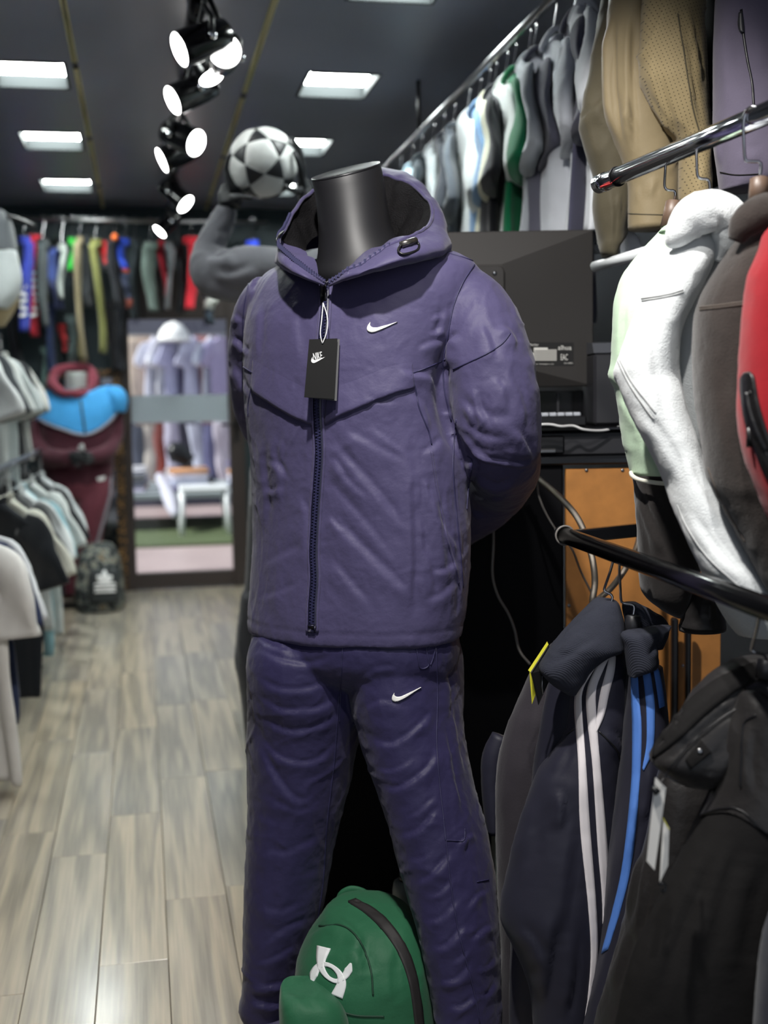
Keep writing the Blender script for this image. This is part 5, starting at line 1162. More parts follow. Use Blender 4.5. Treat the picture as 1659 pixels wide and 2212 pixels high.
VF = sculpt(rowloft([(1440, 1356, 1428, 1.87, .035), (1480, 1352, 1432, 1.87, .045), (1540, 1348, 1438, 1.87, .05), (1600, 1344, 1440, 1.87, .052), (1700, 1336, 1440, 1.87, .054), (1850, 1318, 1420, 1.87, .054), (1954, 1310, 1390, 1.87, .052), (2060, 1295, 1360, 1.87, .05), (2200, 1260, 1330, 1.87, .045), (2330, 1240, 1310, 1.87, .04)], 80, 0, .6, 56, .9), [([(1388, 1660), (1375, 1760), (1350, 1900)], 7, .005), ([(1410, 1640), (1400, 1720), (1380, 1800)], 7, .005)], .002, 10, 80)
mk('sleeve', *VF, f_navy, g); NT = bvh(VF)
for L_, R_ in (([(1364, 1449), (1365, 1510), (1367, 1580), (1364, 1701), (1345, 1870), (1322, 1975), (1300, 2060)], [(1377, 1447), (1381, 1510), (1386, 1580), (1381, 1701), (1363, 1870), (1341, 1965), (1314, 2050)]),
               ([(1387, 1443), (1395, 1510), (1397, 1560), (1396, 1610), (1388, 1660)], [(1403, 1441), (1412, 1505), (1414, 1555), (1410, 1620), (1391, 1665)]),
               ([(1410, 1440), (1417, 1480), (1424, 1530)], [(1420, 1438), (1429, 1480), (1435, 1525)])):
    V, F = band(L_, R_, NT, 60, 3, .0016); mk('blue_stripe', V, F, m_bst, g)
VF = sculpt(rowloft([(1352, 1420, 1449, 1.83, .012), (1360, 1380, 1446, 1.83, .025), (1369, 1343, 1436, 1.83, .032), (1396, 1349, 1416, 1.83, .035), (1437, 1355, 1419, 1.83, .035), (1458, 1358, 1372, 1.83, .02)], 36, 0, .6, 48, .9), [([(1400, 1430), (1420, 1400), (1438, 1365)], 6, .004)], .0015, 14, 81); mk('rib_collar', *VF, f_rib, g)
VF = sculpt(rowloft([(1303, 1345, 1375, 1.90, .015), (1318, 1346, 1405, 1.90, .02), (1340, 1350, 1436, 1.90, .022), (1365, 1352, 1444, 1.90, .022), (1400, 1356, 1430, 1.90, .02)], 30, 0, .4, 40, .9), amp=.001); mk('collar_back', *VF, f_rib, g)
hang((1366, 1330, 1.86), [(1388, 1222, 1.81), (1380, 1204, 1.81), (1358, 1197, 1.82), (1342, 1206, 1.83), (1338, 1225, 1.84), (1340, 1270, 1.85), (1342, 1298, 1.86), (1350, 1304, 1.86), (1365, 1306, 1.86), (1370, 1312, 1.86), (1367, 1332, 1.86)], ((1368, 1331, 1.86), (1366, 1375, 1.86)), .0125, 'hanger with grey neck in the blue striped jacket', m_dk)
# shiny black, then the big black jacket
g = gm('jacket', 'shiny black nylon jacket squeezed behind the big black jacket', 'jacket', 1400, 2000, 1.75)
VF = sculpt(rowloft([(1640, 1430, 1560, 1.76, .03), (1700, 1412, 1560, 1.76, .045), (1800, 1398, 1540, 1.76, .05), (1900, 1372, 1510, 1.76, .052), (2000, 1350, 1480, 1.76, .052), (2100, 1322, 1450, 1.76, .052), (2212, 1288, 1420, 1.76, .05), (2330, 1255, 1400, 1.76, .05)], 80, 0, .6, 56, .9), [([(1385, 1830), (1372, 1920), (1350, 2000)], 8, .006), ([(1360, 2000), (1345, 2060), (1318, 2150)], 9, .006), ([(1340, 1950), (1330, 2040), (1300, 2120)], 7, .005), ([(1400, 1850), (1390, 1950), (1365, 2040)], 7, .005)], .004, 14, 82)
mk('body', *VF, f_blkny, g)
g = gm('jacket', 'big black jacket with tab button collar, nearest on the black rail', 'jacket', 1580, 1900, 1.52)
VF = sculpt(rowloft([(1450, 1610, 1800, 1.53, .04), (1500, 1588, 1815, 1.52, .055), (1560, 1568, 1820, 1.52, .062), (1640, 1556, 1820, 1.52, .066), (1720, 1534, 1825, 1.52, .07), (1764, 1512, 1825, 1.52, .07), (1850, 1470, 1830, 1.52, .07), (1954, 1421, 1830, 1.515, .07), (2080, 1367, 1830, 1.51, .07), (2212, 1335, 1830, 1.51, .07), (2330, 1305, 1830, 1.51, .07)], 110, 0, .6, 88, .9),
     [([(1545, 1790), (1500, 1900), (1450, 2020), (1400, 2180)], 18, .006), ([(1580, 1800), (1545, 1920), (1500, 2100)], 20, .005), ([(1640, 1820), (1600, 1960), (1570, 2150)], 24, .004), ([(1590, 1530), (1580, 1600), (1570, 1660)], 10, .004), ([(1620, 1560), (1610, 1650), (1620, 1720)], 12, .004)], .003, 9, 83)
mk('body', *VF, f_black, g); BT = bvh(VF)
V, F = band([(1640, 1490), (1600, 1500), (1575, 1560), (1560, 1640), (1535, 1720), (1515, 1762)], [(1700, 1560), (1690, 1640), (1688, 1720), (1685, 1800), (1640, 1790), (1600, 1748)], BT, 40, 14, .0022); mk('yoke', V, F, f_blkny, g)
for pts in ([(1517, 1762), (1560, 1748), (1600, 1750), (1640, 1785), (1659, 1800)], [(1635, 1545), (1612, 1560), (1606, 1590), (1602, 1700)]):
    V, F = seam(pts, BT, .0014, off=.0025)
    if len(V): mk('seam', V, F, m_blk, g)
VF = sculpt(rowloft([(1418, 1606, 1700, 1.555, .015), (1450, 1548, 1720, 1.55, .03), (1490, 1502, 1720, 1.55, .038), (1540, 1466, 1710, 1.545, .042), (1590, 1430, 1690, 1.545, .044), (1632, 1403, 1660, 1.545, .044), (1658, 1418, 1640, 1.545, .04), (1682, 1452, 1630, 1.55, .03), (1697, 1490, 1615, 1.555, .015)], 60, 0, .5, 80, .8), [([(1412, 1640), (1470, 1560), (1540, 1500), (1620, 1460)], 10, .004), ([(1430, 1655), (1500, 1590), (1580, 1530), (1659, 1500)], 10, -.003), ([(1540, 1690), (1580, 1620), (1640, 1560)], 12, .004), ([(1600, 1690), (1625, 1630), (1680, 1580)], 10, .004), ([(1510, 1690), (1550, 1660), (1570, 1600)], 7, .003)], .003, 14, 84)
mk('collar', *VF, f_blkny, g); CT = bvh(VF)
V, F = band([(1415, 1612), (1450, 1560), (1500, 1505), (1560, 1462), (1630, 1432)], [(1412, 1640), (1470, 1595), (1530, 1540), (1590, 1495), (1650, 1462)], CT, 40, 5, .003); mk('collar_band', V, F, f_black, g)
V, F = band([(1480, 1642), (1492, 1662)], [(1514, 1597), (1537, 1626)], CT, 8, 8, .0025); mk('button_tab', V, F, f_black, g)
h = cast(CT, 1511, 1622); c = h[0] if h else at(1511, 1622, 1.41)
mk('button', *lathe(c+(-FWD)*.003, -FWD, [(-.001, .0042), (.001, .004), (.0018, .0025), (.002, .0002)], 16), m_steel, g)
V, F = seam([(1440, 1668), (1500, 1600), (1570, 1545), (1659, 1490)], CT, .0011, off=.003)
if len(V): mk('seam', V, F, m_blk, g)
hang((1640, 1400, 1.46), [(1668, 1330, 1.40), (1662, 1312, 1.39), (1648, 1308, 1.40), (1641, 1325, 1.41), (1634, 1360, 1.43), (1624, 1400, 1.45), (1628, 1408, 1.45), (1650, 1415, 1.46), (1656, 1425, 1.47)], ((1655, 1425, 1.49), (1652, 1465, 1.49)), .012, 'hanger with flat steel hook at the right edge of the black rail', m_dk)
tg = thing('price_tag', 'pair of white printed price tags hanging from the black jacket collar', 'tag', at(1425, 1790, 1.42))
m_tagw = mat('white tag card', C(222, 220, 214), .6)
a = flatquad('tag_card', [(1416, 1679, 1.425), (1439, 1702, 1.425), (1414, 1880, 1.42), (1397, 1860, 1.42)], m_tagw, tg)
b = flatquad('tag_card', [(1433, 1770, 1.435), (1446, 1788, 1.435), (1443, 1870, 1.43), (1425, 1906, 1.43)], m_tagw, tg)
flatquad('tag_edge', [(1431, 1766, 1.434), (1434, 1768, 1.434), (1447, 1792, 1.434), (1445, 1792, 1.434)], m_yel, tg)
m_ink = mat('grey ink', C(90, 90, 92), .6)
for k, (y, l) in enumerate(((1800, 10), (1822, 8), (1838, 11), (1850, 8))): flatquad('print_line', [(1408-k*1.2, y, 1.4235), (1408-k*1.2+l, y+6, 1.4235), (1407-k*1.2+l, y+9, 1.4235), (1407-k*1.2, y+3, 1.4235)], m_ink, tg, .0002)
mk('clip', *tube([at(1410, 1712, 1.42), at(1421, 1702, 1.42)], [.0055, .0055], 8), m_blk, tg)
mk('string', *tube(polyP([(1428, 1690, 1.42), (1436, 1678, 1.43), (1442, 1668, 1.44)]), .0012, 6), m_blk, tg)
mk('safety_clip', *tube(polyP([(1424, 1912, 1.43), (1432, 1908, 1.43), (1438, 1916, 1.43), (1434, 1926, 1.43), (1426, 1922, 1.43)], 20), .0018, 6), m_blkgloss, tg)
g = gm('jacket', 'dark blue garment edge at the bottom right corner of the picture', 'jacket', 1690, 2100, 1.38)
mk('body', *sculpt(rowloft([(1950, 1700, 1800, 1.38, .05), (1995, 1668, 1820, 1.38, .055), (2080, 1646, 1820, 1.38, .06), (2212, 1632, 1820, 1.38, .06), (2330, 1625, 1820, 1.38, .06)], 40, 0, .6, 48), amp=.003), cloth('dark blue cloth', (22, 28, 44), .8), g)
# pale bin between the pants and the jackets, and a grey canister on the floor behind the backpack
bn = thing('storage_bin', 'pale grey plastic bin standing behind the trouser leg under the jackets', 'bin', [*at(1090, 2000, 2.34)[:2], 0])
V, F, *_ = cbox(1064, 1130, 2.34, .0, at(1068, 1830, 2.34)[2], .12, .01); mk('body', V, F, mat('pale grey plastic', C(150, 158, 156), .5), bn, False)
V, F, *_ = cbox(1062, 1132, 2.338, at(1068, 1830, 2.34)[2], at(1068, 1822, 2.34)[2], .125, .004); mk('lid', V, F, m_dk, bn, False)
cn = thing('canister', 'grey canister with black cap half hidden between backpack and trouser leg', 'canister', [*at(885, 1960, 2.42)[:2], 0])
c = at(884, 1960, 2.40); c[2] = 0; zt2 = at(884, 1898, 2.40)[2]
mk('body', *lathe(c, [0, 0, 1], [(0, .030), (.004, .033), (zt2-.02, .033), (zt2-.004, .030), (zt2, .022)], 28), mat('grey canister', C(140, 146, 144), .45), cn)
mk('cap', *lathe(c+[0, 0, zt2-.001], [0, 0, 1], [(0, .020), (.012, .020), (.014, .008), (.04, .007), (.042, .016), (.05, .014)], 20), m_blk, cn)
# ================================================================== HIGH RIGHT RAIL OF TEES
RX = 1.0905; RZ = 2.2
def rail_at(px): return at_z(px, (1190-px)*1.0137, RZ)
ra, rb = rail_at(1400), rail_at(700)
hr = thing('clothes_rail', 'high black rail of t-shirts along the right wall under the ceiling', 'rail', rb)
mk('bar', *tube([ra, rb], [.013, .013], 16), m_steel, hr)
for px in (1190, 905): p = rail_at(px); mk('bracket', *tube([p, p+[0, 0, .10], p+[0, 0, ZC-RZ+.002]], .008, 10), m_blk, hr)
def tee_mat(rgb): return cloth('tee %d %d %d' % rgb, rgb, .9)
TW = math.radians(75)
tees = [  # hook px, colour, label, kwargs
    (1268, (222, 226, 232), 'white tee at the near end of the high right rail beside the olive jacket', dict(L=.40)),
    (1250, (70, 70, 88), 'dusty navy tee second on the high right rail with a wide open sleeve', dict(L=.72, m2=(60, 60, 74))),
    (1204, (206, 210, 218), 'white tee third on the high right rail, sleeve hem facing the room', dict(L=.62)),
    (1160, (92, 92, 106), 'slate grey tee on the high right rail just right of the green one', dict(L=.72)),
    (1148, (160, 166, 172), 'light grey tee squeezed between the slate and the green tee', dict(L=.64)),
    (1116, (18, 112, 72), 'green tee on the high right rail', dict(L=.72)),
    (1098, (200, 206, 204), 'white tee showing behind the green one on the high right rail', dict(L=.7)),
    (1074, (40, 40, 46), 'black tee left of the green one on the high right rail', dict(L=.66)),
    (1060, (206, 206, 186), 'cream tee behind the black one on the high right rail', dict(L=.68)),
    (1040, (108, 140, 176), 'blue tee in the middle of the high right rail', dict(L=.74)),
    (1016, (190, 196, 198), 'pale grey tee left of the blue one on the high right rail', dict(L=.62)),
    (985, (84, 90, 98), 'grey tee in the far half of the high right rail', dict(L=.72)),
    (962, (58, 62, 70), 'charcoal tee in the far half of the high right rail', dict(L=.74)),
    (940, (196, 204, 208), 'off white tee in the far half of the high right rail', dict(L=.76)),
    (914, (64, 74, 82), 'dark slate tee near the far end of the high right rail', dict(L=.66)),
    (893, (176, 200, 214), 'pale blue tee near the far end of the high right rail', dict(L=.66)),
    (868, (70, 76, 84), 'dark tee at the far end of the high right rail', dict(L=.66))]
for i, (px, rgb, lab, kw) in enumerate(tees):
    top = rail_at(px); P = top-[0.01, 0, .125]; yaw = TW+math.radians((i*37 % 7)-3)
    shirt(P, yaw, tee_mat(rgb), lab, L=kw['L'], seed=100+i, group='tees on the high right rail', sides=(-1, 1))
    hanger(P-[0, 0, .012], yaw, top, 'hanger of the '+lab, 'hangers on the high right rail', wood=(i % 3 == 0), half=.17)

# ================================================================== LEFT RACKS
XLR = -.585
def rack(name_label, X, z, y0, y1):
    t = thing('clothes_rack', name_label, 'rack', (X, y1, 0))
    mk('rail', *tube([(X, y0, z), (X, y1, z)], [.014, .014], 14), m_steel, t)
    for y in (y1-.03,): mk('post', *cyl((X, y, 0), (X, y, z+.01), .014, n=12), m_blk, t); mk('foot', *bbox((X-.22, y-.02, 0), (X+.22, y+.02, .03), .006), m_blk, t)
    return t
rack('lower left clothes rack of tees reaching close to the floor', XLR, .92, 2.7, 7.2)
rack('upper left clothes rack above the lower row of tees', -.75, 1.56, 3.6, 6.95)
low = [  # y, colour, length, yaw deg, label
    (6.75, (206, 210, 212), .58, -46, 'white tee at the far end of the lower left rack'),
    (6.42, (26, 30, 36), .60, -46, 'black tee second from the far end of the lower left rack'),
    (6.18, (196, 200, 198), .74, -46, 'long pale grey tee near the far end of the lower left rack'),
    (5.72, (138, 178, 188), .74, -46, 'pale turquoise tee showing as a thin edge on the lower left rack'),
    (5.64, (204, 208, 208), .62, -46, 'off white tee in front of the turquoise one on the lower left rack'),
    (5.36, (22, 26, 32), .66, -46, 'black tee in front of the off white one on the lower left rack'),
    (5.14, (196, 196, 184), .62, -46, 'cream tee in the middle of the lower left rack'),
    (4.92, (16, 19, 25), .76, -46, 'long black tee hanging lowest on the lower left rack'),
    (4.12, (204, 206, 208), .6, -44, 'white tee behind the navy one on the lower left rack'),
    (4.02, (36, 44, 70), .62, -44, 'navy tee showing as a thin edge on the lower left rack'),
    (3.88, (210, 208, 204), .76, -42, 'big white tee with wide sleeve, second nearest on the lower left rack'),
    (3.20, (212, 198, 190), .74, -30, 'pale pink tee nearest on the lower left rack at the picture edge')]
for i, (y, rgb, L, yw, lab) in enumerate(low):
    top = np.array([XLR-(.16 if i == 11 else .02 if i > 7 else 0), y, .92]); P = top-[0, 0, .115]; yaw = math.radians(yw+(i*29 % 5)-2)
    shirt(P, yaw, tee_mat(rgb), lab, L=L, w=.28 if i == 10 else .24, drop=-.25 if i == 10 else .3, seed=200+i, group='tees on the lower left rack')
    hanger(P-[0, 0, .012], yaw, top, 'black hanger of the '+lab, 'hangers on the lower left rack', wood=False)
upl = [(6.80, (206, 208, 204), .56, -48, 'white tee at the far end of the upper left rack, sleeve sticking out'), (6.45, (30, 32, 36), .62, -46, 'black tee on the upper left rack'), (6.10, (176, 182, 182), .66, -44, 'pale grey tee on the upper left rack'),
       (5.75, (196, 200, 198), .66, -44, 'off white tee on the upper left rack'), (5.35, (60, 64, 68), .64, -42, 'charcoal tee on the upper left rack'), (4.95, (204, 206, 206), .62, -40, 'white tee nearest the viewer on the upper left rack')]
for i, (y, rgb, L, yw, lab) in enumerate(upl):
    top = np.array([-.75, y, 1.56]); P = top-[0, 0, .115]; yaw = math.radians(yw)
    shirt(P, yaw, tee_mat(rgb), lab, L=L, w=.235, seed=230+i, group='tees on the upper left rack')
    hanger(P-[0, 0, .012], yaw, top, 'black hanger of the '+lab, 'hangers on the upper left rack', wood=False)
# tall garment at the upper left edge
t = thing('jacket', 'grey, white and khaki jacket hanging at the upper left edge of the picture', 'jacket', at(10, 600, 5.2))
VF = sculpt(rowloft([(455, -60, 8, 5.2, .05), (480, -60, 24, 5.2, .08), (520, -70, 34, 5.2, .1), (545, -80, 36, 5.2, .1)], 14, 0, .6, 40), amp=.004, seed=301); mk('shoulder_panel', *VF, tee_mat((104, 108, 112)), t)
VF = sculpt(rowloft([(543, -80, 36, 5.2, .1), (580, -80, 42, 5.2, .1), (610, -80, 43, 5.2, .1), (640, -80, 34, 5.2, .1), (668, -80, 14, 5.2, .09)], 18, 0, .6, 40), amp=.004, seed=302); mk('body', *VF, tee_mat((192, 198, 198)), t)
VF = sculpt(rowloft([(610, -80, 38, 5.26, .1), (650, -80, 36, 5.26, .1), (680, -80, 24, 5.26, .09), (705, -80, 8, 5.26, .08)], 18, 0, .6, 40), amp=.004, seed=303); mk('lower_panel', *VF, tee_mat((166, 150, 116)), t)
up = thing('clothes_rail', 'high rail along the left wall at the upper picture edge', 'rail', (-1.0, 5.2, 2.12)); mk('bar', *tube([(-1.06, 3.4, 2.12), (-1.06, 7.3, 2.12)], .013, 12), m_steel, up)
hanger(at(-12, 462, 5.2), -.4, (-1.06, at(-12, 462, 5.2)[1], 2.12), 'hanger holding the grey, white and khaki jacket', None, False)

# ================================================================== BACK WALL: rail of trousers above and beside the door
YR = 7.50; zr = at_y(200, 474, YR)[2]
br = thing('clothes_rail', 'chrome rail across the back wall carrying a row of coloured trousers', 'rail', (0, YR, zr))
mk('bar', *tube([(-.98, YR, zr), (.80, YR, zr-.01)], .012, 12), m_steel, br)
for x in (-.95, -.1, .75): mk('bracket', *tube([(x, YR, zr), (x, YR+.14, zr), (x, YB+.004, zr)], .008, 8), m_blk, br)
row = [  # px, top, bottom, half width px, colour, second colour, split, label
    (52, 512, 716, 12, (44, 58, 150), None, 0, 'royal blue sports trousers with white print at the left end of the back rail'),
    (72, 508, 726, 14, (168, 34, 50), None, 0, 'crimson sports trousers with white print beside the blue pair'),
    (93, 520, 705, 11, (62, 68, 70), None, 0, 'dark grey trousers right of the crimson pair on the back rail'),
    (120, 536, 668, 12, (50, 66, 120), (42, 50, 84), .55, 'denim blue trousers on the back rail'),
    (134, 528, 646, 8, (150, 158, 154), None, 0, 'pale grey trousers beside the denim blue pair'),
    (158, 515, 596, 10, (44, 168, 60), (28, 32, 34), .9, 'bright green shorts on the back rail'),
    (172, 512, 780, 7, (128, 118, 92), None, 0, 'long tan trousers right of the green shorts'),
    (188, 515, 664, 10, (40, 44, 48), None, 0, 'charcoal trousers between the tan and the olive pair'),
    (207, 518, 764, 11, (112, 114, 66), None, 0, 'olive green trousers hanging long on the back rail'),
    (225, 522, 585, 14, (188, 42, 44), (30, 30, 34), .8, 'short red and black shorts on the back rail'),
    (247, 512, 660, 9, (34, 36, 42), None, 0, 'black trousers with orange top beside the blue pair'),
    (267, 516, 594, 12, (42, 74, 190), (206, 84, 40), .86, 'bright blue shorts with orange hem on the back rail'),
    (272, 590, 666, 14, (44, 50, 70), (104, 46, 34), .75, 'slate shorts with rust hem under the blue shorts'),
    (292, 518, 690, 11, (38, 46, 50), None, 0, 'dark teal trousers right of the blue shorts'),
    (325, 524, 672, 14, (96, 110, 104), None, 0, 'grey green camouflage trousers on the back rail'),
    (349, 520, 640, 9, (150, 28, 44), None, 0, 'dark red trousers right of the camouflage pair'),
    (364, 526, 668, 8, (96, 98, 102), None, 0, 'mid grey trousers between the two red pairs'),
    (384, 520, 676, 12, (44, 50, 54), None, 0, 'dark slate trousers left of the bright red pair'),
    (412, 512, 668, 16, (202, 38, 54), None, 0, 'bright red trousers near the raised arm on the back rail'),
    (438, 520, 700, 12, (34, 40, 52), None, 0, 'navy trousers behind the raised grey sleeve'),
    (456, 640, 700, 13, (190, 194, 188), (46, 58, 70), .5, 'white and slate shorts under the raised grey sleeve'),
    (545, 520, 580, 13, (40, 66, 190), None, 0, 'small blue shorts seen between the raised arm and the front jacket')]
m_orange = mat('orange tag', C(228, 110, 50), .6)
for i, (px, yt, yb, hw, c1, c2, sp, lab) in enumerate(row):
    yy = YR+(.03 if i % 2 else -.03)+(.05 if yt > 580 else 0); P = at_y(px, yt, yy); L = P[2]-at_y(px, yb, yy)[2]
    t = trousers(P, math.radians(4*((i*5) % 7-3)), cloth('trouser %d' % i, c1, .85), lab, L, hw*P[1]/FPX*1.15, 400+i, cloth('trouser low %d' % i, c2, .85) if c2 else None, sp, 'trousers on the back rail')
    if i == 14: t.children[1].data.materials[0] = t.children[1].data.materials[0]
    if i in (0, 1):
        for k in range(7):
            q = at_y(px+(1 if i else -2), 590+k*15, yy-.05); V, F = bbox((-.020, 0, -.010), (.020, .002, .010), .0008); mk('white_print', frame_pts(V, q, norm(np.array([1, 0, .25*(-1)**k])), np.array([0, 1., 0]), np.array([0, 0, 1.])), F, m_wprint, t, False)
    if i == 10:
        q = at_y(248, 512, yy-.03); mk('orange_badge', *lathe(q, [0, -1, 0], [(-.01, .02), (0, .022), (.012, .016), (.016, .004)], 14), m_orange, t)
    a = at_y(px, yt, yy); 
    h = thing('clothes_hanger', brief('clip hanger of the '+lab), 'hanger', a, 'clip hangers on the back rail')
    mk('clip_bar', *tube([a+[-hw*a[1]/FPX*1.1, -.0, .006], a+[hw*a[1]/FPX*1.1, 0, .006]], .007, 8), m_blkhang, h)
    top = np.array([a[0], YR, zr]); mk('hook', *tube(arcspline(np.array([a+[0, 0, .008], (a+top)/2+[0, 0, -.01], top+[.016, 0, -.004], top+[.010, 0, .013], top+[-.006, 0, .016], top+[-.016, 0, .004]]), 24), .0022, 6), m_hook, h)
# dark long garments behind the blue-hooded figure, filling the wall left of the door
for i, (px, yt, yb, hw, c, lab) in enumerate(((30, 660, 800, 12, (40, 42, 48), 'dark trousers low at the left picture edge on the back wall'), (112, 655, 860, 9, (38, 52, 88), 'long blue trousers above the figure in the light blue top'), (133, 700, 760, 9, (156, 40, 44), 'small red shorts above the maroon hood'),
        (152, 680, 800, 12, (70, 82, 82), 'grey green camouflage shorts above the maroon hood'), (98, 750, 850, 9, (96, 120, 116), 'pale green printed shorts low on the back wall'), (238, 650, 800, 12, (36, 36, 40), 'long black trousers above the leopard framed mirror'), (170, 690, 790, 8, (120, 112, 76), 'tan trousers reaching down behind the maroon hood'), (262, 660, 800, 14, (32, 34, 40), 'long dark trousers beside the door frame'))):
    yy = YB-.10-.03*(i % 2); P = at_y(px, yt, yy); L = P[2]-at_y(px, yb, yy)[2]
    trousers(P, .1*(i % 3-1), cloth('low trouser %d' % i, c, .85), lab, L, hw*P[1]/FPX*1.15, 430+i, group='trousers pinned low on the back wall')

# ================================================================== FIGURE IN LIGHT BLUE AND MAROON TRACKSUIT, MIRROR, PATTERNED BACKPACK
DF = 7.25
fb = thing('tracksuit_mannequin', 'grey headed mannequin in light blue and maroon hooded tracksuit by the leopard framed mirror', 'mannequin', [*at(175, 1200, DF)[:2], 0])
m_mar = cloth('maroon cloth', (76, 36, 48), .8); m_mar2 = cloth('maroon hood cloth', (124, 54, 68), .8); m_lblue = cloth('light blue cloth', (66, 158, 222), .75)
tor = rowloft([(838, 125, 225, DF, .07), (850, 108, 250, DF, .10), (870, 92, 258, DF, .13), (900, 84, 256, DF, .15), (940, 88, 250, DF, .16), (990, 96, 244, DF, .16), (1040, 108, 240, DF, .15), (1065, 130, 236, DF, .14)], 40, math.radians(14), .6, 56, .9)
VF = sculpt(tor, [([(140, 960), (170, 985), (200, 990)], 8, .01), ([(110, 1000), (150, 1010), (190, 1000)], 8, .01)], .006, 7, 501); mk('torso', *VF, m_mar, fb); FT = bvh(VF)
V, F = band([(104, 852), (95, 872), (86, 900), (82, 908)], [(110, 852), (128, 900), (168, 926), (182, 937)], FT, 20, 10, .012); mk('chest_yoke', V, F, m_lblue, fb)
V, F = band([(104, 846), (130, 842), (180, 852), (225, 838), (252, 840)], [(84, 905), (130, 924), (184, 938), (225, 916), (262, 872)], FT, 30, 12, .016); mk('chest_yoke', V, F, m_lblue, fb)
V, F = seam([(86, 907), (130, 926), (184, 940), (226, 918), (258, 880)], FT, .008, off=.014); mk('yoke_piping', V, F, mat('pale grey piping', C(150, 150, 160), .6), fb)
V, F = seam([(176, 868), (180, 900), (185, 934)], FT, .007, off=.018); mk('zip', V, F, m_dk, fb)
mk('shoulder', *sculpt(pathtube([(236, 850, DF-.05, 22), (252, 862, DF-.06, 24), (254, 890, DF-.06, 18)], 16, 24), amp=.003), m_lblue, fb)
mk('shoulder', *sculpt(pathtube([(112, 862, DF, 18), (94, 880, DF, 20), (88, 905, DF-.02, 16)], 16, 24), amp=.003), m_lblue, fb)
mk('arm', *sculpt(pathtube([(88, 900, DF, 20), (84, 950, DF-.02, 22), (100, 985, DF-.12, 22), (140, 990, DF-.22, 18), (168, 980, DF-.25, 12)], 30, 24), amp=.006), m_mar, fb)
mk('arm', *sculpt(pathtube([(250, 890, DF, 16), (246, 940, DF-.02, 18), (234, 975, DF-.12, 18), (200, 985, DF-.2, 15), (170, 985, DF-.24, 11)], 30, 24), amp=.006), m_mar, fb)
def hand_simple(c, fwd, side, upd, m_, par, s=1.0, name='hand'):
    c = np.asarray(c, float); pieces = [tube([c, c+fwd*.045*s, c+fwd*.085*s], [.026*s, .036*s, .030*s], 14, True, .5, side)]
    for k, (o, l) in enumerate(((-.030, .065), (-.010, .078), (.010, .074), (.029, .058))):
        b = c+fwd*.08*s+side*o*s
        pieces.append(tube([b, b+fwd*l*.45*s+upd*.004*s, b+fwd*l*.8*s-upd*.010*s, b+fwd*l*s-upd*.02*s], [.010*s, .0095*s, .0088*s, .006*s], 10))
    b = c+fwd*.02*s-side*.03*s; pieces.append(tube([b, b+fwd*.03*s-side*.02*s, b+fwd*.06*s-side*.028*s-upd*.008*s], [.012*s, .011*s, .008*s], 10))
    V, F = remesh(pieces, .004*s, 2); return mk(name, V, F, m_, par)
m_glove = mat('black glove', C(22, 24, 28), .6)
hand_simple(at(150, 985, DF-.27), norm(RGT*.9-UPV*.1-FWD*.2), norm(UPV), -FWD, m_glove, fb)
V, F = band([(172, 962), (180, 958)], [(170, 974), (184, 972)], FT, 8, 4, .03); mk('chest_badge', V, F, mat('grey badge', C(170, 170, 170), .6), fb)
loop = np.array([at(*q) for q in ((112, 830, DF-.05), (120, 806, DF+.03), (150, 796, DF+.07), (185, 797, DF+.07), (200, 812, DF+.02), (196, 838, DF-.06), (182, 850, DF-.12), (160, 850, DF-.14), (135, 848, DF-.12))])
LP = spline(np.vstack([loop, loop[:1]]), 60)[:-1]; mk('hood', *sculpt(tube(LP, .027, 16, closed=True), amp=.01, sc=10, seed=502), m_mar2, fb)
mk('neck', *lathe(at(165, 829, DF-.02), [0, 0, 1], [(-.12, .075), (-.03, .066), (.03, .062), (.066, .062), (.07, .058), (.071, .002)], 24), mat('pale grey mannequin', C(150, 152, 150), .5), fb)
pel2 = rowloft([(1000, 130, 236, DF, .13), (1040, 118, 242, DF, .15), (1075, 130, 244, DF, .14)], 12, .2, .6, 40); lg1 = rowloft([(1040, 165, 244, DF-.02, .1), (1080, 168, 238, DF-.05, .1), (1130, 166, 224, DF-.05, .09), (1180, 170, 214, DF-.03, .08), (1240, 175, 206, DF, .06), (1290, 178, 204, DF, .05)], 24, .2, .8, 32)
lg2 = rowloft([(1040, 118, 180, DF+.1, .1), (1100, 124, 180, DF+.12, .1), (1180, 130, 176, DF+.15, .09), (1285, 136, 170, DF+.15, .05)], 24, .2, .8, 32)
V, F = remesh([pel2, lg1, lg2], .012, 3); VF = sculpt((V, F), amp=.006, sc=8, seed=503); mk('trousers', *VF, cloth('maroon trouser cloth', (106, 52, 64), .8), fb); LT = bvh(VF)
V, F = seam([(240, 1030), (236, 1070), (226, 1110), (212, 1160), (205, 1190)], LT, .007, off=.003); mk('side_piping', V, F, mat('pale grey piping', C(150, 150, 160), .6), fb)
V, F = band([(208, 1032), (226, 1028)], [(212, 1040), (224, 1038)], LT, 8, 3, .008); mk('logo_patch', V, F, m_wprint, fb)

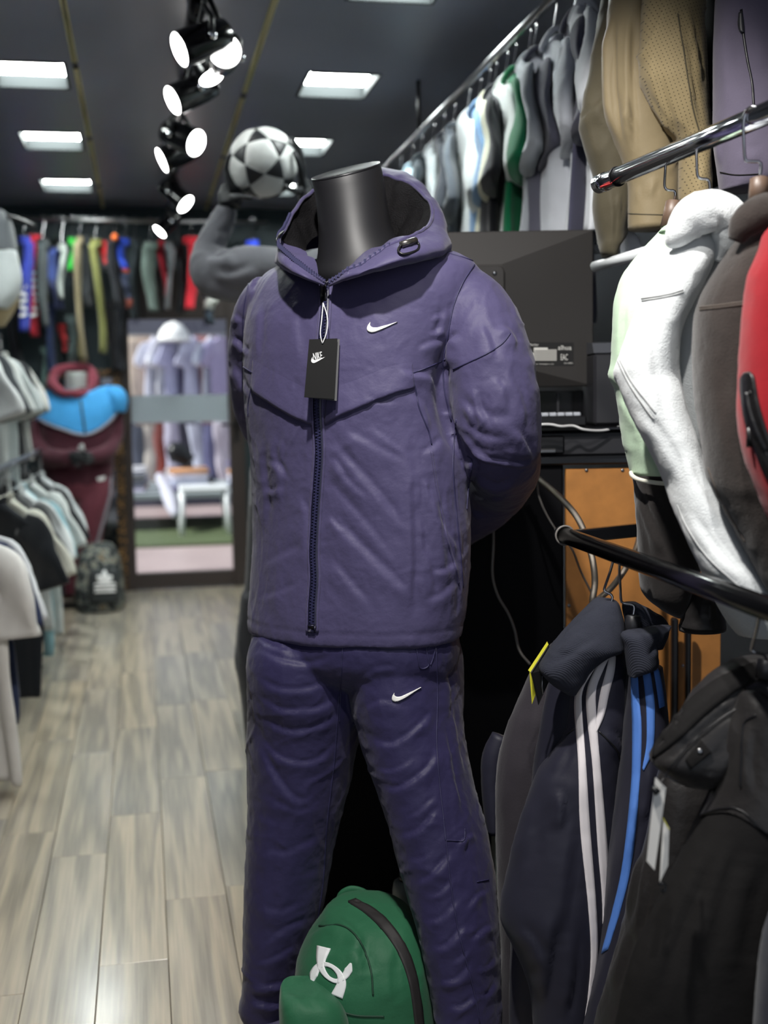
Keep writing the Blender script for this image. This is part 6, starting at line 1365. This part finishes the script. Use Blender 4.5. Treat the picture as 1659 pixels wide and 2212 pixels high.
def leopard():
    m = mat('leopard gold frame', C(150, 108, 56), .5); nt = m.node_tree; vo = nt.nodes.new('ShaderNodeTexVoronoi'); vo.inputs['Scale'].default_value = 46; tc = nt.nodes.new('ShaderNodeTexCoord'); nt.links.new(tc.outputs['Object'], vo.inputs['Vector'])
    cr = nt.nodes.new('ShaderNodeValToRGB'); cr.color_ramp.elements[0].position = .30; cr.color_ramp.elements[0].color = C(150, 112, 62); cr.color_ramp.elements[1].position = .46; cr.color_ramp.elements[1].color = C(58, 42, 26)
    nt.links.new(vo.outputs['Distance'], cr.inputs[0]); nt.links.new(cr.outputs[0], nt.nodes['Principled BSDF'].inputs['Base Color']); return m
m_leo = leopard(); YM = YB-.08
mr = thing('standing_mirror', 'tall mirror in a leopard patterned gold frame left of the glass door', 'mirror', [*at_y(190, 1290, YM)[:2], 0])
xa, xb2 = at_y(112, 1000, YM)[0], at_y(268, 1000, YM)[0]; zt_ = at_y(230, 797, YM)[2]; fw = .055
mk('frame_side', *bbox((xa, YM, .0), (xa+fw, YM+.04, zt_), .006), m_leo, mr, False); mk('frame_side', *bbox((xb2-fw, YM, .0), (xb2, YM+.04, zt_), .006), m_leo, mr, False)
mk('frame_top', *bbox((xa+fw, YM, zt_-fw), (xb2-fw, YM+.04, zt_), .006), m_leo, mr, False); mk('frame_bottom', *bbox((xa+fw, YM, 0), (xb2-fw, YM+.04, fw), .006), m_leo, mr, False)
mk('glass', *box((xa+fw, YM+.015, fw), (xb2-fw, YM+.025, zt_-fw)), mat('mirror glass', C(120, 122, 126), .06, 1.0), mr, False)

def camo():
    m = mat('grey patterned fabric', C(90, 92, 90), .85); nt = m.node_tree; nz = nt.nodes.new('ShaderNodeTexNoise'); nz.inputs['Scale'].default_value = 22; nz.inputs['Detail'].default_value = 3; tc = nt.nodes.new('ShaderNodeTexCoord'); nt.links.new(tc.outputs['Object'], nz.inputs['Vector'])
    cr = nt.nodes.new('ShaderNodeValToRGB'); cr.color_ramp.interpolation = 'CONSTANT'; e = cr.color_ramp.elements; e[0].color = C(40, 44, 46); e[1].position = .47; e[1].color = C(86, 92, 90); x = e.new(.55); x.color = C(132, 132, 122); x = e.new(.64); x.color = C(108, 86, 60)
    nt.links.new(nz.outputs['Fac'], cr.inputs[0]); nt.links.new(cr.outputs[0], nt.nodes['Principled BSDF'].inputs['Base Color']); return m
m_camo = camo(); DB = 6.97
bp2 = thing('backpack', 'grey patterned backpack with white leaf emblem standing on the floor before the mirror', 'backpack', [*at(217, 1315, DB)[:2], 0])
VF = sculpt(rowloft([(1172, 190, 236, DB, .05), (1185, 180, 248, DB, .09), (1210, 173, 258, DB, .12), (1250, 168, 264, DB, .14), (1290, 166, 268, DB, .14), (1312, 170, 267, DB, .13), (1321, 178, 262, DB, .11)], 30, 0, .5, 48, .7), amp=.006, seed=504); mk('body', *VF, m_camo, bp2); B2 = bvh(VF)
VF = sculpt(rowloft([(1232, 196, 252, DB-.13, .03), (1240, 192, 256, DB-.13, .045), (1280, 190, 258, DB-.13, .05), (1300, 194, 256, DB-.13, .04)], 14, 0, .5, 40, .6), amp=.002); mk('front_pocket', *VF, mat('dark pocket fabric', C(44, 48, 50), .8), bp2); B3 = bvh(VF)
def leaf(cx, cy, a, l, w):
    t_ = np.linspace(0, 1, 9); d = np.array([math.sin(a), -math.cos(a)]); n_ = np.array([d[1], -d[0]])*1
    c_ = np.array([cx, cy])+np.outer(t_, d*l); h_ = w*np.sin(PI*t_**.8)**.7
    return c_-h_[:, None]*n_, c_+h_[:, None]*n_
for a in (-.85, 0, .85):
    L_, R_ = leaf(226, 1258, a, 26 if a == 0 else 22, 7); V, F = band(L_, R_, B3, 14, 3, .006); mk('emblem_leaf', V, F, m_wprint, bp2)
for k in range(3): V, F = band([(206, 1260+k*8), (248, 1258+k*8)], [(204, 1265+k*8), (250, 1263+k*8)], B3, 10, 2, .006); mk('emblem_bar', V, F, m_wprint, bp2)

# ================================================================== SECOND MANNEQUIN WITH THE BALL (behind the front one)
DG = 3.85
gm2 = thing('display_mannequin', 'black mannequin in grey padded jacket raising a ball, behind the front mannequin', 'mannequin', [*at(700, 1600, DG)[:2], 0])
m_grey = cloth('grey padded cloth', (92, 92, 98), .75, ((60, .25, .004), (300, .2, .001)))
tor = rowloft([(535, 680, 790, DG, .07), (560, 630, 860, DG, .12), (600, 600, 880, DG, .14), (700, 590, 870, DG, .15), (800, 575, 860, DG, .15), (950, 548, 850, DG, .15), (1050, 535, 850, DG, .15), (1120, 532, 850, DG, .14)], 40, .2, .6, 56)
arm_ = pathtube([(650, 585, DG, 44), (590, 582, DG-.04, 50), (530, 588, DG-.06, 56), (470, 596, DG-.06, 50), (448, 580, DG-.05, 44), (450, 545, DG-.03, 36), (466, 505, DG-.02, 30), (482, 470, DG, 24), (490, 450, DG, 20)], 50, 36)
V, F = remesh([tor, arm_], .009, 4); VF = sculpt((V, F), [([(440, 560), (475, 565), (510, 550)], 10, .012), ([(440, 610), (500, 640), (560, 650)], 14, .01), ([(455, 530), (480, 540), (495, 530)], 7, .008), ([(450, 590), (500, 600), (560, 580)], 12, .01), ([(462, 500), (485, 510), (500, 500)], 6, .008), ([(540, 620), (580, 610)], 10, .006)], .006, 8, 511); mk('jacket_shell', *VF, m_grey, gm2)
oth = pathtube([(800, 590, DG, 44), (850, 680, DG, 46), (860, 780, DG-.05, 42), (840, 860, DG-.15, 38)], 24, 28); mk('sleeve', *sculpt(oth, amp=.006, seed=512), m_grey, gm2)
mk('neck', *lathe(at(738, 545, DG), [0, 0, 1], [(-.08, .08), (0, .062), (.08, .058), (.085, .05), (.086, .002)], 24), m_manq, gm2)
p2 = rowloft([(1080, 534, 850, DG, .14), (1200, 530, 850, DG, .15), (1300, 526, 850, DG, .15), (1380, 540, 840, DG, .13)], 16, .2, .6, 48)
l1 = rowloft([(1280, 522, 690, DG, .12), (1380, 514, 680, DG, .11), (1430, 512, 670, DG, .11), (1500, 524, 660, DG, .1), (1600, 536, 650, DG, .09), (1680, 545, 640, DG, .07), (1700, 552, 632, DG, .06)], 24, .2, .8, 40)
l2 = rowloft([(1280, 690, 850, DG, .12), (1400, 700, 850, DG, .11), (1600, 700, 820, DG, .09), (1700, 715, 800, DG, .06)], 24, .2, .8, 40)
V, F = remesh([p2, l1, l2], .010, 3); VF = sculpt((V, F), amp=.008, sc=8, seed=513); mk('trousers', *VF, cloth('dark padded trousers', (30, 31, 37), .6), gm2)
for cx in (592, 760):
    b = at(cx, 1700, DG); b[2] = 0; mk('foot', *loft([b+np.array([0, 0, h])+np.stack([w*np.cos(a_), l*np.sin(a_)-.04, 0*a_], 1) for h, w, l in ((0, .045, .12), (.03, .048, .125), (.06, .04, .08), (.14, .035, .045)) for a_ in [np.arange(20)*2*PI/20]]), m_manq, gm2)
# ball: 12 white pentagons and 20 black triangles, each panel its own piece
BC = at(569, 352, 3.80); BR = 75.5*3.80/FPX
ball = thing('football', 'white football with black triangles held up by the grey jacketed mannequin', 'ball', BC)
ph = (1+5**.5)/2
ico = np.array([v for a in (-1, 1) for b in (-ph, ph) for v in ((0, a, b), (a, b, 0), (b, 0, a))], float); ico /= np.linalg.norm(ico[0])
Rm = np.stack([norm(RGT*1.0), norm(UPV), -FWD], 1)
d0 = norm(np.array([.02, -.05, 1.0]))
# turn one vertex towards the viewer
ax0 = ico[0]; k_ = np.cross(ax0, d0); s_ = np.linalg.norm(k_); c__ = ax0@d0; K = np.array([[0, -k_[2], k_[1]], [k_[2], 0, -k_[0]], [-k_[1], k_[0], 0]])
RR = np.eye(3)+K+K@K*((1-c__)/max(1e-9, s_*s_)); roll_ = math.radians(8)
K2 = np.array([[0, -d0[2], d0[1]], [d0[2], 0, -d0[0]], [-d0[1], d0[0], 0]]); R2 = np.eye(3)+math.sin(roll_)*K2+(1-math.cos(roll_))*K2@K2
icoW = (Rm@(R2@RR@ico.T)).T
E_ = [(i, j) for i in range(12) for j in range(i) if np.linalg.norm(ico[i]-ico[j]) < 1.06]
mids = {e: norm(icoW[e[0]]+icoW[e[1]]) for e in E_}
def panel(corners, m_, nm):
    c = norm(sum(corners)); n = len(corners); pts = [c]; F = []; K = 5; idx = {}
    V = []
    for i in range(n):
        a, b = corners[i], corners[(i+1) % n]; base = len(V)
        for r in range(K+1):
            for q in range(r+1):
                p = c*(1-r/K)+(a*(r-q)+b*q)/K if r else c
                e_ = 1.0-(.028 if r == K else 0); V.append(norm(p)*BR*e_)
        o_ = lambda r, q: base+r*(r+1)//2+q
        for r in range(K):
            for q in range(r+1):
                F.append([o_(r, q), o_(r+1, q), o_(r+1, q+1)])
                if q < r: F.append([o_(r, q), o_(r+1, q+1), o_(r, q+1)])
    V = np.array(V); 
    if np.dot(np.cross(V[F[0][1]]-V[F[0][0]], V[F[0][2]]-V[F[0][0]]), c) < 0: F = [f[::-1] for f in F]
    mk(nm, V+BC, F, m_, ball)
m_bw = mat('white ball leather', C(196, 198, 196), .45, bump=(300, .1, .001)); m_bb = mat('black ball leather', C(26, 28, 32), .45)
for i in range(12):
    nb = [mids[e] for e in E_ if i in e]; c = icoW[i]; x = norm(nb[0]-c*(nb[0]@c)); y = np.cross(c, x)
    nb.sort(key=lambda v: math.atan2(v@y, v@x)); panel(nb, m_bw, 'white_panel')
for i in range(12):
    for j in range(i):
        for k in range(j):
            if all(e in mids for e in ((i, j), (i, k), (j, k))): panel([mids[(i, j)], mids[(j, k)], mids[(i, k)]], m_bb, 'black_panel')
# hand under and around the ball
hb = at(497, 445, 3.83); pcs = [tube([hb, at(498, 425, 3.84), at(503, 405, 3.86)], [.036, .042, .038], 18, True, .7, RGT)]
for q in (((500, 410, 3.80), (493, 385, 3.79), (490, 360, 3.78), (496, 335, 3.75)), ((505, 408, 3.86), (494, 370, 3.90), (500, 330, 3.91), (515, 300, 3.88)), ((512, 412, 3.92), (520, 380, 3.96), (535, 340, 3.965), (550, 310, 3.95)), ((515, 418, 3.93), (545, 400, 3.955), (575, 385, 3.96), (600, 370, 3.955)), ((500, 425, 3.80), (512, 425, 3.74), (528, 425, 3.71), (545, 428, 3.70))):
    pcs.append(tube(polyP(q, 12), np.linspace(.0125, .0085, 12), 10))
V, F = remesh(pcs, .005, 2); mk('hand', V, F, m_glove, gm2)
# second hand of the figure steadying the ball from the right
pcs = [tube(polyP([(672, 470, 3.86), (664, 430, 3.86), (655, 395, 3.86)], 10), [.034, .034, .036, .038, .04, .04, .04, .038, .036, .034], 16, True, .7, FWD)]
for q in (((655, 400, 3.82), (650, 370, 3.77), (643, 345, 3.74), (634, 326, 3.735)), ((656, 395, 3.85), (655, 360, 3.82), (648, 325, 3.80), (637, 308, 3.79)), ((656, 395, 3.89), (652, 355, 3.90), (641, 315, 3.89), (626, 296, 3.87)), ((650, 410, 3.80), (638, 412, 3.73), (625, 408, 3.71), (612, 400, 3.70))):
    pcs.append(tube(polyP(q, 12), np.linspace(.0125, .0085, 12), 10))
V, F = remesh(pcs, .005, 2); mk('hand', V, F, m_glove, gm2)
fo2 = pathtube([(700, 600, 3.9, 44), (712, 560, 3.9, 40), (700, 510, 3.88, 32), (682, 480, 3.86, 24)], 24, 24); mk('sleeve', *sculpt(fo2, amp=.005, seed=514), cloth('black sleeve', (30, 32, 36), .7), gm2)

# ================================================================== GREEN BACKPACK BETWEEN THE LEGS
m_gr = mat('green nylon canvas', C(34, 92, 62), .62, 0, .3, ((260, .2, .0015), (60, .2, .003)), (10, .08), .1)
DK = 2.10
pb = thing('backpack', 'green backpack with large white emblem standing between the legs of the front mannequin', 'backpack', [*at(790, 2200, DK)[:2], 0])
VF = sculpt(rowloft([(1932, 745, 790, DK+.06, .02), (1945, 722, 845, DK+.05, .05), (1965, 705, 880, DK+.03, .08), (1990, 690, 900, DK+.02, .10), (2030, 664, 915, DK+.01, .115), (2080, 645, 926, DK, .125), (2140, 640, 938, DK, .13), (2200, 640, 944, DK, .13), (2240, 642, 944, DK, .13), (2290, 650, 938, DK, .12), (2300, 660, 930, DK, .11)], 90, math.radians(-8), .6, 88, .85),
     [([(660, 2040), (700, 2010), (745, 2005)], 9, .004), ([(700, 2080), (760, 2060), (790, 2100)], 14, .004), ([(790, 2000), (775, 2060), (790, 2130)], 12, .005), ([(720, 1985), (760, 2010), (790, 2060)], 10, .004), ([(850, 2030), (840, 2110), (850, 2190)], 12, .004), ([(650, 2110), (690, 2160), (740, 2190)], 8, -.004)], .004, 12, 521)
mk('body', *VF, m_gr, pb); KT = bvh(VF)
VF = sculpt(rowloft([(2124, 622, 652, DK-.09, .02), (2136, 608, 690, DK-.11, .045), (2162, 604, 728, DK-.115, .06), (2212, 604, 748, DK-.115, .065), (2270, 610, 750, DK-.11, .06), (2285, 620, 744, DK-.10, .05)], 40, math.radians(-8), .5, 56, .6), [([(612, 2150), (650, 2165), (690, 2200)], 7, .003)], .003, 14, 522); mk('front_pocket', *VF, m_gr, pb); PK = bvh(VF)
V, F = band([(752, 1950), (790, 1975), (830, 2015), (862, 2065), (884, 2130), (896, 2215)], [(768, 1944), (812, 1968), (850, 2005), (882, 2058), (902, 2125), (914, 2215)], KT, 60, 4, .004); mk('zip_strip', V, F, mat('black zip strip', C(34, 32, 32), .6, weave=(400, .3, 'DIAGONAL')), pb)
mk('carry_loop', *tube(polyP([(738, 1950, DK+.10), (742, 1934, DK+.10), (760, 1925, DK+.10), (785, 1932, DK+.10), (800, 1950, DK+.10)], 24), .011, 12, True, .5), m_gr, pb)
m_em = mat('white printed emblem', C(226, 228, 228), .5)
cr3 = lambda x, y: (480+.42194*x, 1340+.42194*y)
def arcband(C_, W_):
    P = spline(np.array([cr3(*p) for p in C_]), 60); w = np.interp(np.linspace(0, 1, 60), np.linspace(0, 1, len(W_)), np.array(W_))*.42194/2
    T = np.gradient(P, axis=0); T /= np.linalg.norm(T, axis=1)[:, None]; n_ = np.c_[-T[:, 1], T[:, 0]]; return P-n_*w[:, None], P+n_*w[:, None]
for C_, W_ in (([(522, 1674), (508, 1735), (512, 1785), (545, 1830), (590, 1848), (628, 1822), (648, 1790), (660, 1755)], [70, 46, 30, 20, 22, 34, 40, 8]),
               ([(462, 1858), (470, 1815), (492, 1778), (530, 1762), (572, 1778), (604, 1815), (612, 1862), (588, 1926)], [8, 40, 34, 22, 20, 30, 46, 62])):
    L_, R_ = arcband(C_, W_); V, F = band(L_, R_, KT, 60, 4, .0022, sm=False); mk('emblem_arc', V, F, m_em, pb)
for pts in ([(648, 2110), (700, 2165), (760, 2192), (830, 2196)], [(690, 2000), (740, 2000), (775, 2030), (800, 2090), (806, 2150)]):
    V, F = seam(pts, KT, .0018)
    if len(V): mk('seam', V, F, mat('dark green seam', C(20, 58, 40), .7), pb)

# ================================================================== OUTSIDE THE DOOR
m_pave = mat('pink grey paving', C(168, 150, 150), .4, var=(2, .1)); m_turf = mat('artificial turf', C(78, 92, 58), .9, bump=(200, .8, .01), var=(20, .2)); m_ogrey = mat('outdoor grey panel', C(150, 158, 162), .6)
struct('ground_outside', *box((-6, YB+.1, -.10), (7, 30, -.02)), m_pave)
YT = 10.2
tag(mk('turf_mat', *bbox((-2.2, YT, -.02), (2.8, YT+2.4, .01), .01), m_turf, None, False), 'strip of artificial green turf laid on the paving outside the door', 'turf')
tb = thing('display_table', 'low grey display table on the turf outside covered in folded clothes', 'table', (.3, 12.1, 0))
mk('tabletop', *bbox((-1.0, 11.3, .30), (1.6, 13.0, .36), .01), m_ogrey, tb, False)
for x in (-.95, 1.55):
    for y in (11.35, 12.95): mk('leg', *cyl((x, y, .01), (x, y, .30), .03), m_dk, tb)
rng = random.Random(9)
cols = [(214, 212, 230), (196, 190, 214), (120, 110, 150), (226, 226, 240), (150, 160, 176), (206, 150, 110), (70, 74, 96), (190, 196, 220), (230, 228, 236), (110, 120, 140), (176, 170, 200), (60, 62, 70)]
names_ = ['pale lilac', 'lavender', 'violet', 'white', 'steel grey', 'peach', 'slate', 'ice blue', 'cream', 'blue grey', 'mauve', 'charcoal']
k = 0
for iy, y in enumerate((11.5, 12.0, 12.55)):
    for ix in range(4):
        x = -.75+ix*.6+rng.uniform(-.05, .05); n_ = 2+(k % 3); z = .36
        for s_ in range(n_):
            c_ = cols[(k+s_*5) % 12]; h_ = .055
            V, F = bbox((x-.19, y-.15, z+.001), (x+.19, y+.15, z+h_), .022); V = V+.008*np.stack([vnoise(V*6, k), vnoise(V*6, k+1), 0*V[:, 0]], 1)
            where = ('front', 'middle', 'back')[iy]; col_ = ('left end', 'centre left', 'centre right', 'right end')[ix]; lev = ('bottom', 'second', 'third', 'fourth')[s_]
            tag(mk('folded_garment', V, F, cloth('fold %d %d %d' % c_, c_, .8), None), f'{names_[(k+s_*5) % 12]} folded garment, {lev} in the {where} {col_} pile outside the door', 'clothing', 'folded clothes on the outside table')
            z += h_
        k += 1
bag = thing('bag', 'black soft bag lying on the outside table behind the glass door', 'bag', at_y(395, 985, 11.35))
VF = sculpt(pathtube([(366, 962, 11.6, 14), (378, 972, 11.6, 24), (395, 985, 11.6, 22), (412, 998, 11.6, 14)], 20, 24), amp=.02, sc=5); mk('body', *VF, m_blk, bag)
pl_ = thing('parasol_sleeve', 'long white rolled parasol leaning against the outside table', 'parasol', at_y(378, 1110, 10.9))
mk('sleeve', *pathtube([(345, 1030, 11.5, 10), (362, 1065, 11.2, 15), (374, 1095, 11.0, 15), (382, 1115, 10.9, 8)], 20, 20), mat('white canvas', C(176, 176, 190), .7), pl_)
ch = thing('chair', 'white plastic stool beside the piles outside the glass door', 'stool', at_y(440, 1070, 11.0))
q = at_y(438, 1010, 11.0); q[2] = .42
mk('seat', *bbox(q-[.22, .22, .02], q+[.22, .22, .02], .015), m_white_gloss, ch, False)
for sx in (-1, 1):
    for sy in (-1, 1): mk('leg', *cyl(q+[sx*.19, sy*.19, 0], [q[0]+sx*.21, q[1]+sy*.21, .012], .022), m_white_gloss, ch)
# stall wall and hanging clothes across the way
struct('wall_outside', *box((-3.0, 14.4, -.02), (4.5, 14.6, 3.2)), mat('outdoor stall wall', C(78, 78, 92), .8))
osr = thing('clothes_rail', 'rail of clothes on the stall outside the glass door', 'rail', (.3, 13.9, 1.95)); mk('bar', *tube([(-2.2, 13.9, 1.95), (3.2, 13.9, 1.95)], .02, 10), m_steel, osr)
oc = [(300, (176, 160, 146), 't', 'beige trousers first on the stall rail outside'), (318, (160, 140, 128), 't', 'taupe trousers second on the stall rail outside'), (338, (222, 222, 238), 's', 'white shirt third on the stall rail outside'), (364, (234, 234, 240), 's', 'bright white shirt fourth on the stall rail outside'), (384, (190, 190, 220), 's', 'lavender shirt on the stall rail outside'), (404, (90, 84, 110), 't', 'violet trousers on the stall rail outside'),
      (424, (206, 206, 230), 's', 'pale shirt on the stall rail outside'), (444, (150, 100, 100), 't', 'dusty red trousers on the stall rail outside'), (460, (224, 226, 240), 's', 'white shirt near the right end of the stall rail outside'), (478, (170, 160, 196), 's', 'mauve shirt at the right end of the stall rail outside')]
for i, (px, c_, kd, lab) in enumerate(oc):
    P = at_y(px, 735, 13.9); P[2] = 1.948
    if kd == 't': trousers(P, .1, cloth('out %d' % i, c_, .8), lab, 1.0, .13, 600+i, group='clothes on the stall rail outside')
    else: shirt(P-[0, 0, .03], .9, cloth('out %d' % i, c_, .8), lab, L=.8, seed=610+i, group='clothes on the stall rail outside')
for i, (px, c_, lab) in enumerate(((300, (60, 66, 84), 'navy trousers low on the stall wall outside'), (326, (190, 184, 176), 'pale long trousers low on the stall wall outside'), (346, (140, 66, 56), 'rust trousers low on the stall wall outside'), (370, (206, 204, 226), 'pale lilac trousers low on the stall wall outside'), (425, (200, 206, 226), 'ice blue trousers low on the stall wall outside'), (455, (110, 112, 150), 'blue violet trousers low on the stall wall outside'), (480, (206, 200, 214), 'pale trousers low at the right of the stall wall outside'))):
    P = at_y(px, 900, 14.372); trousers(P, .05, cloth('outlow %d' % i, c_, .8), lab, .85, .12, 620+i, group='trousers low on the stall outside')

t = thing('hat', 'round white hat at the top of the stall outside the door', 'hat', at_y(375, 712, 13.7))
c = at_y(375, 715, 13.7); mk('crown', *lathe(c-[0, 0, .10], [0, 0, 1], [(0, .17), (.03, .175), (.10, .15), (.17, .09), (.20, .02)], 24), mat('white felt', C(236, 236, 236), .8), t); mk('brim', *lathe(c-[0, 0, .115], [0, 0, 1], [(0, .18), (.012, .21), (.016, .2), (.02, .16)], 24), mat('white felt', C(236, 236, 236), .8), t)
mk('hook', *tube([c+[0, 0, .09], c+[0, .05, .16], [c[0], 13.9, 1.94]], .006, 6), m_steel, t)
